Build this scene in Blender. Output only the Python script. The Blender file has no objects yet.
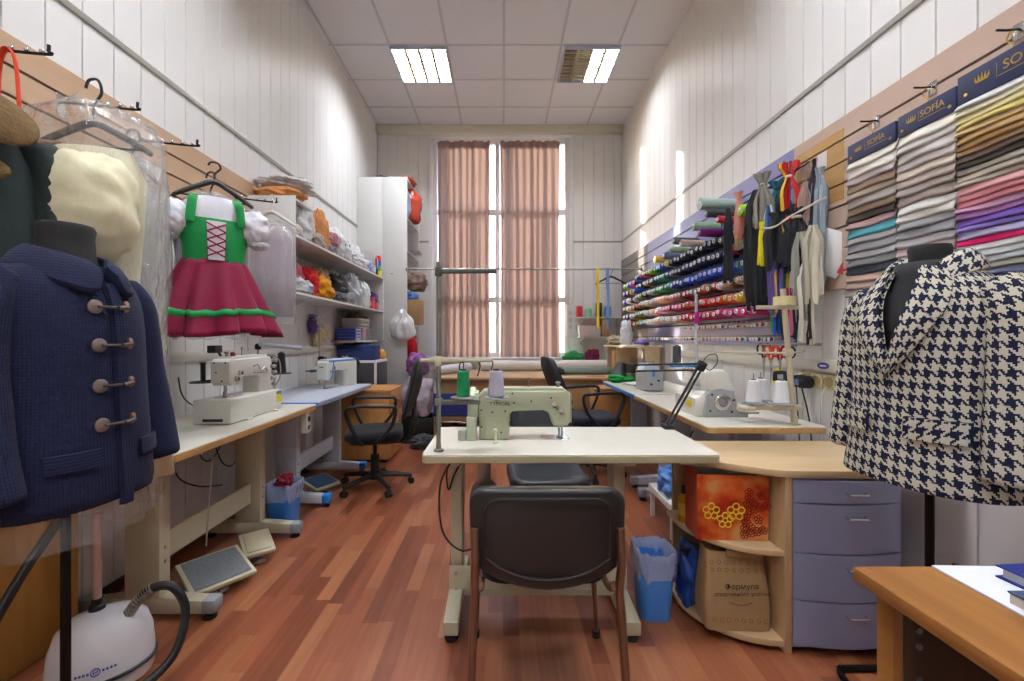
import bpy, bmesh, math, random
from mathutils import Vector, Matrix, noise
random.seed(7)
scene = bpy.context.scene
COL = scene.collection
PI = math.pi
F, CX, CY, CZ = 425.0, 503.0, 338.0, 1.2
def P(px, py, d):
    return Vector(((px-CX)*d/F, d, CZ-(py-CY)*d/F))
def lin(h):
    h = h.lstrip('#')
    c = [int(h[i:i+2], 16)/255 for i in (0, 2, 4)]
    return tuple((v/12.92 if v <= .04045 else ((v+.055)/1.055)**2.4) for v in c) + (1,)

# ---------------------------------------------------------------- materials
MATS = {}
class N:
    def __init__(s, m):
        s.t = m.node_tree; s.n = s.t.nodes; s.l = s.t.links
    def new(s, typ, **kw):
        n = s.n.new(typ)
        for k, v in kw.items():
            if k in n.inputs.keys() if isinstance(k, str) else False:
                n.inputs[k].default_value = v
            else:
                setattr(n, k, v)
        return n
    def link(s, a, b): s.l.new(a, b)
    def math(s, op, a, b=None):
        n = s.n.new('ShaderNodeMath'); n.operation = op
        for i, v in enumerate((a, b)):
            if v is None: continue
            if isinstance(v, (int, float)): n.inputs[i].default_value = v
            else: s.l.new(v, n.inputs[i])
        return n.outputs[0]
def mat(name, hexc, rough=.5, metal=0, bump=None, var=0, varscale=6, coat=0, emit=0, spec=.5, sheen=0, stretch=None):
    """Principled material; bump=(scale,strength); var = colour variation by noise"""
    key = name
    if key in MATS: return MATS[key]
    m = bpy.data.materials.new(name); m.use_nodes = True
    t = N(m); p = m.node_tree.nodes['Principled BSDF']
    c = lin(hexc)
    p.inputs['Base Color'].default_value = c
    p.inputs['Roughness'].default_value = rough
    p.inputs['Metallic'].default_value = metal
    p.inputs['Specular IOR Level'].default_value = spec
    if coat: p.inputs['Coat Weight'].default_value = coat; p.inputs['Coat Roughness'].default_value = .1
    if sheen: p.inputs['Sheen Weight'].default_value = sheen
    if emit:
        p.inputs['Emission Color'].default_value = c; p.inputs['Emission Strength'].default_value = emit
    if var or bump:
        tc = t.new('ShaderNodeTexCoord'); src = tc.outputs['Object']
        if stretch:
            mp = t.new('ShaderNodeMapping'); mp.inputs['Scale'].default_value = stretch
            t.link(src, mp.inputs[0]); src = mp.outputs[0]
    if var:
        nz = t.new('ShaderNodeTexNoise'); nz.inputs['Scale'].default_value = varscale; nz.inputs['Detail'].default_value = 5
        t.link(src, nz.inputs['Vector'])
        mx = t.new('ShaderNodeMix'); mx.data_type = 'RGBA'
        mx.inputs[6].default_value = tuple(v*(1-var) for v in c[:3])+(1,)
        mx.inputs[7].default_value = tuple(min(1, v*(1+var)) for v in c[:3])+(1,)
        t.link(nz.outputs['Fac'], mx.inputs[0]); t.link(mx.outputs[2], p.inputs['Base Color'])
    if bump:
        nb = t.new('ShaderNodeTexNoise'); nb.inputs['Scale'].default_value = bump[0]; nb.inputs['Detail'].default_value = 4
        t.link(src, nb.inputs['Vector'])
        bp = t.new('ShaderNodeBump'); bp.inputs['Strength'].default_value = bump[1]; bp.inputs['Distance'].default_value = .01
        t.link(nb.outputs['Fac'], bp.inputs['Height']); t.link(bp.outputs[0], p.inputs['Normal'])
    MATS[key] = m
    return m
def fabric(name, hexc, var=.12, rough=.9, bump=(60, .25)):
    return mat('fabric_'+name, hexc, rough, bump=bump, var=var, varscale=9, spec=.2, sheen=.1)
def wood(name, c1, c2, rough=.4, axis='Y', scale=1.0):
    key = 'wood_'+name
    if key in MATS: return MATS[key]
    m = bpy.data.materials.new(key); m.use_nodes = True
    t = N(m); p = m.node_tree.nodes['Principled BSDF']; p.inputs['Roughness'].default_value = rough
    tc = t.new('ShaderNodeTexCoord'); mp = t.new('ShaderNodeMapping')
    s = {'X': (.7, 9, 9), 'Y': (9, .7, 9), 'Z': (9, 9, .7)}[axis]
    mp.inputs['Scale'].default_value = tuple(v*scale for v in s)
    t.link(tc.outputs['Object'], mp.inputs[0])
    nz = t.new('ShaderNodeTexNoise'); nz.inputs['Scale'].default_value = 2.2; nz.inputs['Detail'].default_value = 6; nz.inputs['Distortion'].default_value = .8
    t.link(mp.outputs[0], nz.inputs['Vector'])
    cr = t.new('ShaderNodeValToRGB'); e = cr.color_ramp.elements
    e[0].position = .3; e[0].color = lin(c1); e[1].position = .7; e[1].color = lin(c2)
    t.link(nz.outputs['Fac'], cr.inputs[0]); t.link(cr.outputs[0], p.inputs['Base Color'])
    MATS[key] = m; return m
def film(name, hexc='ffffff', clear=.75, rough=.12, bump=(14, .9), refl=.045):
    """thin clear plastic film"""
    key = 'film_'+name
    if key in MATS: return MATS[key]
    m = bpy.data.materials.new(key); m.use_nodes = True
    t = N(m); p = m.node_tree.nodes['Principled BSDF']; out = m.node_tree.nodes['Material Output']
    p.inputs['Base Color'].default_value = lin(hexc); p.inputs['Roughness'].default_value = rough
    p.inputs['Specular IOR Level'].default_value = .8
    tc = t.new('ShaderNodeTexCoord'); nz = t.new('ShaderNodeTexNoise')
    mp = t.new('ShaderNodeMapping'); mp.inputs['Scale'].default_value = (1.6, 1.6, .5)
    t.link(tc.outputs['Object'], mp.inputs[0]); t.link(mp.outputs[0], nz.inputs['Vector'])
    nz.inputs['Scale'].default_value = bump[0]; nz.inputs['Detail'].default_value = 3; nz.inputs['Distortion'].default_value = 1.2
    bp = t.new('ShaderNodeBump'); bp.inputs['Strength'].default_value = bump[1]; bp.inputs['Distance'].default_value = .03
    t.link(nz.outputs['Fac'], bp.inputs['Height']); t.link(bp.outputs[0], p.inputs['Normal'])
    tr = t.new('ShaderNodeBsdfTransparent'); gl = t.new('ShaderNodeBsdfGlossy'); gl.inputs['Roughness'].default_value = .18
    t.link(bp.outputs[0], gl.inputs['Normal'])
    lw = t.new('ShaderNodeLayerWeight'); t.link(bp.outputs[0], lw.inputs['Normal'])
    frv = t.math('ADD', t.math('MULTIPLY', t.math('POWER', lw.outputs['Facing'], 4.0), .75), refl)
    m1 = t.new('ShaderNodeMixShader'); m1.inputs[0].default_value = clear
    t.link(p.outputs[0], m1.inputs[1]); t.link(tr.outputs[0], m1.inputs[2])
    m2 = t.new('ShaderNodeMixShader'); t.link(frv, m2.inputs[0])
    t.link(m1.outputs[0], m2.inputs[1]); t.link(gl.outputs[0], m2.inputs[2]); t.link(m2.outputs[0], out.inputs[0])
    MATS[key] = m; return m

# ---------------------------------------------------------------- mesh builder
class B:
    def __init__(s):
        s.bm = bmesh.new(); s.uv = s.bm.loops.layers.uv.new('UVMap'); s.mi = 0
    def face(s, vs):
        try:
            f = s.bm.faces.new(vs); f.material_index = s.mi; return f
        except ValueError: return None
    def b2(s, x0, x1, y0, y1, z0, z1, bev=0, seg=2, M=None):
        co = [(x0,y0,z0),(x1,y0,z0),(x1,y1,z0),(x0,y1,z0),(x0,y0,z1),(x1,y0,z1),(x1,y1,z1),(x0,y1,z1)]
        v = [s.bm.verts.new(M @ Vector(c) if M else c) for c in co]
        fs = [s.face([v[i] for i in q]) for q in ((0,3,2,1),(4,5,6,7),(0,1,5,4),(1,2,6,5),(2,3,7,6),(3,0,4,7))]
        if bev: s._bev(fs, bev, seg)
        return s
    def box(s, c, d, rot=None, bev=0, seg=2):
        M = Matrix.Translation(Vector(c))
        if rot: M = M @ Matrix.Rotation(rot[2],4,'Z') @ Matrix.Rotation(rot[1],4,'Y') @ Matrix.Rotation(rot[0],4,'X')
        x, y, z = [k/2 for k in d]
        return s.b2(-x,x,-y,y,-z,z,bev,seg,M)
    def _bev(s, fs, bev, seg):
        es = set()
        for f in fs:
            if f: es.update(f.edges)
        r = bmesh.ops.bevel(s.bm, geom=list(es), offset=bev, segments=seg, affect='EDGES', profile=.5, clamp_overlap=True)
        for f in r['faces']: f.material_index = s.mi
    def prism(s, pts, plane, d0, d1, bev=0, seg=2):
        def mk(p, d):
            a, b = p
            return {'XZ': (a, d, b), 'YZ': (d, a, b), 'XY': (a, b, d)}[plane]
        A = [s.bm.verts.new(mk(p, d0)) for p in pts]; Bv = [s.bm.verts.new(mk(p, d1)) for p in pts]
        n = len(pts); fs = [s.face(A[::-1]), s.face(Bv)]
        for i in range(n): fs.append(s.face([A[i], A[(i+1)%n], Bv[(i+1)%n], Bv[i]]))
        bmesh.ops.recalc_face_normals(s.bm, faces=[f for f in fs if f])
        if bev: s._bev(fs[:2], bev, seg)
        return s
    def ring(s, c, t, up, r, seg, ph=0, ry=None):
        t = t.normalized(); u = up - t*up.dot(t); u.normalize(); w = t.cross(u); ry = r if ry is None else ry
        return [s.bm.verts.new(c + u*(r*math.cos(2*PI*i/seg+ph)) + w*(ry*math.sin(2*PI*i/seg+ph))) for i in range(seg)]
    def tube(s, pts, r, seg=8, closed=False, smooth=0, caps=True, ry=None):
        pts = [Vector(p) for p in pts]
        if smooth:
            out = []
            n = len(pts)
            for i in range(n if closed else n-1):
                p0 = pts[(i-1) % n] if closed or i > 0 else pts[0]; p1 = pts[i]; p2 = pts[(i+1) % n]
                p3 = pts[(i+2) % n] if closed or i+2 < n else pts[-1]
                for k in range(smooth):
                    q = k/smooth; q2 = q*q; q3 = q2*q
                    out.append(.5*((2*p1)+(-p0+p2)*q+(2*p0-5*p1+4*p2-p3)*q2+(-p0+3*p1-3*p2+p3)*q3))
            if not closed: out.append(pts[-1])
            if isinstance(r, (list, tuple)):
                rr = []
                for i in range(len(out)):
                    f = i/(len(out)-1)*(len(r)-1); k = min(int(f), len(r)-2); rr.append(r[k]+(r[k+1]-r[k])*(f-k))
                r = rr
            pts = out
        n = len(pts); up = Vector((0,0,1)); rings = []
        t0 = (pts[1]-pts[0])
        if abs(t0.normalized().z) > .95: up = Vector((0,1,0))
        for i in range(n):
            a = pts[i-1] if (i > 0 or closed) else pts[i]; b = pts[(i+1) % n] if (i < n-1 or closed) else pts[i]
            t = b-a
            if t.length < 1e-9: t = t0
            u = up - t.normalized()*up.dot(t.normalized())
            if u.length < 1e-4: u = Vector((1,0,0))
            up = u.normalized()
            rad = r[i] if isinstance(r, (list, tuple)) else r
            rings.append(s.ring(pts[i], t, up, rad, seg, 0, ry))
        m = n if closed else n-1
        for i in range(m):
            A, C = rings[i], rings[(i+1) % n]
            for j in range(seg): s.face([A[j], A[(j+1)%seg], C[(j+1)%seg], C[j]])
        if caps and not closed:
            s.face(rings[0][::-1]); s.face(rings[-1])
        return s
    def cyl(s, p0, p1, r0, r1=None, seg=16):
        r1 = r0 if r1 is None else r1
        return s.tube([p0, p1], [r0, r1], seg)
    def lathe(s, prof, loc=(0,0,0), seg=24, axis=None):
        """prof: (r,z) list along axis (default +Z)"""
        a = Vector(axis or (0,0,1)).normalized()
        q = Vector((0,0,1)).rotation_difference(a); loc = Vector(loc); rings = []
        for r, z in prof:
            if r < 1e-6: rings.append([s.bm.verts.new(loc + q @ Vector((0,0,z)))])
            else: rings.append([s.bm.verts.new(loc + q @ Vector((r*math.cos(2*PI*i/seg), r*math.sin(2*PI*i/seg), z))) for i in range(seg)])
        for A, C in zip(rings, rings[1:]):
            for j in range(seg):
                k = (j+1) % seg
                if len(A) == 1 and len(C) == 1: continue
                if len(A) == 1: s.face([A[0], C[k], C[j]])
                elif len(C) == 1: s.face([A[j], A[k], C[0]])
                else: s.face([A[j], A[k], C[k], C[j]])
        return s
    def loft(s, rings, caps=True, closed=True, us=1.0, vs=1.0):
        """rings: lists of equal-length points; uv in metres"""
        R = [[s.bm.verts.new(p) for p in r] for r in rings]
        n = len(R[0]); v = 0; m = n if closed else n-1
        # arc-length u from the widest ring
        wid = max(rings, key=lambda r: sum((Vector(r[i])-Vector(r[(i+1)%n])).length for i in range(n)))
        U = [0]
        for i in range(n): U.append(U[-1]+(Vector(wid[i])-Vector(wid[(i+1)%n])).length)
        V = [0]
        for a, b in zip(rings, rings[1:]): V.append(V[-1]+(sum((Vector(p)-Vector(q)).length for p, q in zip(a, b))/n))
        for i in range(len(R)-1):
            for j in range(m):
                k = (j+1) % n
                f = s.face([R[i][j], R[i][k], R[i+1][k], R[i+1][j]])
                if f:
                    for l, (uu, vv) in zip(f.loops, ((U[j],V[i]),(U[j+1],V[i]),(U[j+1],V[i+1]),(U[j],V[i+1]))):
                        l[s.uv].uv = (uu*us, vv*vs)
        if caps and closed:
            s.face(R[0][::-1]); s.face(R[-1])
        return s
    def grid(s, fn, nu, nv, w=1, h=1):
        V = [[s.bm.verts.new(fn(i/nu, j/nv)) for i in range(nu+1)] for j in range(nv+1)]
        for j in range(nv):
            for i in range(nu):
                f = s.face([V[j][i], V[j][i+1], V[j+1][i+1], V[j+1][i]])
                if f:
                    for l, (a, b) in zip(f.loops, ((i,j),(i+1,j),(i+1,j+1),(i,j+1))): l[s.uv].uv = (a/nu*w, b/nv*h)
        return s
    def blob(s, c, r, seed=0, amp=.25, freq=1.8, flat=True, seg=44, ring=30, ridge=.6, p=2.4):
        """lumpy cushion of cloth or film: superellipsoid with creases; c = centre of its base when flat"""
        c = Vector(c); off = Vector((seed*3.7, seed*1.3, seed*2.1)); rows = []
        for j in range(ring+1):
            th = PI*j/ring; row = []
            for i in range(seg):
                ph = 2*PI*i/seg
                d = Vector((math.sin(th)*math.cos(ph), math.sin(th)*math.sin(ph), math.cos(th)))
                k = (abs(d.x)**p+abs(d.y)**p+abs(d.z)**p)**(-1/p)
                q = d*freq+off
                wv = Vector((noise.noise(q*1.3+Vector((3,1,4))), noise.noise(q*1.3+Vector((7,2,9))), noise.noise(q*1.3+Vector((1,8,2)))))
                nz = noise.fractal(q, 1.0, 2.0, 3)
                q2 = q*1.9+wv*1.1
                c1 = 1-min(1, abs(noise.noise(q2))*2.6); c2 = 1-min(1, abs(noise.noise(q2*2.3+Vector((5,5,1))))*2.6)
                f = k*(1+amp*nz+ridge*amp*(.7*(c1-.35)+.2*(c2-.35)))
                v = Vector((d.x*r[0]*f, d.y*r[1]*f, d.z*r[2]*f))
                if flat: v.z = max(v.z, -r[2]*.8)+r[2]*.8
                row.append(c+v)
            if j in (0, ring): row = [sum(row, Vector())/seg]
            rows.append([s.bm.verts.new(v) for v in row])
        for A, C in zip(rows, rows[1:]):
            for i in range(seg):
                k = (i+1) % seg
                if len(A) == 1: s.face([A[0], C[i], C[k]])
                elif len(C) == 1: s.face([A[i], C[0], A[k]])
                else: s.face([A[i], C[i], C[k], A[k]])
        return s
    def build(s, name, m, parent=None, smooth=35, sub=0, solid=0, loc=None, rz=0, flip=True, crease=False):
        me = bpy.data.meshes.new(name)
        if flip: bmesh.ops.recalc_face_normals(s.bm, faces=s.bm.faces[:])
        s.bm.to_mesh(me); s.bm.free()
        for x in (m if isinstance(m, (list, tuple)) else [m]): me.materials.append(x)
        if smooth:
            me.shade_smooth()
            if smooth < 180: me.set_sharp_from_angle(angle=math.radians(smooth))
        o = bpy.data.objects.new(name, me); COL.objects.link(o)
        if parent: o.parent = parent
        if loc is not None: o.location = loc
        if rz: o.rotation_euler[2] = rz
        if solid:
            md = o.modifiers.new('Solidify', 'SOLIDIFY'); md.thickness = solid; md.offset = 0
        if sub:
            md = o.modifiers.new('Subsurf', 'SUBSURF'); md.levels = sub; md.render_levels = sub
        return o
def thing(name, label, cat, loc=(0,0,0), rz=0, group=None):
    o = bpy.data.objects.new(name, None); COL.objects.link(o); o.empty_display_size = .05
    o.location = loc; o.rotation_euler = (0,0,rz); o['label'] = label; o['category'] = cat
    if group: o['group'] = group
    return o
def tag(o, label, cat, group=None):
    o['label'] = label; o['category'] = cat
    if group: o['group'] = group
    return o
def struct(o, label=None):
    o['kind'] = 'structure'
    if label: o['label'] = label
    return o
def part_label(o, l): o['label'] = l; return o
def dup(root, loc=None, rz=None, label=None, group=None):
    def rec(o, par):
        c = o.copy(); COL.objects.link(c)
        if par: c.parent = par
        for ch in list(o.children): rec(ch, c)
        return c
    r = rec(root, None)
    if loc is not None: r.location = loc
    if rz is not None: r.rotation_euler = (0,0,rz)
    if label: r['label'] = label
    if group: r['group'] = group
    return r
def text(s, size, m, parent, loc, rot=(PI/2,0,0), name='lettering', ext=.0004, align='CENTER', sx=1.0):
    cu = bpy.data.curves.new('txt', 'FONT'); cu.body = s; cu.size = size; cu.extrude = ext; cu.align_x = align; cu.align_y = 'CENTER'
    to = bpy.data.objects.new('txt', cu); COL.objects.link(to)
    dg = bpy.context.evaluated_depsgraph_get(); dg.update()
    me = bpy.data.meshes.new_from_object(to.evaluated_get(dg))
    COL.objects.unlink(to); bpy.data.objects.remove(to)
    me.materials.clear(); me.materials.append(m)
    o = bpy.data.objects.new(name, me); COL.objects.link(o)
    if parent: o.parent = parent
    o.location = loc; o.rotation_euler = rot; o.scale = (sx,1,1)
    return o
ORD = 'zeroth first second third fourth fifth sixth seventh eighth ninth tenth eleventh twelfth thirteenth fourteenth fifteenth sixteenth seventeenth eighteenth nineteenth'.split()
def ordinal(n):
    if n < 20: return ORD[n]
    T = {2:'twent',3:'thirt',4:'fort',5:'fift',6:'sixt',7:'sevent'}
    return T[n//10]+'ieth' if n % 10 == 0 else T[n//10]+'y-'+ORD[n % 10]

# common materials
WHITE_PVC = mat('white_pvc_plank', 'e6e5e2', .38, var=.03, varscale=2)
BLACK_PL = mat('black_plastic', '17181a', .45)
BLACK_MT = mat('black_metal', '141414', .4, .6)
CHROME = mat('chrome', 'd8d8d8', .18, 1)
STEEL = mat('steel', 'a8a8a4', .35, .9)
CREAM_MT = mat('cream_paint_metal', 'b9b49a', .45)
GREYWHITE_MT = mat('grey_white_painted_metal', 'c3c8d2', .4)
WHITE_LAM = mat('white_laminate', 'dedfdc', .35)
RUBBER = mat('rubber', '1b1c1e', .8)
GREY_PL = mat('grey_plastic', '8c9296', .5)
CABLE = mat('cable_black', '202022', .6)
LAMP, SKY, SUN, EXPO = 52.0, .55, 5.5, 0.92
# ---------------------------------------------------------------- room shell
XL, XR, YB, YF, ZC = -1.83, 1.73, 6.18, -1.6, 4.27
# floor
fm = bpy.data.materials.new('laminate_floor'); fm.use_nodes = True
t = N(fm); p = fm.node_tree.nodes['Principled BSDF']
tc = t.new('ShaderNodeTexCoord'); mp = t.new('ShaderNodeMapping'); mp.inputs['Rotation'].default_value = (0,0,PI/2)
t.link(tc.outputs['Object'], mp.inputs[0])
sep = t.new('ShaderNodeSeparateXYZ'); t.link(tc.outputs['Object'], sep.inputs[0])
def wn(*ins):
    cb = t.new('ShaderNodeCombineXYZ')
    for i, v in enumerate(ins): t.link(v, cb.inputs[i])
    n = t.new('ShaderNodeTexWhiteNoise'); n.noise_dimensions = '3D'; t.link(cb.outputs[0], n.inputs['Vector']); return n.outputs['Value']
rx = t.math('DIVIDE', sep.outputs['X'], .066); row = t.math('FLOOR', rx)
cyy = t.math('ADD', t.math('DIVIDE', sep.outputs['Y'], .46), t.math('MULTIPLY', wn(row), 7.0)); colm = t.math('FLOOR', cyy)
tint = wn(row, colm)
cr = t.new('ShaderNodeValToRGB'); e_ = cr.color_ramp.elements
e_[0].position = 0; e_[0].color = lin('703d29'); e_[1].position = 1; e_[1].color = lin('9e6746')
x_ = cr.color_ramp.elements.new(.5); x_.color = lin('8a4e35')
t.link(tint, cr.inputs[0])
mg = t.new('ShaderNodeMapping'); mg.inputs['Scale'].default_value = (16, .9, 1); t.link(tc.outputs['Object'], mg.inputs[0])
nz = t.new('ShaderNodeTexNoise'); nz.inputs['Scale'].default_value = 3; nz.inputs['Detail'].default_value = 4; t.link(mg.outputs[0], nz.inputs['Vector'])
gr = t.new('ShaderNodeMapRange'); gr.inputs[1].default_value = .3; gr.inputs[2].default_value = .7; gr.inputs[3].default_value = .82; gr.inputs[4].default_value = 1.12
t.link(nz.outputs['Fac'], gr.inputs[0])
fx = t.math('FRACT', rx); jx = t.math('GREATER_THAN', fx, .02); fy = t.math('FRACT', cyy); jy = t.math('GREATER_THAN', fy, .004)
jj = t.math('ADD', t.math('MULTIPLY', t.math('MULTIPLY', jx, jy), .25), .75)
gg = t.math('MULTIPLY', gr.outputs[0], jj)
vm = t.new('ShaderNodeVectorMath'); vm.operation = 'SCALE'; t.link(cr.outputs[0], vm.inputs[0]); t.link(gg, vm.inputs['Scale'])
class _O: pass
mx = _O(); mx.outputs = {2: vm.outputs[0]}
nd = t.new('ShaderNodeTexNoise'); nd.inputs['Scale'].default_value = 1.6; nd.inputs['Detail'].default_value = 6; t.link(tc.outputs['Object'], nd.inputs['Vector'])
rr = t.new('ShaderNodeMapRange'); rr.inputs[1].default_value = .35; rr.inputs[2].default_value = .7; rr.inputs[3].default_value = .30; rr.inputs[4].default_value = .36
t.link(nd.outputs['Fac'], rr.inputs[0]); t.link(rr.outputs[0], p.inputs['Roughness'])
t.link(mx.outputs[2], p.inputs['Base Color'])
struct(B().b2(XL-.1, XR+.1, YF-.1, YB+.1, -.1, 0).build('floor', fm))
# walls: slab + planks with real grooves
slabm = mat('groove_shadow_gap', 'd0ccc2', .7)
def plank_wall(name, fixed, a0, a1, sign, axis, z0=0, z1=ZC, hole=None):
    """sign: direction into the room"""
    b = B()
    th = .012
    pitch = .15; n = int(math.ceil((a1-a0)/pitch)); tiers = ((z0, 2.595), (2.605, z1))
    def put(u0, u1, za, zb, d0, d1, bev=0):
        if zb-za < .004 or u1-u0 < .004: return
        if axis == 'Y': b.b2(min(d0,d1), max(d0,d1), u0, u1, za, zb, bev, 1)
        else: b.b2(u0, u1, min(d0,d1), max(d0,d1), za, zb, bev, 1)
    def cells(u0, u1, za, zb):
        if not hole: return [(u0,u1,za,zb)]
        h0,h1,g0,g1 = hole; out = []
        if u0 < h0: out.append((u0, min(u1,h0), za, zb))
        if u1 > h1: out.append((max(u0,h1), u1, za, zb))
        c0, c1 = max(u0,h0), min(u1,h1)
        if c1 > c0:
            if za < g0: out.append((c0,c1,za,min(zb,g0)))
            if zb > g1: out.append((c0,c1,max(za,g1),zb))
        return out
    b.mi = 1
    for c in (cells(a0-.1, a1+.1, z0-.1, z1+.1)): put(*c, fixed-sign*.1, fixed-sign*th)
    b.mi = 0
    for i in range(n):
        u0 = a0+i*pitch+.0022; u1 = min(a0+(i+1)*pitch, a1)-.0022
        for za, zb in tiers:
            for c in cells(u0, u1, za, zb): put(*c, fixed-sign*(th+.001), fixed, .002)
    return struct(b.build(name, [WHITE_PVC, slabm], smooth=0))
WX0, WX1, WZ0, WZ1 = -1.02, .96, .93, 4.10
plank_wall('wall_left', XL, YF, YB, 1, 'Y')
plank_wall('wall_right', XR, YF, YB, -1, 'Y')
plank_wall('wall_back', YB, XL, XR, -1, 'X', hole=(WX0, WX1, WZ0, WZ1))
struct(B().b2(XL-.1, XR+.1, YF-.1, YF, 0, ZC).build('wall_front', WHITE_PVC))
# seam trims at 2.6 m
tm = mat('trim_grey', '9c9a94', .4, .3)
struct(B().b2(XL, XL+.008, YF, YB, 2.585, 2.615, .002).build('trim_1', tm))
struct(B().b2(XR-.008, XR, YF, YB, 2.585, 2.615, .002).build('trim_2', tm))
b = B(); b.b2(XL, WX0-.06, YB-.008, YB, 2.588, 2.612); b.b2(WX1+.06, XR, YB-.008, YB, 2.588, 2.612)
struct(b.build('trim_3', tm))
crm = mat('cornice_cream', 'd3cdb9', .5)
struct(B().b2(XL+.001, XR-.001, YB-.09, YB, ZC-.12, ZC-.005, .012).build('trim_4', crm))
bbm = mat('baseboard_brown', '4a2a1c', .45)
struct(B().b2(XL, XL+.016, YF, YB, 0, .06, .004).build('baseboard_left', bbm))
struct(B().b2(XR-.016, XR, YF, YB, 0, .06, .004).build('baseboard_right', bbm))
# ceiling tiles and T-bars
ctm = mat('ceiling_tile', 'f3f4f6', .9, bump=(220, .35), var=.04, varscale=60)
struct(B().b2(XL-.1, XR+.1, YF-.1, YB+.1, ZC, ZC+.1).build('ceiling', ctm))
b = B(); k = -3
for k in range(-3, 3):
    b.b2(.01+.6*k-.012, .01+.6*k+.012, YF, YB-.09, ZC-.006, ZC+.001, .002, 1)
y = 4.447-.6*10
while y < YB:
    b.b2(XL, XR, y-.012, y+.012, ZC-.0055, ZC+.001, .002, 1); y += .6
struct(b.build('trim_5', mat('ceiling_tbar', 'd6d6d8', .5)))
# ceiling lights
lou = mat('louvre_aluminium', 'b5aa8c', .5)
def emi(name, hexc, s):
    m = bpy.data.materials.new(name); m.use_nodes = True; nt = m.node_tree; nt.nodes.clear()
    e = nt.nodes.new('ShaderNodeEmission'); o = nt.nodes.new('ShaderNodeOutputMaterial')
    e.inputs[0].default_value = lin(hexc); e.inputs[1].default_value = s; nt.links.new(e.outputs[0], o.inputs[0]); return m
LITM = emi('lamp_diffuser_lit', 'f1f4fc', LAMP)
DARKM = mat('lamp_tray_unlit', '9a8b80', .25, .7)
def ceiling_light(x, y, label, lit=(1,1)):
    r = thing('ceiling_light', label, 'ceiling light', (x, y, ZC-.045), 0, 'square louvred ceiling lights')
    f = B()
    for a in (-1, 1):
        f.b2(a*.297-.014 if a > 0 else -.297, a*.297 if a > 0 else -.297+.014, -.297, .297, 0, .04, .002)
        f.b2(-.283, .283, a*.297-.014 if a > 0 else -.297, a*.297 if a > 0 else -.297+.014, 0, .04, .002)
    f.build('frame', GREYWHITE_MT, r)
    for k in (0, 1):
        d = B().b2(-.282+.283*k, -.001+.283*k, -.282, .282, .034, .039)
        o = d.build('diffuser', LITM if lit[k] else DARKM, r)
        part_label(o, 'glowing half of the lamp' if lit[k] else 'unlit dark half of the lamp')
    l = B()
    for k in range(1, 4): l.b2(-.282+.141*k-.014, -.282+.141*k+.014, -.282, .282, .004, .03)
    for k in range(1, 9): l.b2(-.282, .282, -.282+.0627*k-.008, -.282+.0627*k+.008, .004, .03)
    l.build('louvre', lou, r, smooth=0)
    return r
ceiling_light(-.89, 4.747, 'square louvred ceiling light on the left, fully lit')
ceiling_light(.94, 4.747, 'square louvred ceiling light on the right, half of it dark', (0,1))
for (x, y) in ((-.89, 1.747), (.94, 1.747), (-.89, -.653), (.94, -.653)):
    ceiling_light(x, y, 'square louvred ceiling light above and behind the camera')
# window
fr = mat('window_frame_white', 'e9ebee', .35)
w = thing('window_1', 'tall white window behind the brown curtains', 'window', (0, YB, 0)); del w['label'], w['category']; w['kind'] = 'structure'
b = B(); t_ = .06
b.b2(WX0, WX0+t_, .02, .09, WZ0, WZ1, .005); b.b2(WX1-t_, WX1, .02, .09, WZ0, WZ1, .005)
b.b2(WX0+t_, WX1-t_, .02, .09, WZ0, WZ0+t_, .005); b.b2(WX0+t_, WX1-t_, .02, .09, WZ1-t_, WZ1, .005)
b.b2(-.115, -.05, .02, .09, WZ0+t_, WZ1-t_, .005)
b.b2(WX0+t_, WX1-t_, .03, .08, 3.0, 3.08, .005); b.b2(WX0+t_, WX1-t_, .03, .08, 1.72, 1.80, .005)
b.b2(.42, .48, .03, .08, 1.8, 3.0, .004); b.b2(-.6, -.54, .03, .08, 1.8, 3.0, .004)
b.build('window_frame', fr, w)
B().b2(WX0+.03, WX1-.03, .05, .056, WZ0+.03, WZ1-.03).build('glass', film('pane', 'ffffff', .97, .02, (1, 0)), w)
b = B(); b.b2(WX0-.06, WX0, -.012, .0, WZ0-.03, WZ1+.06, .004); b.b2(WX1, WX1+.06, -.012, .0, WZ0-.03, WZ1+.06, .004); b.b2(WX0, WX1, -.012, .0, WZ1, WZ1+.06, .004)
b.build('casing', fr, w)
struct(B().b2(WX0-.1, WX1+.1, YB-.1, YB+.03, WZ0-.04, WZ0-.005, .008).build('sill_1', fr))
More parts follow.
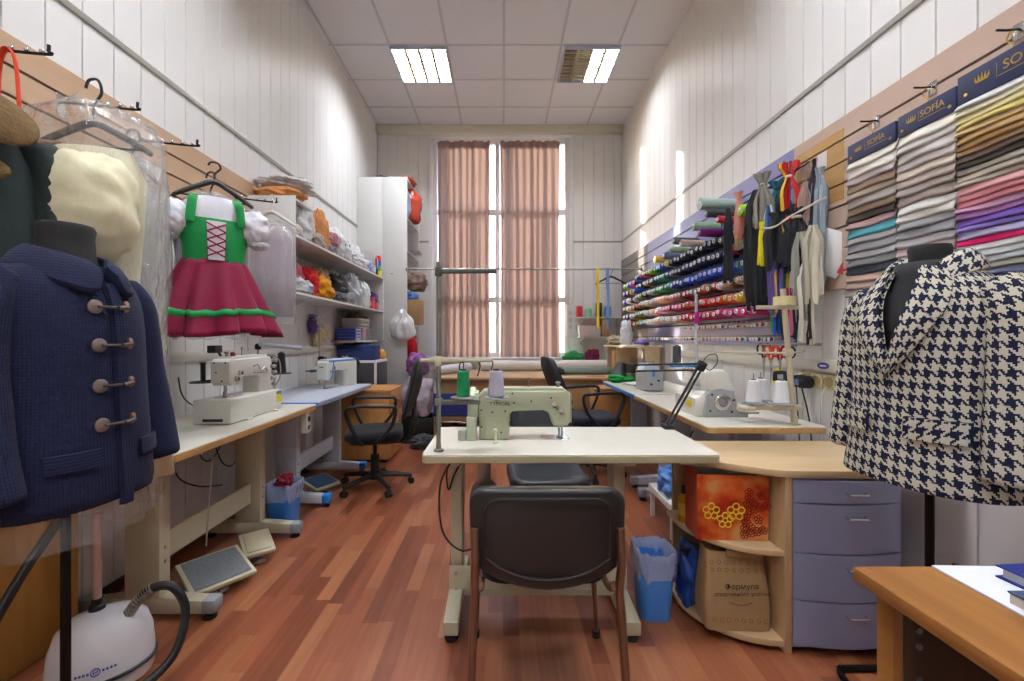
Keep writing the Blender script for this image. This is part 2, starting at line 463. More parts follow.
# curtains
cm = bpy.data.materials.new('curtain_cloth'); cm.use_nodes = True
t = N(cm); p = cm.node_tree.nodes['Principled BSDF']; out = cm.node_tree.nodes['Material Output']
p.inputs['Base Color'].default_value = lin('93807c'); p.inputs['Roughness'].default_value = .85; p.inputs['Specular IOR Level'].default_value = .2
tl = t.new('ShaderNodeBsdfTranslucent'); tl.inputs[0].default_value = lin('b99a8e')
ms = t.new('ShaderNodeMixShader'); ms.inputs[0].default_value = .20
t.link(p.outputs[0], ms.inputs[1]); t.link(tl.outputs[0], ms.inputs[2]); t.link(ms.outputs[0], out.inputs[0])
def curtain(px0, px1, label, seed):
    d = 6.06; x0, x1 = P(px0,0,d).x, P(px1,0,d).x; zb, zt = P(0,357,d).z, P(0,141,d).z
    c = thing('curtain', label, 'curtain', ((x0+x1)/2, d, zb), 0, 'brown curtains at the window')
    W, H = x1-x0, zt-zb
    def fn(u, v):
        ph = seed+noise.noise(Vector((u*2+seed, v*.8, 0)))*1.6
        a = .022+.02*(1-v)
        uu = u+.035*noise.noise(Vector((u*5+seed*3, v*.5, 4)))
        y = a*.8*math.sin(2*PI*uu*8+ph)+.016*math.sin(2*PI*u*3.3+seed*2+v)+.014*noise.noise(Vector((u*7, v*1.2, seed)))
        xx = (u-.5)*W*(1-.03*math.sin(PI*v))
        return Vector((xx, y, v*H))
    B().grid(fn, 150, 40, W, H).build('cloth', cm, c, smooth=180)
    h = B().grid(lambda u, v: fn(u, .965+v*.03)+Vector((0,-.004,0)), 150, 2); h.build('gathered_heading', cm, c, smooth=180)
    return c
curtain(437, 490, 'brown pleated curtain covering the left half of the window', .4)
curtain(500, 560, 'brown pleated curtain covering the right half of the window, brightly sunlit', 2.1)
r = thing('curtain_rail', 'white curtain rail across the top of the window', 'curtain rail', (0, 6.1, P(0,138,6.1).z))
B().b2(-1.02, .96, -.03, .0, 0, .03, .004).build('track', fr, r)
for q in (-1.03, .96): B().b2(q, q+.01, -.032, .075, -.004, .034, .002).build('bracket', fr, r)
# long clothes rail across the room
z = P(0,269,5.25).z
r = thing('clothes_rail', 'long thin steel rail spanning the room below the curtains\' middle', 'rail', (0, 5.25, z))
B().cyl((-1.199,0,0), (1.70,0,0), .011, seg=12).build('tube', STEEL, r)
for q in (-1.199, 1.69): B().cyl((q,0,0), (q+.02,0,0), .026).build('flange', STEEL, r)
# world + sun
wd = bpy.data.worlds.new('sky'); scene.world = wd; wd.use_nodes = True
nt = wd.node_tree; bg = nt.nodes['Background']
sky = nt.nodes.new('ShaderNodeTexSky'); sky.sky_type = 'NISHITA'; sky.sun_disc = False; sky.sun_elevation = math.radians(25); sky.sun_rotation = math.radians(-45)
nt.links.new(sky.outputs[0], bg.inputs[0]); bg.inputs[1].default_value = SKY
sl = bpy.data.lights.new('sun', 'SUN'); sl.energy = SUN; sl.angle = math.radians(.6); sl.color = (1,.93,.82)
so = bpy.data.objects.new('sun', sl); COL.objects.link(so)
dv = Vector((.66, -.68, -.33)); so.rotation_euler = dv.to_track_quat('-Z', 'Y').to_euler(); so.location = (-4, 10, 6)
# camera
ca = bpy.data.cameras.new('camera'); ca.sensor_width = 36; ca.lens = F/1024*36; ca.shift_x = (512-CX)/1024; ca.shift_y = (CY-340.5)/1024
ca.clip_start = .05
co = bpy.data.objects.new('camera', ca); COL.objects.link(co); co.location = (0,0,CZ); co.rotation_euler = (PI/2,0,0); scene.camera = co
vs = scene.view_settings; vs.view_transform = 'Standard'; vs.look = 'None'; vs.gamma = 1; vs.exposure = EXPO; vs.use_curve_mapping = False
scene.cycles.use_denoising = True
scene.cycles.max_bounces = 8; scene.cycles.transparent_max_bounces = 24; scene.cycles.sample_clamp_indirect = 4
# ---------------------------------------------------------------- industrial sewing tables
TOPW = mat('table_top_cream', 'dedbcd', .22, var=.03, varscale=3)
EDGEW = wood('table_edge_beech', 'a5804f', 'bd9663', .4, 'X')
EDGEC = mat('table_edge_cream', 'b5ad8c', .4)
BLUE_E = mat('table_edge_blue', '2a7fd0', .4)
TOPG = mat('table_top_greyblue', 'cdd5e4', .25)
def sewing_table(label, loc, rz, L, D, legs, frame_m, top_m=TOPW, edge_m=EDGEC, foot_m=None, th=.034, H=.74, column=(.045,.11), bar=True, end_m=None, group=None, foot=(-.265,.265), barz=(.21,.33)):
    r = thing('sewing_table', label, 'sewing table', loc, rz, group)
    b = B(); b.prism(rrect(L-.004, D-.004, .02), 'XY', H-.004, H); b.build('table_top', top_m, r)
    b = B(); b.prism(rrect(L, D, .022), 'XY', H-th, H-.003, .003, 1)
    e = b.build('top_edge', edge_m, r)
    if end_m:
        B().b2(L/2-.012, L/2+.003, -D/2-.002, D/2+.002, H-th-.001, H-.0035, .002).build('end_band', end_m, r)
    for x in legs:
        lg = B(); cw, cd = column
        lg.b2(x-cw/2, x+cw/2, -cd/2, cd/2, .09, H-th-.025, .005)
        lg.b2(x-cw/2-.004, x+cw/2+.004, -D*.38, D*.38, H-th-.03, H-th-.0005, .004)
        o = lg.build('leg', frame_m, r)
        # slotted inner riser of the height adjustment
        B().b2(x-cw/2-.004, x+cw/2+.004, -cd/2+.02, cd/2-.02, .42, H-th-.03, .003).build('riser', frame_m, o)
        f = B(); f.prism([(foot[0], .03), (foot[1], .03), (foot[1], .075), (.06, .1), (-.06, .1), (foot[0], .08)], 'YZ', x-.03, x+.03, .004)
        fo = f.build('foot', frame_m, o)
        if foot_m:
            for q, sg in ((foot[0], -1), (foot[1], 1)):
                c = B(); c.b2(x-.033, x+.033, min(q-sg*.05, q+sg*.008), max(q-sg*.05, q+sg*.008), .028, .088, .01); c.build('foot_cap', foot_m, o)
        for q in (foot[0]+.03, foot[1]-.03):
            B().lathe([(0,0),(.026,0),(.028,.006),(.02,.012),(.008,.014),(.008,.034),(0,.034)], (x, q, 0)).build('levelling_foot', RUBBER, o)
        for zz in (barz[0]+.03, barz[1]-.03):
            B().lathe([(0,0),(.008,0),(.008,.004),(0,.006)], (x, -cd/2-(.0128 if bar == 'front' else .0005), zz), 10, (0,-1,0)).build('bolt', STEEL, o)
    if bar and len(legs) > 1:
        x0, x1 = min(legs), max(legs)
        c = B(); c.b2(x0-.03, x1+.03, -column[1]/2-.012, -column[1]/2-.0005, barz[0], barz[1], .004) if bar == 'front' else c.b2(x0+.02, x1-.02, -.02, .0, barz[0], barz[1], .004)
        if bar == 'front':
            for k in range(3):
                for a_, b_ in ((x0+.05, x0+.2), (x1-.2, x1-.05)): c.b2(a_, b_, -column[1]/2-.0145, -column[1]/2-.0115, barz[0]+.025+.03*k, barz[0]+.031+.03*k, .001, 1)
        c.build('crossbar', frame_m, r)
    return r
def rrect(L, D, r, n=4):
    pts = []
    for cx, cy, a0 in ((L/2-r, D/2-r, 0), (-L/2+r, D/2-r, 90), (-L/2+r, -D/2+r, 180), (L/2-r, -D/2+r, 270)):
        for k in range(n+1):
            a = math.radians(a0+90*k/n); pts.append((cx+r*math.cos(a), cy+r*math.sin(a)))
    return pts
# centre table: x -.322..0.86, y 1.67..2.2
sewing_table('cream sewing table in the middle of the room with the green-grey machine on it', (.269, 1.935, 0), 0, 1.182, .53, (-.475, .245), CREAM_MT, bar='front', column=(.05,.12), barz=(.07,.20))
# left benches against the wall; local -y faces the room
sewing_table('cream topped left wall bench under the big white coverstitch machine', (-1.53, 2.215, 0), PI/2, 1.24, .585, (-.385, .36), CREAM_MT, edge_m=EDGEW, foot_m=GREY_PL, H=.76, column=(.06,.15), foot=(-.3,.27))
sewing_table('blue edged grey sewing table by the left wall under the blue and white machine', (-1.535, 3.455, 0), PI/2, 1.18, .575, (-.42, .36), GREYWHITE_MT, top_m=TOPG, edge_m=mat('edge_greyblue','8f98ac',.4), foot_m=BLUE_E, H=.765, column=(.06,.15), end_m=None, foot=(-.3,.27))
t2 = [o for o in bpy.data.objects if o.get('label','').startswith('blue edged grey sewing')][0]
B().b2(-.594, -.584, -.288, .288, .727, .763, .003).build('end_band', BLUE_E, t2)
# right benches
sewing_table('beech edged right wall bench carrying the grey overlock machine and white cones', (1.31, 2.7, 0), -PI/2, 1.2, .6, (-.45, .4), GREYWHITE_MT, edge_m=EDGEW, foot_m=GREY_PL, H=.76, column=(.06,.15), foot=(-.3,.27))
t3 = sewing_table('blue edged right wall bench nearest the window', (1.335, 3.82, 0), -PI/2, 1.02, .64, (-.36, .4), GREYWHITE_MT, edge_m=BLUE_E, foot_m=GREY_PL, H=.762, column=(.06,.15), foot=(-.3,.27))

# ---------------------------------------------------------------- counter with curved shelves and drawer unit
BEECH = wood('pale_beech', 'bfa37a', 'd2b88f', .35, 'X', .6)
BEECHV = wood('pale_beech_upright', 'b1946c', 'c6aa80', .45, 'Z', .6)
def scurve(x0, xk, y_front, y_back, inset=0):
    pts = [(1.62, y_front)]
    return pts
ct = thing('counter_shelf_unit', 'pale beech corner counter with two curved open shelves', 'shelf unit', (0,0,0))
# worktop outline with a soft s-curve at its left front
top = [(1.70,2.07),(.74,2.07),(.74,1.765)]
for k in range(9):
    q = k/8; top.append((.74+.36*q, 1.765-.165*(q*q*(3-2*q)) ))
top += [(1.53,1.59),(1.70,1.59)]
B().prism(top, 'XY', .672, .70, .004).build('worktop', BEECH, ct)
B().b2(1.072, 1.099, 1.615, 2.03, .0, .672, .002).build('side_panel', BEECHV, ct)
B().b2(.805, 1.0715, 2.012, 2.03, .0, .672, .001).build('back_panel', BEECHV, ct)
def shelf_pts(y0=1.655):
    pts = [(1.0715,2.0115),(.775,2.0115),(.775,1.90)]
    for k in range(1, 10):
        a = PI/2*k/9; pts.append((1.0715-.2965*math.cos(a), 1.90-.28*math.sin(a)))
    return pts
B().prism(shelf_pts(), 'XY', .366, .388, .003).build('shelf', BEECH, ct)
B().prism(shelf_pts(), 'XY', .022, .046, .003).build('shelf', BEECH, ct)
B().prism([(1.07,2.01),(.82,2.01),(.82,1.92),(.9,1.77),(1.0,1.70),(1.07,1.68)], 'XY', .0, .022).build('plinth', BLACK_PL, ct)
LAV = mat('lavender_grey_laminate', '959bbc', .35)
dr = thing('drawer_unit', 'lavender grey four-drawer unit under the beech counter', 'drawer unit', (1.318, 1.622, 0))
B().b2(-.215, .20, .0, .40, .02, .665, .003).build('carcass', LAV, dr)
B().b2(-.205, .19, .02, .38, 0, .02).build('plinth', BLACK_PL, dr)
zz = [.03, .205, .385, .575, .665]
for a, c in zip(zz, zz[1:]):
    b = B(); pts = [(-.214+.413*k/10, -.002-.03*math.sin(PI*k/10)**.8) for k in range(11)]
    b.prism(pts[::-1]+[(-.214, -.001), (.199,-.001)] if False else pts+[(.199, -.0005), (-.214, -.0005)], 'XY', a+.003, c-.003, .002, 1)
    d = b.build('drawer', LAV, dr)
    zc = c-.045
    B().tube([(-.035,-.034,zc),(-.035,-.05,zc-.004),(.035,-.05,zc-.004),(.035,-.034,zc)], .0045, 8).build('handle', CHROME, d)
# ---------------------------------------------------------------- near wooden desk, lower right
DESKW = wood('desk_alder', '85562a', 'a3703a', .3, 'Y', .7)
SHADEW = wood('desk_painted_shade', '3a2618', '4a3222', .6, 'Z')  # same desk wood, darkened in colour to hold the shade below the top
dk = thing('writing_desk', 'brown wooden writing desk in the lower right corner with papers on it', 'desk', (1.21, .28, 0))
B().b2(-.52, .51, -.56, .56, .722, .75, .004).build('desk_top', DESKW, dk)
b = B(); b.b2(-.48, .44, .515, .55, 0, .722, .001); b.build('end_panel', DESKW, dk)
B().b2(-.462, .44, .5125, .5149, .0, .721, .0005).build('shade_face', SHADEW, dk)  # thin sheet carrying the painted shade of the end panel
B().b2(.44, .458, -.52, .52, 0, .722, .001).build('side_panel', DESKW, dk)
B().b2(.02, .036, -.50, .51, .05, .722, .001).build('inner_panel', SHADEW, dk)
for z in (.655, .625, .565): B().lathe([(0,0),(.006,0),(.006,.003),(0,.003)], (-.435, .5124, z), 10, (0,-1,0)).build('shelf_pin', STEEL, dk)
# ---------------------------------------------------------------- wooden cupboard board at left
CUPW = wood('low_cupboard', 'a97636', 'bd8c48', .35, 'Z', .5)
cb = thing('low_cupboard', 'orange-brown wooden cupboard low on the left wall behind the navy coat', 'cupboard', (-1.77, 1.15, 0))
B().b2(-.055, .035, -.62, .58, .0, .70, .002).build('carcass', CUPW, cb)
B().b2(-.058, .055, -.63, .59, .70, .722, .003).build('cupboard_top', CUPW, cb)
for y0, y1 in ((-.61,-.025), (-.015,.57)): B().b2(.0355, .052, y0, y1, .03, .69, .002).build('door', CUPW, cb)
# ---------------------------------------------------------------- pedestal behind left bench
PED = wood('pedestal_oak', 'b47c42', 'c9935a', .35, 'Z', .6)
pd = thing('drawer_pedestal', 'oak coloured drawer pedestal behind the armchair-style office chair at left', 'cabinet', (-1.33, 4.32, 0))
B().b2(-.23, .23, -.235, .235, .03, .675, .002).build('carcass', PED, pd)
B().b2(-.245, .25, -.25, .25, .675, .70, .003).build('pedestal_top', PED, pd)
B().b2(-.22, .20, -.22, .22, 0, .03).build('plinth', BLACK_PL, pd)
for a, c in ((.04,.25),(.255,.46),(.465,.67)):
    d = B().b2(.231, .246, -.225, .225, a, c, .002).build('drawer', PED, pd)
    B().tube([(.246,-.04,(a+c)/2),(.268,-.04,(a+c)/2),(.268,.04,(a+c)/2),(.246,.04,(a+c)/2)], .005, 8).build('handle', CHROME, d)
# ---------------------------------------------------------------- cutting table below the window
CUTW = wood('cutting_table', 'b08f6c', 'c4a580', .45, 'X', .5)
CUTS = wood('cutting_table_side', '9c7b52', 'b08e62', .5, 'X', .5)
cu = thing('cutting_table', 'long light brown cutting table below the window', 'table', (.42, 5.46, 0))
B().b2(-1.2, 1.28, -.62, .60, .72, .75, .004).build('table_top', CUTW, cu)
B().b2(-1.15, 1.24, -.54, -.52, .25, .72, .002).build('front_panel', CUTS, cu)
for x in (-1.15, 1.22): B().b2(x, x+.02, -.515, .56, 0, .72, .002).build('side_panel', CUTS, cu)
for x in (-1.1, -.2, .5, 1.15): B().b2(x, x+.05, .45, .5, 0, .72, .003).build('leg', CUTS, cu)

# ---------------------------------------------------------------- office chairs
SEATF = fabric('office_chair_black', '1e1f22', .15)
SHELLP = mat('chair_shell_plastic', '303134', .5)
def office_chair(label, loc, rz, arms=True, seat_z=.47, back_h=.48, group=None, fab=SEATF, back_tilt=.12, seat_h=.07, back_z=None):
    r = thing('office_chair', label, 'office chair', loc, rz, group)
    s = B(); pts = rrect(.46, .44, .1, 6)
    def ins(k): return [(x*k, y*k) for x, y in pts]
    rings = []
    for k, z in ((.9, seat_z-seat_h), (.99, seat_z-seat_h*.8), (1.0, seat_z-.02), (.96, seat_z-.002), (.85, seat_z+.004), (.3, seat_z-.008)):
        rings.append([Vector((x, y, z)) for x, y in ins(k)])
    s.loft(rings); s.build('seat', fab, r, smooth=60)
    o = B(); rings = [[Vector((x, y, z)) for x, y in ins(k)] for k, z in ((.6, seat_z-seat_h-.03), (.88, seat_z-seat_h-.016), (.92, seat_z-seat_h+.001))]
    o.loft(rings); o.build('seat_pan', BLACK_PL, r, smooth=60)
    # backrest: curved pad behind (+y)
    bz = (seat_z+.09) if back_z is None else back_z
    def bp(off, k):
        out = []
        for x, z in rrect(.40*k, back_h*k, .1*k, 6):
            zc = z+back_h/2
            y = .225+back_tilt*(zc/back_h)-.05*(x/.2)**2*.7+.03*math.sin(PI*zc/back_h)+off
            out.append(Vector((x*(1-.10*(zc/back_h)), y, bz+zc)))
        return out
    b = B(); b.loft([bp(-.0, .55), bp(-.012, .85), bp(-.004, .97), bp(.016, 1.0)]); b.build('backrest', fab, r, smooth=60)
    b = B(); b.loft([bp(.016, .995), bp(.032, .97), bp(.045, .7), bp(.046, .3)]); b.build('back_shell', SHELLP, r, smooth=60)
    b = B(); b.tube([(0,.08,seat_z-seat_h-.03),(0,.24,seat_z-seat_h-.035),(0,.30,seat_z-.0),(0,.31,bz+.16)], [.02,.02,.02,.018], 10, smooth=5); b.build('back_bracket', BLACK_PL, r)
    b = B(); b.lathe([(0,-.026),(.028,-.026),(.032,-.018),(.032,.018),(.028,.026),(0,.026)], (0,.31,seat_z+.05), 14, (1,0,0)); b.build('back_knob', BLACK_PL, r)
    if arms:
        for sx in (-1, 1):
            a = B(); x = sx*.265
            a.tube([(sx*.19,-.08,seat_z-seat_h),(x-sx*.01,-.1,seat_z-.05),(x,-.17,seat_z+.10),(x,-.19,seat_z+.19),(x,-.12,seat_z+.215),(x,.08,seat_z+.21),(x,.16,seat_z+.19),(x,.13,seat_z+.06),(x-sx*.01,.03,seat_z-.05),(sx*.19,.0,seat_z-seat_h)], .0165, 8, smooth=5, ry=.013)
            a.build('armrest', BLACK_PL, r)
    g = B(); g.lathe([(0,.10),(.034,.10),(.034,.26),(.03,.265),(.016,.265),(.016,seat_z-seat_h-.03),(.06,seat_z-seat_h-.028),(0,seat_z-seat_h-.02)]); g.build('gas_column', BLACK_PL, r)
    st = B(); st.lathe([(0,.075),(.05,.075),(.048,.125),(.03,.13),(0,.13)])
    for k in range(5):
        a = 2*PI*k/5+.4; c, s_ = math.cos(a), math.sin(a)
        st.tube([(.03*c,.03*s_,.105),(.16*c,.16*s_,.092),(.29*c,.29*s_,.072)], [.024,.02,.015], 8, smooth=4)
    base = st.build('star_base', BLACK_PL, r)
    for k in range(5):
        a = 2*PI*k/5+.4; c, s_ = math.cos(a), math.sin(a); q = Vector((.285*c, .285*s_, 0)); tn = Vector((-s_, c, 0))
        w_ = B()
        for e_ in (-1, 1): w_.lathe([(0,-.008),(.024,-.008),(.027,-.003),(.027,.003),(.024,.008),(0,.008)], q+tn*(e_*.014)+Vector((0,0,.0275)), 14, tn)
        w_.tube([q+Vector((0,0,.028))-tn*.014, q+Vector((0,0,.028))+tn*.014], .006, 6); w_.tube([q+Vector((0,0,.03)), q+Vector((0,0,.075))], .008, 6)
        w_.build('caster', BLACK_PL, r)
    return r
office_chair('black office chair with loop armrests facing the left wall bench', (-1.03, 3.42, 0), math.radians(-76), True, .475, .46)
office_chair('black office chair with loop armrests near the blue edged right bench', (.77, 3.75, 0), math.radians(100), True, .53, .42, fab=fabric('office_chair_blueblack', '20232f', .15), back_tilt=.18)
office_chair('armless black operator chair behind the centre sewing table', (.26, 2.52, 0), math.radians(4), False, .42, .42, fab=mat('black_vinyl', '25272c', .4, bump=(40,.15)), back_z=.44)

# ---------------------------------------------------------------- foreground stacking chair
BROWN_T = mat('bronze_tube', '7a5844', .32, .55)
ch = thing('visitor_chair', 'black plastic backed visitor chair in front of the centre sewing table', 'chair', (.132, 1.24, 0))
# local: y+ away from camera (seat ahead), back toward camera at y=0
zb0, zb1, hw = .455, .755, .232
def back_outline(k=1.0, dz=0):
    """rounded top corners, straight sides, sagging bottom edge"""
    pts = []
    w = hw*k; zt = zb1-(1-k)*.12
    for a in range(0, 91, 15): pts.append((w-.05+.05*math.cos(math.radians(a)), zt-.05+.05*math.sin(math.radians(a))))
    for a in range(90, 181, 15): pts.append((-w+.05+.05*math.cos(math.radians(a)), zt-.05+.05*math.sin(math.radians(a))))
    zl = .535+(1-k)*.10
    for q in range(11):
        x = -w*.985+2*w*.985*q/10; pts.append((x, zl-.075*k*(1-(x/w)**2)**.8 if abs(x) < w else zl))
    return pts
def bc(p, off): x, z = p; return Vector((x, off-.05*(z-.45)+.03*(1-(x/hw)**2)*-1+.03, z))
b = B(); 
b.loft([[bc(p, .0) for p in back_outline(.93)], [bc(p, .002) for p in back_outline(.975)], [bc(p, .010) for p in back_outline(1.0)], [bc(p, .028) for p in back_outline(1.0)], [bc(p, .036) for p in back_outline(.97)]], caps=True)
# raised U-shaped ridges on the rear of the shell
bk_ = b.build('backrest', mat('chair_back_black', '252323', .42, bump=(160,.12)), ch, smooth=50)
b = B()
rim = [bc(p, -.001) for p in back_outline(.80)]
b.tube(rim, .0045, 6, closed=True); b.build('moulded_ridge', mat('chair_back_black', '252323'), bk_)
b = B(); b.loft([[bc(p, .036) for p in back_outline(.97)], [bc(p, .055) for p in back_outline(.95)], [bc(p, .066) for p in back_outline(.85)], [bc(p, .066) for p in back_outline(.4)]]); b.build('back_cushion', fabric('visitor_chair_brown', '6b5442'), ch, smooth=50)
s = B(); pts = rrect(.41, .40, .08, 5)
s.loft([[Vector((x*k, y*k+.285, z)) for x, y in pts] for k, z in ((.93,.425),(.99,.432),(1,.452),(.96,.466),(.6,.472))]); s.build('seat', fabric('visitor_chair_black', '26262a'), ch, smooth=50)
for sx in (-1, 1):
    b = B(); b.tube([(sx*.214,.012,.64),(sx*.214,.0,.54),(sx*.216,.03,.45),(sx*.219,.02,.38),(sx*.225,-.01,.2),(sx*.236,-.035,.008)], .017, 10, smooth=5, ry=.013); b.build('rear_leg', BROWN_T, ch)
    b = B(); b.tube([(sx*.20,.03,.46),(sx*.20,.12,.415),(sx*.20,.36,.41),(sx*.215,.43,.37),(sx*.232,.455,.2),(sx*.243,.47,.008)], .013, 10, smooth=5, ry=.010); b.build('front_leg', BROWN_T, ch)
    for q in ((sx*.236,-.035), (sx*.243,.47)): B().cyl((q[0],q[1],0), (q[0],q[1],.025), .016).build('foot_cap', RUBBER, ch)
b = B(); b.tube([(-.2,.15,.424),(.2,.15,.424),(.2,.36,.424),(-.2,.36,.424)], .011, 8, closed=True); b.build('seat_frame', BROWN_T, ch)
# ---------------------------------------------------------------- sewing machines
def machine(name, label, loc, rz, body_m, L=.42, T=.11, colw=.125, zarm0=.13, zarm1=.225, head_w=.11, head_z=.07, base=None, accent=None, panel_m=None, hw_m=None, group=None, bw=None, plate=True):
    """lockstitch head; local x runs from the handwheel end to the needle end, -y is the viewed side"""
    r = thing(name, label, 'sewing machine', loc, rz, group)
    bz = base or 0
    pts = [(0, bz), (colw, bz), (colw, zarm0-.012), (colw+.014, zarm0), (L-head_w-.012, zarm0+.006), (L-head_w+.015, zarm0-.006), (L-.075, head_z), (L-.012, head_z), (L, head_z+.02), (L, zarm1-.012), (L-.015, zarm1), (.02, zarm1), (0, zarm1-.02)]
    B().prism(pts, 'XZ', -T/2, T/2, .009, 3).build('body', body_m, r, smooth=40)
    B().prism([(.03, zarm1-.004), (L-.02, zarm1-.004), (L-.03, zarm1+.012), (.045, zarm1+.012)], 'XZ', -T*.42, T*.42, .006).build('top_cover', body_m, r)
    if base:
        B().b2(-.03, L+.07, -(bw or T*.75), bw or T*.75, .004, base, .008).build('bed', body_m, r)
    f = B(); f.prism([(L-.0, head_z+.012), (L+.006, head_z+.016), (L+.006, zarm1-.016), (L, zarm1-.012)], 'XZ', -T*.46, T*.46, .003); f.build('face_plate', panel_m or body_m, r)
    x = L-.045
    n = B(); n.cyl((x,0,bz+.012), (x,0,head_z+.02), .0035, seg=8); n.cyl((x+.014,0,bz+.03), (x+.014,0,head_z+.02), .004, seg=8); n.cyl((x,0,bz+.03),(x,0,bz+.05), .006, seg=8)
    n.build('needle_bar', STEEL, r)
    n = B(); n.b2(x-.012, x+.018, -.012, .012, bz+.0035, bz+.010, .002); n.b2(x+.008, x+.02, -.006, .006, bz+.009, bz+.032, .002); n.build('presser_foot', STEEL, r)
    if plate:
        B().prism([(x-.05+p_[0]+.03, p_[1]) for p_ in rrect(.13, .09, .02)], 'XY', bz-.001+.001, bz+.003, .0008, 1).build('needle_plate', CHROME, r)
    h = B(); h.lathe([(0,0),(.022,0),(.022,.012),(.058,.014),(.064,.02),(.064,.036),(.058,.042),(.03,.046),(0,.05)], (-.002,0,(zarm0+zarm1)/2-.005), 28, (-1,0,0)); h.build('handwheel', hw_m or BLACK_PL, r)
    k = B()
    for q in (0,1): k.lathe([(0,0),(.013,0),(.014,.004),(.008,.006),(.008,.01),(.012,.012),(.012,.018),(0,.02)], (L-.07+.03*q, -T/2-.0005, zarm0+.03-.03*q), 14, (0,-1,0))
    k.build('tension_dial', CHROME, r)
    k = B()
    k.cyl((L*.55,0,zarm1+.01), (L*.55,0,zarm1+.05), .003, seg=8); k.lathe([(0,0),(.006,0),(.006,.006),(0,.008)], (L*.55,0,zarm1+.05), 8)
    k.build('thread_pin', STEEL, r)
    k = B(); k.lathe([(0,0),(.009,0),(.009,.012),(.006,.014),(.012,.02),(.012,.026),(0,.03)], (L-.05,0,zarm1+.009), 12); k.build('pressure_screw', STEEL, r)
    return r
GREEN_M = mat('machine_green_grey', 'a9ae93', .35)
DARKTXT = mat('print_dark', '22261f', .5)
m1 = machine('sewing_machine', 'green-grey industrial sewing machine on the centre table', (-.108, 1.965, .74), 0, GREEN_M, L=.412, zarm0=.128, zarm1=.222, T=.10, colw=.137, head_z=.063, hw_m=mat('machine_green_light','c3cdb2',.35))
text('TYPICAL', .023, DARKTXT, m1, (.094, -.0512, .163), sx=1.1)
LGREEN = mat('machine_green_light', 'c3cdb2', .35)
B().b2(-.052, -.004, -.05, .05, .10, .215, .008).b2(-.056, -.012, -.062, -.0, .0, .105, .006).build('belt_guard', LGREEN, m1)
B().b2(-.095, -.058, -.066, -.012, .0, .05, .008).build('bobbin_winder', mat('winder_grey', 'b5b9ae', .3, .4), m1)
B().b2(.028, .128, -.0515, -.0498, .006, .10, .002, 1).build('inspection_plate', GREEN_M, m1)
b = B()
for x, z in ((.01,.135),(.06,.125),(.118,.13),(.012,.06),(.158,.168),(.15,.21),(.235,.175),(.325,.19),(.34,.165),(.352,.14),(.10,.035)):
    b.lathe([(0,0),(.0042,0),(.004,.0015),(0,.002)], (x,-.0505,z), 10, (0,-1,0))
b.build('screw', DARKTXT, m1)
b = B(); b.lathe([(0,0),(.011,0),(.010,.01),(.005,.014),(.0045,.05),(.009,.054),(.009,.062),(0,.066)], (.075,-.115,0.0005), 14); tag(b.build('thread_post', mat('cream_plastic', 'd4d0b0', .4), None, loc=(-.108,1.965,.74)), 'small cream thread post on the centre table in front of the machine', 'thread post')
# motor under centre table
mo = thing('clutch_motor', 'grey motor hanging under the left end of the centre table', 'motor', (-.088, 2.0, .46))
B().lathe([(0,-.1),(.055,-.1),(.062,-.09),(.062,.05),(.055,.06),(.055,.09),(0,.095)], (0,0,0), 24, (0,1,0)).build('housing', GREY_PL, mo)
b = B()
for k in range(7): b.lathe([(.0625,0),(.066,.002),(.066,.006),(.0625,.008)], (0,-.07+.018*k,0), 24, (0,1,0))
b.build('cooling_ribs', GREY_PL, mo)
B().b2(-.03,.03,-.05,.05,.06,.245,.004).build('mount', STEEL, mo)
B().b2(-.012,.05,-.13,-.101,-.05,.07,.006).build('switch_box', BLACK_PL, mo)
# upright thread stand on the centre table
POLE = mat('stand_pole_greygreen', '7f8478', .4, .5)
ts = thing('thread_stand', 'tall greenish pole thread stand at the left end of the centre table', 'thread stand', (-.262, 1.73, .74))
B().cyl((0,0,0.0), (0,0,.77), .0095, seg=12).build('pole', POLE, ts)
B().lathe([(0,0),(.02,0),(.02,.008),(.011,.012),(.011,.03),(0,.03)]).build('base_flange', POLE, ts)
B().b2(-.01,.235,-.008,.008,.722,.74,.003).b2(-.014,.014,-.014,.014,.712,.75,.003).build('top_arm', mat('stand_arm_dark','5b5d58',.4,.5), ts)
B().b2(-.014,.014,-.014,.014,.185,.215,.003).b2(-.005,.17,-.008,.008,.19,.208,.003).build('cone_arm', POLE, ts)
B().b2(-.014,.014,-.014,.014,.345,.385,.003).b2(-.075,.215,-.007,.007,.362,.376,.003).build('guide_arm', mat('cream_plastic','d4d0b0'), ts)
for x in (.10, .215-.001):
    h = B(); h.tube([(x-.03,0,.369),(x-.005,0,.372),(x,0,.36),(x,0,.335)] if x < .2 else [(x-.09,0,.369),(x,0,.37),(x,0,.33)], .0025, 6, smooth=4); h.build('thread_hook', BLACK_MT, ts)
for x in (.10, .235):
    B().lathe([(0,0),(.05,0),(.052,.003),(.05,.006),(.008,.007),(.006,.02),(0,.02)], (x,0,.215), 24).build('cone_tray', mat('tray_greygreen','8d9690',.3,.3), ts)
    B().tube([(x,0,.21),(x,0,.2)], .006, 8).build('tray_bolt', STEEL, ts)
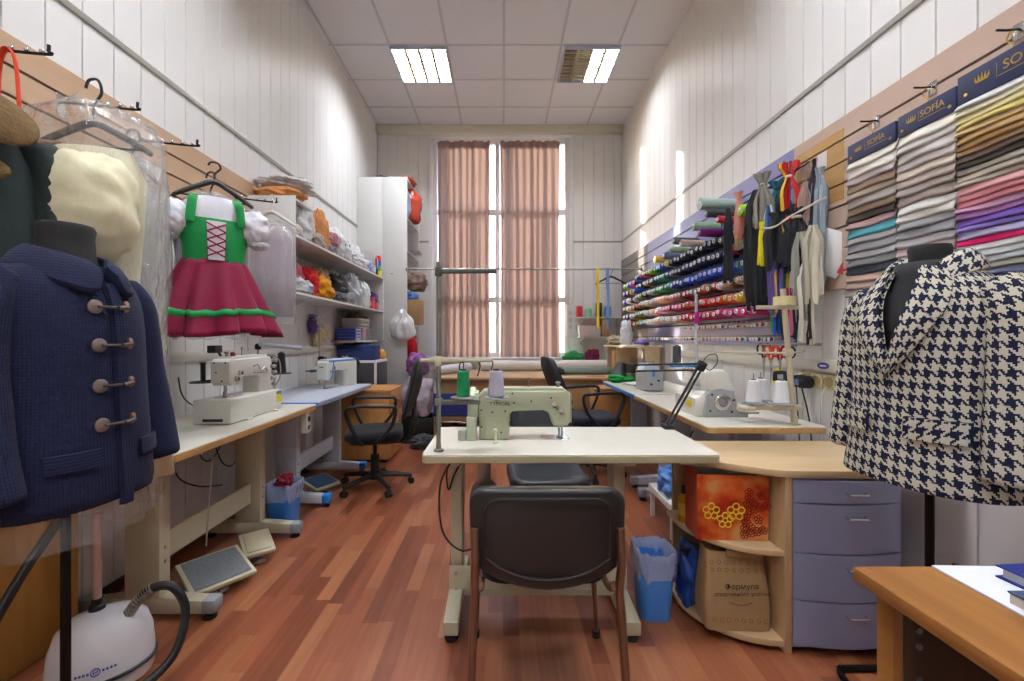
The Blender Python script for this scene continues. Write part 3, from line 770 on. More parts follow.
def cone(label, loc, col, r0=.03, r1=.022, h=.105, cap='3a3a3c', name='thread_cone', cat='thread cone', group=None):
    r = thing(name, label, cat, loc, 0, group)
    b = B(); prof = [(.009,0),(r0*.9,0)]
    for k in range(25):
        q = k/24; prof.append((r0+(r1-r0)*q+(.0006 if k % 2 else 0), .003+q*(h-.006)))
    prof += [(r1*.7,h),(.009,h),(.009,0)]
    b.lathe(prof, seg=24); b.build('thread', fabric('thread_'+col, col, .08, .7, (220,.3)), r, smooth=60)
    B().lathe([(r1*.55,0),(r1*.5,.008),(r1*.3,.008),(r1*.3,0)], (0,0,h-.002), 16).build('core', mat('core_'+cap, cap, .5), r)
    return r
cone('green thread cone on the centre thread stand', (-.162, 1.73, .963), '1c8a55', .026, .024, .105)
cone('lilac grey thread cone on the centre thread stand', (-.027, 1.73, .963), 'b7b5c4', .034, .026, .105)
# ---- left coverstitch machine; head faces the camera
WHITE_M = mat('machine_white', 'e2e0d6', .3)
m2 = machine('sewing_machine', 'big white coverstitch sewing machine with a box bed on the left wall bench', (-1.472, 2.615, .76), -PI/2, WHITE_M, L=.40, T=.105, bw=.097, colw=.13, zarm0=.225, zarm1=.33, head_z=.19, base=.125, head_w=.10)
m2.scale = (1,-1,1)
YEL = mat('label_yellow', 'f2dc1c', .5)
B().b2(-.02,.035,-.0985,-.0965,.05,.095,.001,1).build('warning_label', YEL, m2)
B().b2(-.02,.035,-.0985,-.0965,.097,.118,.001,1).build('rating_label', mat('label_blue','6f7ba8',.5), m2)
b = B()
for k in range(5):
    b.lathe([(0,0),(.013,0),(.013,.003),(.006,.006),(.006,.012),(.012,.014),(.012,.02),(.004,.03),(0,.03)], (.0+.012*(k % 2), -.053, .16+.036*k), 14, (0,-1,0))
b.tube([(.0,-.06,.14),(-.02,-.09,.2),(-.01,-.09,.3),(.02,-.06,.34)], .004, 6, smooth=5)
b.build('tension_assembly', STEEL, m2)
b = B(); b.tube([(.06,-.055,.24),(.10,-.062,.27),(.13,-.062,.25),(.17,-.06,.29),(.20,-.056,.28)], .004, 6, smooth=6); b.tube([(.08,-.056,.235),(.2,-.056,.245)], .003, 6); b.build('thread_guides', STEEL, m2)
b = B(); b.lathe([(0,0),(.012,0),(.012,.02),(.008,.024),(0,.026)], (.33,-.02,.34), 12); b.build('red_oil_cap', mat('oil_cap_red', 'a03a2a', .4), m2)
B().b2(.30,.36,.055,.10,.36,.40,.004).build('lamp_head', BLACK_PL, m2)
B().tube([(.33,.06,.37),(.32,.05,.34)], .006, 8).build('lamp_neck', BLACK_PL, m2)
b = B(); b.lathe([(0,0),(.06,0),(.062,.004),(.055,.008),(.012,.009),(.012,.1),(.016,.1),(.016,.105),(0,.105)], (.38,.105,.205), 20); b.tube([(.38,.105,.21),(.38,.04,.22)], .006, 6); b.build('spool_tray', BLACK_PL, m2)
B().b2(.395,.402,-.03,.03,.30,.312).build('emblem', mat('emblem_green','5f9a6a',.5), m2)
b = B()
for z, y in ((.31,-.03),(.26,.02),(.215,-.01),(.31,.03)): b.lathe([(0,0),(.005,0),(.0045,.002),(0,.002)], (.4062,y,z), 10, (1,0,0))
b.build('screw', DARKTXT, m2)
B().b2(.05,.07,-.125,-.098,.0015,.01,.003).build('front_foot', WHITE_M, m2)
B().b2(.30,.35,-.115,-.098,.0015,.012,.003).build('rear_foot', WHITE_M, m2)
B().b2(.44,.472,-.058,.045,.015,.03,.002).build('vent_slot', BLACK_PL, m2)
# thread rest with lamp arm behind it
la = thing('lamp_arm', 'pale grey tubular lamp arm above the far end of the left wall bench', 'lamp', (-1.70, 2.95, .766))
B().tube([(0,0,0),(0,0,.36)], .008, 10).build('post', STEEL, la)
B().lathe([(0,0),(.03,0),(.03,.006),(.01,.01),(0,.01)]).build('clamp_base', BLACK_PL, la)
B().tube([(0.0,0,.385),(.06,.0,.385),(.30,.02,.362)], [.012,.017,.015], 12, smooth=4).build('lamp_tube', mat('lamp_tube_grey','c9ced6',.3), la)
B().lathe([(0,0),(.02,0),(.02,.03),(.012,.04),(0,.04)], (0,0,.355), 12).build('joint', BLACK_PL, la)
cs = thing('cone_holder', 'small thread cone holder at the wall behind the coverstitch machine', 'thread stand', (-1.50, 2.79, .7605))
B().tube([(0,0,0),(0,0,.22)], .007, 8).build('post', STEEL, cs)
B().lathe([(0,0),(.06,0),(.062,.004),(.01,.008),(0,.008)], (.045,0,.205), 20).tube([(0,0,.205),(.045,0,.205)], .005, 6).build('tray', BLACK_PL, cs)
cone('black thread cone on the holder behind the coverstitch machine', (-1.455, 2.79, .9745), '1b1b1e', .03, .02, .13)
# ---- blue and white machine on the second left table
BLUE_M = mat('machine_blue', '2f86d6', .35)
m3 = machine('sewing_machine', 'blue and white sewing machine on the blue edged left table', (-1.43, 4.02, .765), math.radians(-105), WHITE_M, L=.42, T=.11, colw=.13, zarm0=.15, zarm1=.24, head_z=.075, head_w=.10)
m3.scale = (1,-1,1)
b = B(); b.prism([(.02,.225),(.40,.228),(.40,.243),(.03,.2455)], 'XZ', -.0565, .0565, .002, 1); b.build('blue_band', BLUE_M, m3)
b = B(); b.tube([(.345,-.057,.235),(.345,-.058,.16),(.36,-.058,.11),(.385,-.057,.08)], .006, 6, smooth=5); b.build('blue_stripe', BLUE_M, m3)
B().b2(.4215,.428,-.02,.02,.18,.192).build('emblem', mat('emblem_teal','58a8a0',.5), m3)
b = B()
for k in range(2): b.lathe([(0,0),(.015,0),(.016,.012),(.006,.014),(.006,.02),(0,.02)], (.08+.05*k,0,.252), 12)
b.build('top_knob', STEEL, m3)
cs2 = thing('thread_stand', 'thread stand with a tall thin pole beside the blue and white machine', 'thread stand', (-1.70, 3.93, .765))
B().tube([(0,0,0),(0,0,.62)], .006, 8).build('pole', STEEL, cs2)
B().lathe([(0,0),(.025,0),(.025,.008),(0,.01)]).build('base_flange', STEEL, cs2)
B().b2(-.01,.012,-.16,.02,.128,.138,.002).build('arm', BLUE_M, cs2)
for y in (-.06,-.15): B().lathe([(0,0),(.055,0),(.056,.004),(.01,.006),(0,.006)], (.0,y,.14), 20).build('cone_tray', BLACK_PL, cs2)
B().tube([(0,0,.6),(-.04,-.05,.602),(.0,-.1,.6)], .003, 6, smooth=3).build('guide_hook', STEEL, cs2)
r = thing('thread_ball', 'tan ball of yarn with a dark top by the blue and white machine', 'yarn', (-1.655, 3.87, .916))
B().blob((0,0,0), (.045,.045,.05), 3, .1, 3, flat=False, p=2).build('yarn', fabric('yarn_tan','b08a68'), r, loc=(0,0,.045))
B().blob((0,0,0), (.03,.03,.02), 4, .15, 3, flat=False, p=2).build('dark_tuft', fabric('yarn_dark','2f2420'), r, loc=(0,0,.10))
# ---- grey overlock on right bench
GREY_M = mat('machine_grey', '9a9c9c', .35)
m4 = thing('overlock_machine', 'cream and grey overlock machine with a big handwheel ring on the right bench', 'sewing machine', (1.235, 2.36, .76))
B().prism([(-.12,.0),(.13,.0),(.13,.03),(.075,.035),(.05,.145),(-.02,.16),(-.075,.15),(-.105,.12)], 'XZ', 0, .02, .006).build('end_plate', GREY_M, m4)
B().prism([(-.10,.14),(.045,.14),(.06,.16),(.02,.245),(-.0,.262),(-.085,.262),(-.10,.245)], 'XZ', .01, .10, .014, 3).build('upper_housing', WHITE_M, m4)
B().prism([(-.16,.0),(.05,.0),(.05,.14),(-.10,.14),(-.13,.11),(-.16,.10)], 'XZ', .021, .30, .01).build('body', WHITE_M, m4)
B().prism([(-.13,.17),(-.02,.18),(-.02,.25),(-.11,.25)], 'XZ', .10, .27, .012).build('arm', WHITE_M, m4)
B().lathe([(.022,0),(.043,0),(.045,.004),(.045,.012),(.040,.016),(.026,.016),(.024,.008),(.018,-.004),(0,-.004)], (-.02,-.001,.085), 28, (0,-1,0)).build('handwheel_ring', CHROME, m4)
b = B()
for x, z in ((-.075,.125),(.045,.095),(-.085,.035),(.035,.03)): b.lathe([(0,0),(.006,0),(.006,.003),(0,.003)], (x,-.0005,z), 10, (0,-1,0))
b.build('screw', BLACK_PL, m4)
B().b2(-.163,-.159,.06,.12,.045,.085).build('warning_label', YEL, m4)
b = B()
for k in range(4): b.lathe([(0,0),(.011,0),(.011,.005),(.006,.007),(.006,.014),(.01,.016),(.01,.022),(0,.024)], (-.115, .14+.035*k, .245), 12, (-.7,0,.7))
b.build('tension_dials', CHROME, m4)
B().b2(.05,.19,-.0,.012,.018,.03,.003).build('rod_guard', GREY_M, m4)
# stand with three white cones
s4 = thing('thread_stand', 'leaning cream pole thread stand at the near end of the right bench', 'thread stand', (1.487, 2.17, .761))
CRM = mat('stand_cream', 'c7bda3', .45)
def pl(z): return (-.055*z/.66, 0, z)
B().tube([pl(0), pl(.69)], [.014, .013], 12).build('pole', CRM, s4)
B().lathe([(0,0),(.03,0),(.03,.006),(.016,.01),(.016,.04),(0,.04)]).build('base_flange', CRM, s4)
B().b2(-.215,.03,-.012,.012,.072,.098,.003).b2(-.28,-.21,-.03,.03,.07,.09,.003).build('tray_arm', CRM, s4)
B().tube([(-.38,.05,.365),(-.02,0,.362),(.05,-.005,.372)], .005, 8).build('guide_rod', CRM, s4)
B().box(pl(.363), (.036,.034,.036), bev=.004).build('rod_clamp', CRM, s4)
B().b2(-.19,.02,-.012,.012,.585,.605,.003).build('top_arm', CRM, s4)
trays = ((-.19, .03), (-.105, .11), (-.065, .0))
for x, y in trays: B().lathe([(0,0),(.058,0),(.06,.004),(.01,.006),(0,.006)], (x,y,.10), 22).tube([(x,y,.006+.1),(x,y,.255)], .003, 6).tube([(x,y,.1),(x*.8,.0,.09)], .006, 6).build('cone_tray', GREY_PL, s4)
for (x, y), lb in zip(trays, ('left, standing apart', 'middle one, furthest back', 'right, nearest the pole')):
    cone('white thread cone on the right bench stand, '+lb, (1.487+x, 2.17+y, .867), 'e6e6ea', .037, .026, .115, '6d6d70', group='white cones on the right bench')
tp = thing('masking_tape_roll', 'roll of cream masking tape on top of the leaning thread stand', 'tape', (1.437, 2.17, 1.389))
B().lathe([(.034,-.022),(.05,-.022),(.05,.022),(.034,.022),(.034,-.022)], (0,0,0), 32).build('tape', mat('masking_tape','d9cf9a',.6), tp)
B().lathe([(.0315,-.022),(.0345,-.022),(.0345,.022),(.0315,.022),(.0315,-.022)], (0,0,0), 32).build('core', mat('card_grey','8a8a86',.8), tp)
# ---- far grey machine on blue bench
m5 = thing('overlock_machine', 'small grey overlock machine far along the right wall by the window', 'sewing machine', (1.24, 3.47, .762))
B().b2(-.085,.075,0,.24,.003,.17,.014,3).build('body', GREY_M, m5)
B().prism([(-.08,.165),(.06,.165),(.04,.22),(-.06,.225)], 'XZ', .05, .22, .01).build('upper_housing', mat('machine_pale_blue','c2d0de',.35), m5)
B().b2(-.02,.0,-.003,.001,.125,.165).build('blue_label', BLUE_M, m5)
b = B(); b.lathe([(0,0),(.01,0),(.01,.004),(0,.005)], (.03,-.0005,.09), 10, (0,-1,0)); b.lathe([(0,0),(.01,0),(.01,.004),(0,.005)], (-.03,-.0005,.06), 10, (0,-1,0)); b.build('screw', BLACK_PL, m5)
b = B()
for k in range(3): b.lathe([(0,0),(.011,0),(.011,.008),(.006,.01),(.006,.018),(0,.02)], (-.04+.03*k,.1,.222), 10)
b.build('tension_dials', CHROME, m5)
s5 = thing('thread_stand', 'tall pale pole thread stand with a blue tray on the right wall bench', 'thread stand', (1.50, 3.30, .76))
B().tube([(0,0,0),(0,0,.78)], .011, 10).build('pole', GREYWHITE_MT, s5)
B().lathe([(0,0),(.03,0),(.03,.006),(.014,.01),(0,.01)]).build('base_flange', GREYWHITE_MT, s5)
B().b2(-.20,.05,-.03,.03,.215,.235,.004).build('tray_arm', BLUE_M, s5)
for x in (-.15,-.06): B().lathe([(0,0),(.05,0),(.052,.004),(.01,.006),(0,.006)], (x,0,.24), 20).build('cone_tray', BLACK_PL, s5)
b = B()
for k in range(20):
    a, a2 = 2*PI*k/20, 2*PI*(k+1)/20; b.tube([(-.02+.06*math.cos(a),.06*math.sin(a),.70),(-.02+.06*math.cos(a2),.06*math.sin(a2),.70)], .003, 5)
b.build('guide_ring', STEEL, s5)
B().b2(-.018,.018,-.018,-.011,.55,.64,.002).build('magenta_tag', mat('tag_magenta','b01a8a',.5), s5)
cone('dark grey thread cone on the tall stand over the blue tray', (1.35, 3.30, 1.009), '4a4d56', .032, .03, .13)
# ---- anglepoise lamp clamped to the centre table
lp = thing('desk_lamp', 'black double-arm desk lamp clamped to the right end of the centre table', 'desk lamp', (.838, 2.155, .741))
DKB = mat('lamp_black', '1a1a22', .35, .2)
B().b2(-.028,.022,-.03,.03,0,.022,.004).build('clamp', BLACK_PL, lp)
j1 = Vector((.18,.03,.315)); d1 = j1.normalized()
for s_ in (-1,1):
    o = Vector((.012*s_,0,0)); B().tube([Vector((0,0,.02))+o, j1+o], .006, 8).build('lower_arm', DKB, lp)
B().tube([Vector((0,0,.04)), j1*.8], .003, 6).build('spring', STEEL, lp)
h2 = Vector((-.19,.02,.305))
for s_ in (0,1): B().tube([j1+Vector((0,0,.012-.032*s_)), h2+Vector((.03,0,.016-.032*s_))], .005, 8).build('upper_arm', DKB, lp)
B().box(j1, (.045,.03,.05), (0,.5,0), .006).build('elbow_joint', BLACK_PL, lp)
B().box(h2, (.05,.03,.05), (0,0,0), .006).build('head_joint', BLACK_PL, lp)
B().lathe([(.016,.035),(.022,.02),(.036,-.012),(.046,-.032),(.044,-.032),(.034,-.012),(.02,.016),(0,.018)], h2+Vector((-.045,.02,-.005)), 24, (.2,0,.98)).build('lamp_shade', BLACK_PL, lp)
B().tube([j1, j1+Vector((.03,0,.05)), j1+Vector((.075,0,.06)), j1+Vector((.085,0,.02)), j1+Vector((.05,0,-.02)), j1+Vector((.02,0,-.01))], .0025, 6, smooth=6).build('cord', CABLE, lp)
# ---------------------------------------------------------------- slatwall boards on the left wall
SLATB = wood('slatwall_beige', 'b8987a', 'c5a688', .45, 'Y', .4)
SLOT = mat('slot_dark_wood', '2e2018', .8)
def slatwall(label, x, y0, y1, z0, z1, m, sgn, first=.12, pitch=.11):
    r = thing('mounted_slat_board', label, 'slatwall', (x, (y0+y1)/2, z0))
    L = (y1-y0)/2; H = z1-z0
    def bx(b, d0, d1, za, zb, bev=0): b.b2(min(0,0)+min(sgn*d0, sgn*d1), max(sgn*d0, sgn*d1), -L, L, za, zb, bev, 1)
    b = B(); bx(b, .0005, .006, 0, H); b.build('slot_backing', SLOT, r, smooth=0)
    b = B(); zt = H; h = first
    while zt > .005:
        zb = max(0, zt-h+.011); bx(b, .006, .02, zb, zt, .001); zt -= h; h = pitch
    b.build('slats', m, r, smooth=0)
    return r
slatwall('beige slatwall board high on the left wall behind the hanging garments', XL, -1.2, 3.12, 1.75, 2.315, SLATB, 1)
# ---------------------------------------------------------------- hooks on the left board
def faceout(label, y, z, n=6, L=.30, group='chrome hanging arms on the left slatwall'):
    r = thing('faceout_hook', label, 'hook', (XL+.0205, y, z), 0, group)
    B().b2(0, .004, -.02, .02, -.05, .03, .002).build('wall_plate', CHROME, r)
    B().tube([(.004,0,0),(L,0,-.03),(L+.012,0,-.02),(L+.014,0,.0)], .005, 8, smooth=4).build('arm', BLACK_MT, r)
    for k in range(n):
        B().lathe([(0,-.008),(.006,-.005),(.008,0),(.006,.005),(0,.008)], (.04+k*(L-.05)/(n-1), 0, .010-.03*(k/(n-1))), 10).build('ball_stop', CHROME, r)
    return r
faceout('ball-stop hanging arm above the plastic covered cream dress', 1.40, 2.165)
faceout('ball-stop hanging arm above the silver garment bag', 1.74, 2.165)
faceout('ball-stop hanging arm above the red and green dress', 2.08, 2.17)
faceout('ball-stop hanging arm beside the white shelf unit', 2.88, 2.15, 5, .26)
def hanger(parent, z0, w, m=BLACK_PL, tilt=0, hook=.09):
    """hanger centred at local x=0 with its bar ends at z0 and the hook above"""
    b = B()
    b.tube([(-w,0,z0-.02),(-w*.9,0,z0-.004),(-w*.4,0,z0+.045),(0,0,z0+.075),(w*.4,0,z0+.045),(w*.9,0,z0-.004),(w,0,z0-.02)], [.007,.01,.012,.013,.012,.01,.007], 8, smooth=5)
    b.tube([(-w*.9,0,z0-.005),(w*.9,0,z0-.005)], .004, 6)
    b.tube([(0,0,z0+.07),(0,0,z0+.075+hook*.5),(.022,0,z0+.09+hook*.75),(.012,0,z0+.085+hook*1.15),(-.014,0,z0+.085+hook*1.13),(-.024,0,z0+.085+hook*.9)], .0045, 8, smooth=6)
    return b.build('hanger', m, parent)
# ---- dark velvet coat with fur collar
VELV = fabric('velvet_dark_green', '23302f', .3, .75)
FUR = mat('fur_brown', '6a5432', .95, bump=(90,.9), var=.35, varscale=26)
def ell(cx, cy, z, rx, ry, n=48, p=2.3, wob=0, seed=0, k=7):
    out = []
    for i in range(n):
        a = 2*PI*i/n; c, s_ = math.cos(a), math.sin(a)
        f = (abs(c)**p+abs(s_)**p)**(-1/p)*(1+wob*math.sin(k*a+seed)+wob*.6*math.sin((k*2-3)*a+seed*1.7))
        out.append(Vector((cx+rx*c*f, cy+ry*s_*f, z)))
    return out
def garment_body(rings, n=48, p=2.3, us=1, folds=0, seed=0, k=7):
    b = B(); b.loft([ell(r[3] if len(r) > 3 else 0, r[4] if len(r) > 4 else 0, r[0], r[1], r[2], n, p, folds*(i == 0 or True)*max(0, 1-i/len(rings)), seed, k) for i, r in enumerate(rings)], caps=True)
    return b
def sleeve(path, radii, seg=18, wr=.012, seed=0, flat=.85):
    """path points from shoulder to cuff"""
    pts = [Vector(p) for p in path]; rings = []
    n = 16; out = []; rr = []
    for i in range(n+1):
        f = i/n*(len(pts)-1); k = min(int(f), len(pts)-2); q = f-k
        p0 = pts[max(k-1,0)]; p1 = pts[k]; p2 = pts[k+1]; p3 = pts[min(k+2, len(pts)-1)]
        out.append(.5*((2*p1)+(-p0+p2)*q+(2*p0-5*p1+4*p2-p3)*q*q+(-p0+3*p1-3*p2+p3)*q**3))
        f2 = i/n*(len(radii)-1); k2 = min(int(f2), len(radii)-2); rr.append(radii[k2]+(radii[k2+1]-radii[k2])*(f2-k2))
    for i, p in enumerate(out):
        t_ = (out[min(i+1,n)]-out[max(i-1,0)]).normalized(); u = Vector((0,1,0)); u = (u-t_*u.dot(t_)).normalized(); w_ = t_.cross(u)
        ring = []
        for j in range(seg):
            a = 2*PI*j/seg; r_ = rr[i]*(1+wr*4*noise.noise(Vector((math.cos(a)*1.2, i*.45+seed*5, math.sin(a)*1.2))))
            ring.append(p+u*(r_*math.cos(a))+w_*(r_*flat*math.sin(a)))
        rings.append(ring)
    b = B(); b.loft(rings, caps=True); return b
vc = thing('velvet_coat', 'dark green velvet coat with a brown fur collar hanging at the far left edge', 'coat', (-1.55, 1.18, 0), math.radians(44))
garment_body([(.95,.235,.10),(1.2,.225,.10),(1.5,.21,.095),(1.70,.20,.085),(1.78,.17,.07),(1.84,.09,.055)], folds=.04, seed=2).build('coat_body', VELV, vc, smooth=180)
for sx in (-1, 1):
    sleeve([(sx*.17,0,1.77),(sx*.225,-.01,1.6),(sx*.235,-.03,1.3),(sx*.235,-.05,1.05)], [.065,.07,.06,.055], seed=sx).build('sleeve', VELV, vc, smooth=180)
    b = B(); b.loft([[Vector((sx*x*1.22, y-.01, z+.03)) for x, y, z in ring] for ring in (
        [(.02,-.035,1.90),(.10,-.03,1.87),(.10,-.06,1.86),(.02,-.07,1.885)],
        [(.025,-.095,1.86),(.15,-.05,1.81),(.155,-.085,1.80),(.025,-.125,1.85)],
        [(.02,-.115,1.79),(.165,-.085,1.745),(.165,-.115,1.74),(.02,-.145,1.78)],
        [(.01,-.115,1.73),(.13,-.10,1.69),(.12,-.125,1.685),(.01,-.14,1.73)])])
    b.build('fur_collar', FUR, vc, smooth=80, sub=2)
    b = B(); b.loft([[Vector((sx*x*1.2, y-.01, z+.03)) for x, y, z in ring] for ring in (
        [(.01,-.10,1.68),(.10,-.10,1.67),(.10,-.12,1.67),(.01,-.125,1.68)],
        [(.01,-.11,1.655),(.13,-.10,1.62),(.13,-.12,1.62),(.01,-.13,1.65)],
        [(.01,-.11,1.62),(.06,-.10,1.585),(.06,-.12,1.585),(.01,-.125,1.60)])])
    b.build('fur_lapel', FUR, vc, smooth=80, sub=2)
hanger(vc, 1.83, .15, BLACK_PL, hook=.12)
rb = thing('red_strap', 'red strap hanging over the rail at the top left edge', 'strap', (-1.545, 1.30, 1.99))
B().tube([(.0,0,-.10),(.005,-.004,.02),(.02,-.004,.085),(.04,0,.09),(.05,.006,.04),(.062,.004,-.10)], .010, 8, smooth=6, ry=.003).build('strap', fabric('strap_red','d2401c'), rb)
# ---- cream dress in clear plastic
CREAMF = fabric('cream_satin', 'dcd6b4', .08, .5, (12,.3))
cd = thing('cream_dress', 'cream dress in a clear plastic cover, hanging between dark coat and silver bag', 'dress', (-1.40, 1.455, 0), math.radians(12))
garment_body([(.72,.22,.12),(.9,.20,.11),(1.15,.15,.09),(1.4,.125,.08),(1.58,.14,.085),(1.74,.15,.08),(1.84,.11,.05)], folds=.07, seed=1, k=6).build('dress_body', CREAMF, cd, smooth=180)
b = B(); b.blob((.04,-.10,1.62), (.15,.10,.175), 6, .15, 1.3, flat=False, p=2.1, seg=40, ring=28); b.build('puffed_bodice', CREAMF, cd, smooth=180)
b = B(); b.tube([(-.16,0,1.86),(-.05,.0,1.845),(.10,-.02,1.82)], .012, 8); b.build('hanger_bar', wood('hanger_wood','8a6a44','a07f55',.4,'X'), cd)
def cover(parent, top, w, z0, seed, ry=.10, m=None, cz=.12, seg=56, low=1.0):
    b = B(); rings = []
    n = 24
    for i in range(n+1):
        q = i/n; z = z0+(top-z0)*q
        k = 1.0 if z < top-cz else max(.12, math.sqrt(max(0, 1-((z-(top-cz))/cz)**2)))
        wob = .05+.05*q
        ring = []
        for j in range(seg):
            a = 2*PI*j/seg; c, s_ = math.cos(a), math.sin(a)
            f = (abs(c)**2.6+abs(s_)**2.6)**(-1/2.6)
            nz_ = noise.noise(Vector((c*2.2+seed, s_*2.2, z*1.6)))*.16+noise.noise(Vector((c*6+seed, s_*6, z*3)))*.07+.04*math.sin(9*a+seed+z*2)
            ring.append(Vector((w*k*c*f*(1+nz_), ry*(.5+.5*k)*s_*f*(1+nz_), z+.01*math.sin(5*a+seed))))
        rings.append(ring)
    b.loft(rings, caps=False)
    return b.build('plastic_cover', m or film('garment', 'f4f6f8', .84, .15, (11, .9), .10), parent, smooth=180, flip=False)
cover(cd, 2.0, .195, .62, 3, .115)
hanger(cd, 1.86, .17, BLACK_PL, hook=.12)
# ---- silver garment in plastic
SILV = fabric('silver_grey', '9fa3aa', .2, .45, (10,.5))
sg = thing('silver_garment', 'silver grey garment in crinkled plastic hanging just left of the dirndl dress', 'garment', (-1.53, 1.76, 0), math.radians(20))
garment_body([(.86,.10,.07),(1.2,.095,.07),(1.5,.10,.07),(1.72,.10,.055),(1.80,.08,.05)], folds=.08, seed=5).build('garment_body', SILV, sg, smooth=180)
cover(sg, 1.96, .115, .80, 8, .085, film('silver', 'e6e9f0', .70, .12, (14, 1.0), .10))
hanger(sg, 1.86, .09, BLACK_PL, hook=.10)
dg = thing('grey_garment', 'dark grey garment in plastic hanging behind the dirndl dress', 'garment', (-1.56, 2.27, 0), math.radians(4))
garment_body([(1.22,.15,.055),(1.5,.15,.055),(1.75,.18,.055),(1.83,.10,.04)], folds=.08, seed=9).build('garment_body', fabric('grey_garment','54575c',.25,.5), dg, smooth=180)
cover(dg, 1.97, .17, 1.20, 12, .07, film('silver', 'e6e9f0', .70, .12, (14, 1.0), .10))
hanger(dg, 1.86, .17, BLACK_PL, hook=.12)
# ---- dirndl dress
GRN = fabric('dress_green', '158543', .1, .55, (30,.2)); CRIM = fabric('dress_crimson', '7c0f36', .14, .45, (30,.2)); WHT = fabric('blouse_white', 'dedde6', .06, .8, (30,.5))
dd = thing('dirndl_dress', 'crimson skirted child\'s dress with green laced bodice and white puff sleeves', 'dress', (-1.35, 1.99, 0), math.radians(40))
# skirt: flared, deep pleats
def skirt_rings(zs, off=0):
    rings = []
    for z in zs:
        q = (1.56-z)/(1.56-1.215); rx = .118+.128*q**.9+off; ry = .055+.075*q+off
        ring = []
        for j in range(96):
            a = 2*PI*j/96
            w_ = 1+(.03+.20*q)*math.sin(13*a+1.0+.9*math.sin(2*a))*.8+.03*q*noise.noise(Vector((math.cos(a)*3, math.sin(a)*3, 2)))
            ring.append(Vector((rx*math.cos(a)*w_, ry*math.sin(a)*w_, z-.012*q*math.sin(3*a+1))))
        rings.append(ring)
    return rings
B().loft(skirt_rings([1.215+.345*k/14 for k in range(15)]), caps=False).build('skirt', CRIM, dd, smooth=180, solid=.004)
b = B(); rr_ = []
for i, (dz, of) in enumerate(((0,.004),(.006,.011),(.016,.012),(.024,.011),(.03,.004))):
    rg = skirt_rings([1.300+dz], of)[0]
    rr_.append([p+Vector((0,0,.004*math.sin(j*1.3))) for j, p in enumerate(rg)])
b.loft(rr_, caps=False); b.build('green_ribbon', GRN, dd, smooth=180)
garment_body([(1.55,.119,.056),(1.60,.121,.060),(1.66,.128,.064),(1.70,.134,.065),(1.745,.128,.061)], p=2.2).build('bodice', GRN, dd, smooth=60)
garment_body([(1.725,.122,.056),(1.78,.13,.058),(1.82,.115,.052),(1.85,.07,.045)], p=2.2).build('blouse', WHT, dd, smooth=60)
for sx in (-1, 1):
    b = B(); b.tube([(sx*.095,-.063,1.72),(sx*.092,-.064,1.77),(sx*.085,-.056,1.825),(sx*.075,-.01,1.853)], .005, 8, smooth=5, ry=.017); b.build('strap', GRN, dd)
    b = B(); b.blob((sx*.158,-.008,1.735), (.062,.062,.085), 11+sx, .16, 2.4, flat=False, p=2.1); b.build('puff_sleeve', WHT, dd, smooth=180)
    b = B(); b.blob((sx*.178,-.01,1.652), (.042,.042,.02), 15+sx, .2, 4, flat=False, p=2.1); b.build('sleeve_frill', WHT, dd, smooth=180)
b = B(); b.prism([(-.03,1.556),(.03,1.556),(.036,1.732),(-.036,1.732)], 'XZ', -.0685, -.061); b.build('lacing_panel', WHT, dd, smooth=0)
b = B()
for k in range(4):
    z0_, z1_ = 1.57+.038*k, 1.608+.038*k
    for s_ in (-1,1): b.tube([(-.036*s_,-.070,z0_),(.036*s_,-.070,z1_)], .0032, 6)
b.build('lacing', fabric('lace_crimson','8a1238'), dd)
hanger(dd, 1.855, .15, BLACK_PL, hook=.07)
dd.scale = (1.03, 1.03, 1.0)
# ---- lilac garment on white hanger
lg = thing('lilac_garment', 'pale lilac garment in plastic on a white hanger against the shelf side', 'garment', (-1.545, 2.84, 0), math.radians(8))
garment_body([(1.34,.135,.05),(1.6,.125,.05),(1.84,.13,.045),(1.94,.08,.035)], folds=.07, seed=3).build('garment_body', fabric('lilac','b3a6b4',.1,.6), lg, smooth=180)
cover(lg, 1.99, .15, 1.30, 21, .065)
hanger(lg, 1.965, .15, mat('hanger_white','d2d0c8',.5), hook=.09)

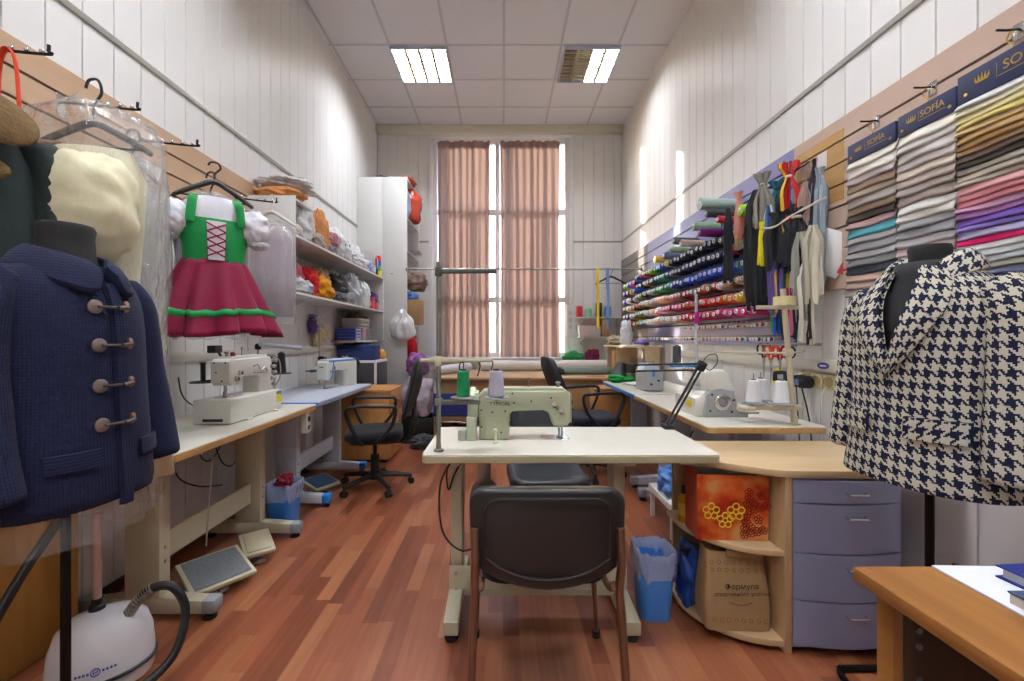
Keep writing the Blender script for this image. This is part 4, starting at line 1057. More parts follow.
# ---------------------------------------------------------------- navy coat on a dress form
def waffle(name, hexc, q=90, lines=.06):
    m = bpy.data.materials.new(name); m.use_nodes = True
    t = N(m); p = m.node_tree.nodes['Principled BSDF']; p.inputs['Roughness'].default_value = .85; p.inputs['Sheen Weight'].default_value = .04; p.inputs['Specular IOR Level'].default_value = .25
    tc = t.new('ShaderNodeTexCoord'); sp = t.new('ShaderNodeSeparateXYZ'); t.link(tc.outputs['Object'], sp.inputs[0])
    uv = t.new('ShaderNodeSeparateXYZ'); t.link(tc.outputs['UV'], uv.inputs[0])
    a = t.math('SINE', t.math('MULTIPLY', uv.outputs[0], 2*PI*q)); c = t.math('SINE', t.math('MULTIPLY', sp.outputs['Z'], 2*PI*q))
    w_ = t.math('MULTIPLY', t.math('ADD', a, c), .25)
    f = t.math('FRACT', t.math('DIVIDE', sp.outputs['Z'], lines)); ln = t.math('LESS_THAN', f, .10)
    h = t.math('SUBTRACT', w_, t.math('MULTIPLY', ln, 2.2))
    bp = t.new('ShaderNodeBump'); bp.inputs['Strength'].default_value = .4; bp.inputs['Distance'].default_value = .003
    t.link(h, bp.inputs['Height']); t.link(bp.outputs[0], p.inputs['Normal'])
    nz = t.new('ShaderNodeTexNoise'); nz.inputs['Scale'].default_value = 320; t.link(tc.outputs['Object'], nz.inputs['Vector'])
    mx = t.new('ShaderNodeMix'); mx.data_type = 'RGBA'; c0 = lin(hexc); mx.inputs[6].default_value = tuple(v*.6 for v in c0[:3])+(1,); mx.inputs[7].default_value = tuple(v*1.5 for v in c0[:3])+(1,)
    t.link(nz.outputs['Fac'], mx.inputs[0]); t.link(mx.outputs[2], p.inputs['Base Color'])
    return m
NAVY = waffle('navy_waffle_wool', '141a36', 120)
FORM = mat('form_black_jersey', '18181b', .75, bump=(200,.15))
def dress_form(parent, neck_z, body_z, cx=0, k=1.0):
    B().lathe([(a_*k, c_) for a_, c_ in ((0,-.10),(.10,-.08),(.085,-.03),(.072,.03),(.069,.075),(.073,.098),(.068,.108),(0,.112))], (cx,.0,neck_z-.10), 28).build('form_neck', FORM, parent, smooth=50)
    B().tube([(cx,0,.03),(cx,0,body_z)], .012, 12).build('stand_pole', BLACK_MT, parent)
    b = B()
    for k in range(3):
        pass
    b.lathe([(0,0),(.10,0),(.102,.006),(.095,.014),(.03,.022),(.02,.05),(0,.05)], (cx,0,0), 32); b.build('round_base', BLACK_MT, parent)
nc = thing('navy_coat_form', 'navy quilted wool duffle coat with toggles on a black dress form, near left', 'coat on dress form', (-1.235, 1.2, 0), math.radians(86))
dress_form(nc, 1.51, .78, k=.88)
rg = [(.735,.205,.165),(.76,.208,.168),(.9,.20,.158),(1.05,.19,.150),(1.18,.188,.146),(1.28,.188,.135),(1.345,.178,.115),(1.385,.14,.092),(1.415,.095,.078)]
garment_body(rg, n=64, p=2.3, folds=.012, seed=1, k=5).build('coat_body', NAVY, nc, smooth=70, sub=1)
for sx in (-1, 1):
    sleeve([(sx*.150,.0,1.365),(sx*.195,-.0,1.29),(sx*.214,-.015,1.1),(sx*.220,-.05,.93),(sx*.218,-.08,.80)], [.055,.074,.070,.064,.062], seg=24, seed=sx*2+3).build('sleeve', NAVY, nc, smooth=60, sub=1)
def fy(z, x=0):
    """front surface y of the coat body at height z"""
    for a, c in zip(rg, rg[1:]):
        if a[0] <= z <= c[0]:
            q = (z-a[0])/(c[0]-a[0]); rx = a[1]+(c[1]-a[1])*q; ry = a[2]+(c[2]-a[2])*q
            return -ry*max(0, 1-(abs(x)/rx)**2.3)**(1/2.3)
    return -rg[-1][2]
# front placket edge
b = B(); zs = [.735+.62*k/16 for k in range(17)]
b.loft([[Vector((x, fy(z, x)-d, z)) for x, d in ((-.005,.002),(.0,.013),(.028,.013),(.03,.003))] for z in zs], caps=True); b.build('placket', NAVY, nc, smooth=50)
# collar: folded leaf standing round the neck
b = B()
for sx in (-1, 1):
    ring = []
    for a_, rx, ry, z, yo in ((95,.072,.07,1.445,.0),(60,.075,.07,1.445,0),(20,.082,.075,1.44,0),(-25,.085,.082,1.425,0),(-60,.075,.09,1.41,0),(-86,.06,.10,1.395,0)):
        a2 = math.radians(a_); c, s_ = math.cos(a2)*sx, math.sin(a2)
        inner = Vector((rx*c, ry*s_, z-.03)); top_ = Vector((rx*1.02*c, ry*1.02*s_, z+.012)); out_ = Vector((rx*1.42*c, ry*1.42*s_, z-.012)); low = Vector((rx*1.75*c+(.02*sx if a_ < -50 else 0), ry*1.55*s_, z-.062-(.025 if a_ < -50 else 0)))
        low2 = low+Vector((0,0,-.008)); ring.append([inner, top_, top_+Vector((.004*c,.004*s_,.004)), out_+Vector((.008*c,.008*s_,.004)), low+Vector((.012*c,.012*s_,.004)), low2])
    b.loft(ring, caps=True)
b.build('collar', NAVY, nc, smooth=60, sub=1)
LEATH = mat('toggle_patch_pewter', '8d817c', .35, .7)
for z in (1.285, 1.18, 1.07, .965):
    tg = B(); x0 = -.022
    tg.lathe([(0,0),(.019,0),(.019,.003),(.016,.005),(0,.005)], (x0-.02, fy(z,x0-.02)-.003, z), 20, (-.1,-1,0))
    o = tg.build('toggle_patch', LEATH, nc); part_label(o, 'round pewter toggle plate')
    k = B(); y = fy(z, 0)-.022
    k.tube([(x0-.02,y+.01,z),(-.0,y,z),(.028,y+.004,z)], .004, 8); k.tube([(.0,y-.004,z-.001),(.034,y+.002,z+.003)], .006, 10)
    k.build('toggle_bar', mat('toggle_metal','6d625c',.3,.8), nc)
    k = B(); k.lathe([(0,0),(.012,0),(.012,.004),(0,.006)], (.040, fy(z,.04)-.005, z), 14, (.2,-1,0)); k.lathe([(0,0),(.008,0),(.008,.006),(0,.008)], (.036, fy(z,.036)-.010, z+.012), 10, (.2,-1,.3)); k.build('toggle_end', mat('toggle_copper','a4806a',.3,.8), nc)
# pocket flap
b = B(); b.loft([[Vector((x, fy(z, x)-d, z)) for z, d in ((.905,.004),(.905,.013),(.87,.014),(.86,.013),(.86,.004))] for x in [-.155+.105*k/6 for k in range(7)]], caps=True); b.build('pocket_flap', NAVY, nc, smooth=50)
b = B(); b.loft([[Vector((x, fy(z, x)-d, z)) for z, d in ((.905,.004),(.905,.013),(.87,.014),(.86,.013),(.86,.004))] for x in [.065+.095*k/6 for k in range(7)]], caps=True); b.build('pocket_flap', NAVY, nc, smooth=50)
# clear plastic hanging below the hem
b = B()
b.loft([ell(0,0,z,.20*k,.16*k,56,2.2,.03,z*9,9) for z, k in ((.66,1.0),(.69,.97),(.74,.93))], caps=False); b.build('plastic_liner', film('hem','f6f8fa',.93,.2,(16,.5)), nc, smooth=180, flip=False)

# ---------------------------------------------------------------- garment steamer
stm = thing('garment_steamer', 'white garment steamer with a black ribbed hose on the floor at left', 'steamer', (-1.385, 1.47, 0), math.radians(35))
stm.scale = (.86,.86,.95)
WPL = mat('steamer_white', 'd9dade', .25)
b = B(); rings = []
for z, k, kx in ((.02,.92,.95),(.04,.99,1.0),(.10,1.0,1.0),(.17,.93,.96),(.225,.78,.85),(.26,.5,.6),(.27,.2,.25)):
    rings.append([Vector((.165*kx*c.x, .125*k*c.y+.01*(z/.27), z)) for c in [Vector((x/1., y/1., 0)) for x, y in rrect(2, 2, .95, 8)]])
b.loft(rings); b.build('body', WPL, stm, smooth=60)
b = B(); b.tube([(.168*x, .128*y, .075) for x, y in rrect(2, 2, .95, 8)], .007, 6, closed=True); b.build('black_seam', BLACK_PL, stm)
B().lathe([(0,0),(.028,0),(.026,.03),(.02,.035),(.018,.055),(0,.055)], (-.02,.03,.255), 16).build('pole_socket', BLACK_PL, stm)
B().tube([(-.02,.03,.29),(-.02,.03,.62)], .0145, 12).build('pole', mat('pole_pinkish','b79f92',.4,.3), stm)
hose = [(.075,-.03,.235),(.11,-.045,.29),(.16,-.06,.33),(.23,-.08,.32),(.27,-.10,.22),(.22,-.16,.09),(.05,-.22,.035),(-.14,-.24,.04),(-.25,-.20,.12),(-.28,-.14,.30),(-.22,-.06,.46),(-.14,.0,.60),(-.1,.02,.68)]
B().tube(hose, .0165, 10, smooth=10).build('hose', BLACK_PL, stm)
b = B(); b.tube(hose[:3], .0175, 8, smooth=8)
pts_ = [Vector(p) for p in hose[:3]]
for k in range(14):
    q = k/13; c = pts_[0].lerp(pts_[1], min(1,q*2)) if q < .5 else pts_[1].lerp(pts_[2], q*2-1); dr_ = (pts_[1]-pts_[0]).normalized() if q < .5 else (pts_[2]-pts_[1]).normalized()
    b.lathe([(.016,-.0025),(.0215,-.001),(.0215,.001),(.016,.0025)], c, 14, dr_)
b.build('hose_spring', STEEL, stm)
LOGB = mat('steamer_logo_blue', '2a3f8c', .4)
b = B()
for k in range(16):
    a, a2 = 2*PI*k/16, 2*PI*(k+1)/16; b.tube([(.013*math.cos(a), -.1375, .125+.013*math.sin(a)),(.013*math.cos(a2), -.1375, .125+.013*math.sin(a2))], .002, 5)
b.tube([(-.007,-.138,.125),(.007,-.138,.125)], .0018, 5); b.tube([(.007,-.138,.125),(.004,-.138,.132),(-.004,-.138,.132),(-.007,-.138,.125),(-.004,-.138,.118),(.005,-.138,.118)], .0016, 5)
for sx in (-1,1):
    for k in range(4): b.b2(sx*(.022+.011*k)-.003, sx*(.022+.011*k)+.004, -.139+.0015*k, -.1355+.0015*k, .122, .129)
b.build('logo', LOGB, stm)
# ---------------------------------------------------------------- white shelf unit on left wall
su = thing('shelf_unit', 'white two-shelf wall unit stuffed with bags on the left wall', 'shelf unit', (XL+.001, 0, 0))
y0, y1, dx = 3.02, 5.28, .35
B().b2(0, dx, y0, y0+.018, 1.495, 2.215, .001).build('side_panel', WHITE_LAM, su)
B().b2(0, dx, y1-.018, y1, 1.18, 1.93, .001).build('side_panel', WHITE_LAM, su)
B().b2(0, dx, y0+.0185, y1-.0185, 1.925, 1.943, .001).build('shelf', WHITE_LAM, su)
B().b2(0, dx, y0+.0185, y1-.0185, 1.515, 1.533, .001).build('shelf', WHITE_LAM, su)
B().b2(0, dx*.95, y0+.0185, y0+.34, 2.195, 2.213, .001).build('top_board', WHITE_LAM, su)
for y in (3.5, 4.2, 4.9):
    for z in (1.515, 1.925):
        B().prism([(0.001,z-.001),(.2,z-.001),(.2,z-.012),(.02,z-.10),(.001,z-.10)], 'XZ', y-.008, y+.008).build('shelf_bracket', WHITE_LAM, su)
sb = thing('box_shelf', 'small white wall shelf holding stacked boxes below the big shelf unit', 'shelf', (XL+.001, 4.9, 1.155))
B().b2(0, .28, -.38, .36, 0, .018, .001).build('shelf_board', WHITE_LAM, sb)
B().b2(0, .28, -.3805, -.395, .0, .018, .001).build('wood_edge', EDGEW, sb)
for y in (-.25,.25): B().prism([(0.001,-.001),(.2,-.001),(.2,-.006),(.02,-.025),(.001,-.025)], 'XZ', y-.008, y+.008).build('shelf_bracket', WHITE_LAM, sb)
# tall cabinet
tc_ = thing('tall_cabinet', 'tall white cabinet at the far left, its open shelves facing the window side', 'cabinet', (XL+.001, 5.72, 0))
W_ = .625
B().b2(0, W_*.5-.0015, -.392, -.374, .0, 3.22, .001).build('end_panel', WHITE_LAM, tc_); B().b2(W_*.5+.0015, W_, -.392, -.374, .0, 3.22, .001).build('end_panel', WHITE_LAM, tc_)
B().b2(0, W_, .374, .392, 0, 3.22, .001).build('side_panel', WHITE_LAM, tc_)
B().b2(0, .012, -.3735, .3735, 0, 3.2, .001).build('back_panel', WHITE_LAM, tc_)
B().b2(0.0125, W_, -.3735, .3735, 3.2, 3.219, .001).build('top_panel', WHITE_LAM, tc_)
for z in (.1, .5, .9, 1.36, 1.80, 2.30, 2.72): B().b2(.0125, W_-.01, -.3735, .3735, z, z+.018, .001).build('shelf', WHITE_LAM, tc_)
B().b2(.42, .45, -.396, -.3925, 2.0, 2.013, .001).build('small_sticker', mat('sticker_tan','b59a6a',.5), tc_)
hk = B(); hk.tube([(.585,-.393,1.56),(.585,-.41,1.555),(.585,-.415,1.535),(.585,-.405,1.525)], .004, 6, smooth=3); hk.build('hook', STEEL, tc_)
def lump(name, label, cat, m, c, r, seed=0, amp=.25, freq=1.8, group=None, ridge=.5, p=2.4):
    b = B(); b.blob((0,0,0), r, seed, amp, freq*(1.1 if 'bag' in name else 1.0), True, 52, 34, 1.0 if 'bag' in name else .8, p)
    o = b.build(name, m, None, smooth=180, loc=c); return tag(o, label, cat, group)
PLW = mat('plastic_bag_white', 'e9ebee', .3, bump=(16,1.0), var=.05, varscale=8)
PLG = mat('plastic_bag_grey', 'b9bdc4', .35, bump=(14,1.0), var=.12, varscale=8)
ORF = fabric('orange_cloth', 'c98a56', .15); PNK = fabric('pink_cloth', 'b8606c', .2); CRMC = fabric('cream_cloth', 'cfc8b8', .1)
# on top of the shelf unit and upper shelf
X0 = XL
lump('cloth_pile', 'orange-tan cloth pile draped on top of the white shelf unit', 'cloth', ORF, (X0+.17, 3.17, 2.2135), (.17,.13,.055), 1, .2, 2)
lump('plastic_bag', 'sheer white plastic bag lying on the orange cloth above the shelf unit', 'bag', PLW, (X0+.19, 3.24, 2.32), (.16,.15,.045), 2, .35, 2)
lump('plastic_bag', 'long white plastic wrapped bundle on the upper shelf beside the unit\'s side', 'bag', PLW, (X0+.20, 3.34, 1.9435), (.12,.17,.13), 3, .3, 2)
lump('cloth_roll', 'orange-tan cloth hanging down behind the near bundle on the upper shelf', 'cloth', ORF, (X0+.235, 3.62, 1.9435), (.09,.12,.15), 4, .2, 2)
lump('fur_roll', 'cream fluffy roll at the near end of the upper shelf', 'cloth', fabric('cream_fluff','d5cfc2',.06,.95,(50,.8)), (X0+.285, 3.13, 1.9435), (.055,.085,.055), 5, .1, 3)
lump('cloth_bundle', 'pink patterned cloth bundle lying high on the upper shelf pile', 'cloth', mat('pink_pattern','c88a96',.8,var=.5,varscale=60), (X0+.25, 3.84, 2.04), (.08,.09,.06), 6, .3, 2.4)
lump('plastic_bag', 'white bag with green printing in the middle of the upper shelf', 'bag', PLW, (X0+.26, 4.08, 1.9435), (.09,.15,.10), 7, .3, 2)
gp = [o for o in bpy.data.objects if o.get('label','').startswith('white bag with green')][0]
b = B()
for k in range(4): b.b2(.078, .0865, -.07+.035*k, -.05+.035*k, .10+.01*(k % 2), .125+.008*(k % 2), .003)
part_label(b.build('green_print', mat('print_green','3fae7c',.5), gp), 'green printed marks')
lump('cloth_bundle', 'grey-blue cloth under the white bag with green printing', 'cloth', fabric('greyblue','8d93a6'), (X0+.20, 3.75, 1.9435), (.12,.1,.045), 8, .2, 2)
lump('plastic_bag', 'long crumpled clear-white plastic bag along the upper shelf edge', 'bag', PLW, (X0+.265, 4.52, 1.9435), (.075,.26,.07), 9, .35, 2.2)
lump('plastic_bag', 'blue printed plastic bag at the far end of the upper shelf', 'bag', mat('bag_blue_print','8ea4d2',.35,var=.4,varscale=22), (X0+.285, 4.86, 1.9435), (.05,.09,.06), 10, .3, 2)
rl = thing('paper_reel', 'big white paper reel standing upright on the upper shelf', 'reel', (X0+.20, 5.02, 1.9435+.15))
B().lathe([(.025,-.02),(.148,-.02),(.15,-.016),(.15,.016),(.148,.02),(.025,.02),(.025,-.02)], (0,0,0), 40, (.35,-1,0)).build('paper', mat('reel_white','d2d1cf',.7), rl)
B().lathe([(0,-.021),(.027,-.021),(.027,.021),(0,.021)], (0,0,0), 20, (.35,-1,0)).build('core', BLACK_PL, rl)
r = thing('small_jar', 'small beige jar with a cream label on the upper shelf near the reel', 'jar', (X0+.30, 4.98, 1.9435))
B().lathe([(0,0),(.034,0),(.036,.005),(.036,.10),(.03,.112),(0,.112)]).build('jar', mat('jar_beige','c7ad7e',.4), r)
B().lathe([(.0364,.03),(.0368,.03),(.0368,.08),(.0364,.08)]).build('label', mat('jar_label','e4dcc0',.6), r)
B().lathe([(0,.1125),(.034,.1125),(.034,.128),(0,.13)]).build('lid', mat('jar_lid','b08c50',.4), r)
def can(label, loc, cols, r0=.03, h=.17):
    r = thing('spray_can', label, 'can', loc, 0, None); n = len(cols)
    for i, (nm, c) in enumerate(cols):
        z0_, z1_ = h*i/n, h*(i+1)/n
        B().lathe([(0,z0_),(r0,z0_),(r0,z1_-.0005),(0,z1_-.0005)] if i < n-1 else [(0,z0_),(r0,z0_),(r0*.98,z1_-.02),(r0*.7,z1_),(0,z1_)]).build(nm, mat('can_'+c, c, .3), r)
    return r
can('red capped can with blue and yellow bands at the far end of the upper shelf', (X0+.32, 5.14, 1.9435), (('yellow_band','e8cf20'),('green_band','6aa83c'),('blue_band','2b5fc4'),('red_cap','c81e24')), .036, .25)
can('dark slim can just in front of the red capped can', (X0+.32, 5.06, 1.9435), (('can_body','22232a'),('blue_label','3a6ad0'),('can_cap','b02a2a')), .022, .22)
# lower shelf
LZ = 1.5335
lump('cloth_bundle', 'white and grey cloth bundle at the near end of the lower shelf', 'cloth', mat('cloth_whitegrey','bfc2c8',.8,bump=(30,.6),var=.2,varscale=14), (X0+.27, 3.22, LZ), (.075,.16,.065), 12, .3, 2)
lump('cloth_bundle', 'pink cloth crammed high at the near end of the lower shelf', 'cloth', PNK, (X0+.16, 3.26, LZ+.07), (.11,.13,.10), 13, .25, 2)
lump('cloth_bundle', 'bright red cloth under the pink cloth on the lower shelf', 'cloth', fabric('red_cloth','c2232b'), (X0+.20, 3.45, LZ), (.12,.07,.13), 14, .25, 2)
lump('cloth_bundle', 'orange yellow cloth bag on the lower shelf beside the red cloth', 'cloth', fabric('orange_bag','d9941f'), (X0+.255, 3.66, LZ), (.09,.14,.10), 15, .3, 2)
lump('paper_bag', 'crumpled tan paper bag behind the orange yellow cloth on the lower shelf', 'bag', mat('paper_tan','b08e6a',.7,bump=(12,1)), (X0+.16, 3.82, LZ), (.10,.09,.15), 16, .3, 1.8)
lump('plastic_bag', 'black crumpled plastic bag in the middle of the lower shelf', 'bag', mat('bag_black','25262b',.35,bump=(14,1)), (X0+.21, 4.06, LZ), (.12,.13,.14), 17, .35, 1.8)
lump('cloth_bundle', 'dark grey striped cloth in front of the black bag on the lower shelf', 'cloth', fabric('darkgrey','52555c',.3), (X0+.30, 3.95, LZ), (.05,.13,.05), 18, .3, 2)
lump('plastic_bag', 'tall grey-white plastic bag on the lower shelf right of the black bag', 'bag', PLG, (X0+.25, 4.38, LZ), (.10,.14,.17), 19, .35, 1.8)
lump('plastic_bag', 'white patterned plastic bag standing past the grey bag on the lower shelf', 'bag', mat('bag_white_pattern','cfd6d8',.4,bump=(16,.8),var=.16,varscale=30), (X0+.27, 4.68, LZ), (.08,.13,.15), 20, .2, 1.8, p=3.2)
def sbox(name, label, cat, loc, d, m, group=None, bev=.003, rz=0):
    r = thing(name, label, cat, loc, rz, group); x, y, z = d
    B().b2(-x/2, x/2, -y/2, y/2, 0, z*.72, bev).build('box_body', m, r)
    B().b2(-x/2-.002, x/2+.002, -y/2-.002, y/2+.002, z*.722, z, bev).build('box_lid', m, r)
    return r
REDB = mat('box_red', 'c0222e', .45); 
sbox('small_box', 'red box standing near the far end of the lower shelf', 'box', (X0+.285, 4.92, LZ), (.09,.10,.14), REDB)
sbox('small_box', 'low red and white box in front at the lower shelf\'s far end', 'box', (X0+.31, 5.08, LZ), (.05,.09,.09), mat('box_redwhite','c85a5a',.5))
lump('cloth_roll', 'purple cloth roll on the far end of the lower shelf', 'cloth', fabric('purple_cloth','5c4482',.2), (X0+.24, 5.14, LZ+.0), (.08,.09,.12), 22, .15, 2)
# small shelf contents
SZ = 1.1735
BLB = mat('box_blue', '2f3f96', .4)
for k in range(4):
    r = thing('blue_box', 'flat dark blue box, %s of four on the small wall shelf' % ('bottom one','second from the bottom','third from the bottom','topmost')[k], 'box', (X0+.15, 4.63, SZ+.033*k), 0, 'flat blue boxes on the small wall shelf')
    B().b2(-.10,.105,-.09,.08,.0,.031,.002).build('box_body', BLB, r); B().b2(.1055,.107,-.085,.075,.004,.027).build('pale_label', mat('box_label_lilac','b9bce0',.5), r)
sbox('patterned_box', 'pink and white patterned box beside the blue stack on the small wall shelf', 'box', (X0+.17, 4.79, SZ), (.20,.11,.135), mat('box_pattern_pink','c69aa0',.6,var=.5,varscale=40))
pb = thing('plastic_container', 'clear plastic container with red things inside on the small wall shelf', 'container', (X0+.16, 5.03, SZ))
b = B(); b.loft([[Vector((x*k,y*k,z)) for x,y in rrect(.22,.30,.03,4)] for k,z in ((.9,.0),(1.0,.12),(1.03,.125),(.98,.125),(.88,.004))], caps=True); b.build('tub', film('tub','eef0f4',.6,.2,(5,.1)), pb)
B().blob((.05,.06,.006), (.035,.04,.05), 3, .2).build('red_contents', fabric('red_stuff','cc2a30'), pb); B().blob((-.02,-.07,.006), (.06,.05,.035), 5, .3).build('dark_contents', fabric('dark_stuff','6a5a4a',.4), pb)
bk = thing('dotted_basket', 'white ring-patterned basket on top of the boxes on the small wall shelf', 'basket', (X0+.17, 4.80, SZ+.1362))
b = B(); b.loft([[Vector((x*k,y*k,z)) for x,y in rrect(.22,.36,.04,5)] for k,z in ((.88,0),(.95,.03),(1.0,.10),(1.02,.105),(.96,.105),(.86,.01))], caps=True); b.build('basket', mat('basket_white','d6d2cc',.6), bk, smooth=50)
b = B()
for row in range(2):
    for k in range(7):
        y = -.15+.05*k+(.0 if row else .0); cz_ = .03+.04*row; pts = [(.106+.03*.0, y+.018*math.cos(2*PI*q/12), cz_+.018*math.sin(2*PI*q/12)) for q in range(12)]
        b.tube([(p_[0]-.003+(.004 if row else 0)+.0005, p_[1], p_[2]) for p_ in pts], .0025, 5, closed=True)
        x = -.09+.03*k; b.tube([(x+.011*math.cos(2*PI*q/12), -.1725-(.004 if row else 0), cz_+.016*math.sin(2*PI*q/12)) for q in range(12)], .0025, 5, closed=True)
b.build('ring_pattern', mat('ring_grey','5a5456',.6), bk)
lump('cloth_bundle', 'dark olive and yellow cloth piled in the ring-patterned basket', 'cloth', mat('olive_mix','5c5a3c',.8,bump=(20,.8),var=.6,varscale=14), (X0+.17, 4.80, SZ+.20), (.09,.15,.06), 25, .3, 2)
# blue box with a green cloth on a white cabinet beside the bench
wc = thing('white_cabinet', 'low white cabinet with a dark grey door beside the wooden pedestal', 'cabinet', (-1.60, 4.82, 0))
B().b2(-.215, .22, -.2, .25, .0, .955, .003).build('carcass', WHITE_LAM, wc)
B().b2(-.05, .20, -.204, -.2005, .5, .93, .002).build('door', mat('dark_door','3a3d46',.4), wc)
B().b2(.2205, .224, -.18, .23, .5, .93, .002).build('side_panel', mat('dark_door','3a3d46',.4), wc)
bb = sbox('storage_box', 'dark blue storage box on the low white cabinet', 'box', (-1.61, 4.76, .9555), (.40,.24,.17), mat('box_navy','1f3470',.5))
lump('cloth_bundle', 'dark green cloth draped on the dark blue storage box', 'cloth', fabric('darkgreen','1f4a36'), (-1.64, 4.76, 1.126), (.15,.11,.014), 31, .25, 2)
lump('orange_ball', 'small orange yellow ball of yarn beside the dark blue storage box', 'yarn', fabric('yarn_orange','d8993c'), (-1.415, 4.98, .9555), (.04,.05,.06), 32, .05, 2, p=2)
# cabinet shelf contents sticking out to the right
CXr = XL+.55
lump('vinyl_bundle', 'shiny red-orange vinyl bundle on a high shelf of the tall cabinet', 'bundle', mat('vinyl_red','b8442f',.25,bump=(6,.6)), (CXr+.02, 5.66, 2.7385), (.17,.15,.235), 41, .16, 1.2)
lump('cloth_bundle', 'blue-white checked cloth next to the red vinyl in the tall cabinet', 'cloth', mat('checked_blue','8a93b8',.8,var=.5,varscale=40), (CXr+.02, 5.42, 2.7385), (.08,.05,.19), 42, .2, 2)
mg = thing('magazine', 'folded white and purple magazine sticking out of the tall cabinet', 'magazine', (CXr+.07, 5.62, 2.3185))
B().b2(-.12,.12,-.12,.14,0,.006,.001).build('pages', mat('paper_white','e2e1e0',.7), mg); B().b2(-.12,.122,-.122,.142,.0065,.012,.001).build('cover', mat('magazine_purple','7c6fa8',.4,var=.5,varscale=16), mg)
lump('cloth_bundle', 'brown and pinkish clothes heap on the middle shelf of the tall cabinet', 'clothes', mat('brown_mix','7e6a60',.85,bump=(20,.8),var=.45,varscale=10), (CXr+.07, 5.62, 1.8185), (.18,.15,.15), 43, .25, 1.5)
lump('plastic_bag', 'bright blue plastic bag on the shelf above the cardboard box', 'bag', mat('bag_blue','5b8fd8',.3,bump=(14,1)), (CXr+.06, 5.56, 1.697), (.10,.09,.055), 44, .3, 1.8)
cbx = thing('cardboard_box', 'brown cardboard box sticking out of the tall cabinet', 'box', (CXr+.085, 5.60, 1.3785))
CARD = mat('cardboard', 'a07e56', .8, bump=(20,.1))
B().b2(-.16,.12,-.17,.17,0,.315,.003).build('carton', CARD, cbx); B().b2(-.16,.12,-.012,.012,.3152,.317).build('tape_strip', mat('parcel_tape','b89a6c',.3), cbx)
lump('cloth_bundle', 'red cloth on a low shelf of the tall cabinet', 'cloth', fabric('red_cloth','c2232b'), (CXr+.06, 5.52, .9185), (.10,.08,.20), 45, .25, 2)
lump('plastic_bag', 'pale lilac plastic bag in the tall cabinet above the red cloth', 'bag', mat('bag_lilac','a7adc8',.4,bump=(14,1)), (CXr+.04, 5.62, 1.13), (.08,.08,.10), 46, .3, 2)
lump('cloth_bundle', 'striped purple, pink and yellow textile bundle beside the tall cabinet', 'cloth', mat('striped_purple','86508c',.8,bump=(20,.6),var=.7,varscale=24), (-1.02, 5.06, .76), (.12,.12,.14), 47, .25, 2)
hb = thing('hanging_bag', 'white plastic carrier bag hanging on the front of the tall cabinet', 'bag', (-1.245, 5.26, 1.18))
b = B(); rings = []
for z, rx, ry in ((0,.11,.02),(.01,.145,.04),(.05,.155,.055),(.10,.155,.06),(.15,.15,.055),(.20,.14,.05),(.24,.13,.045),(.27,.10,.035),(.30,.06,.03),(.33,.04,.025),(.36,.015,.01)):
    rings.append([Vector((rx*math.cos(2*PI*i/36)*(1+.3*noise.noise(Vector((math.cos(2*PI*i/36)*2,z*9,3)))), ry*math.sin(2*PI*i/36)*(1+.8*noise.noise(Vector((math.cos(2*PI*i/36)*4,z*12,7)))), z+.02*math.cos(2*PI*i/36*2))) for i in range(36)])
b.loft(rings); b.build('bag', mat('carrier_bag_white','e0e1e2',.35,bump=(12,1)), hb, smooth=180)
B().tube([(0,.0,.35),(-.008,.04,.39),(.0,.05,.393)], .004, 6, smooth=4).build('bag_handle', mat('carrier_bag_white','e0e1e2'), hb)
lump('cloth_bundle', 'dark folded cloth on top of the tall cabinet', 'cloth', fabric('dark_top','3c3e48',.3), (-1.55, 5.58, 3.2195), (.16,.14,.045), 48, .25, 2)
lump('cloth_bundle', 'red-orange cloth on top of the tall cabinet', 'cloth', fabric('redorange_top','a8482f',.2), (-1.29, 5.62, 3.2195), (.12,.14,.05), 49, .25, 2)
# ---------------------------------------------------------------- wall trunking and sockets, left
TRK = mat('trunking_white', 'd6d2c6', .4)
tr_ = thing('cable_trunking', 'white cable trunking running along the left wall above the benches', 'trunking', (XL, 3.2, 1.06))
B().b2(.0005,.025,-2.1,1.35,0,.06,.003).build('channel', TRK, tr_); B().b2(.0255,.029,-2.1,1.35,.008,.052,.002).build('cover', TRK, tr_)
so_ = thing('wall_socket', 'small cream wall socket just above the left trunking end', 'socket', (XL, 3.35, .97))
B().b2(.0005,.012,-.04,.04,-.04,.04,.004).build('plate', TRK, so_); B().lathe([(0,0),(.022,0),(.022,.003),(0,.004)], (.0125,0,0), 18, (1,0,0)).build('insert', mat('socket_brass','8a6f3a',.4), so_)
ex = thing('extension_socket', 'white multi-socket box hanging under the near left bench', 'socket', (-1.27, 2.74, .59))
B().b2(-.018,.018,-.03,.03,-.0,.132,.004).build('housing', mat('socket_white','e6e6e2',.35), ex)
for k in range(2): B().b2(.0185,.021,-.016,.016,.02+.055*k,.05+.055*k,.002).build('socket_face', DARKM, ex)
# extraction bags hanging on wall
for (px, py, d, c, lab) in ((316,325,4.02,'5a3a78','clear bag of purple feathers pinned on the left wall under the shelves'), (323,338,4.12,'cbb98a','clear bag of pale yellow feathers pinned on the left wall'), (330,334,4.28,'d4cba8','clear bag of cream feathers pinned by the small wall shelf')):
    p_ = P(px,py,d); r = thing('feather_bag', lab, 'bag', (XL+.03, d, p_.z), 0, 'feather bags on the left wall')
    B().blob((0,0,-.08), (.022,.075,.09), int(px), .3, 3).build('feathers', fabric('feather_'+c, c, .5), r)
    B().b2(-.012,.018,-.065,.065,.085,.10,.003).build('header', BLUE_M if px == 316 else PLW, r)
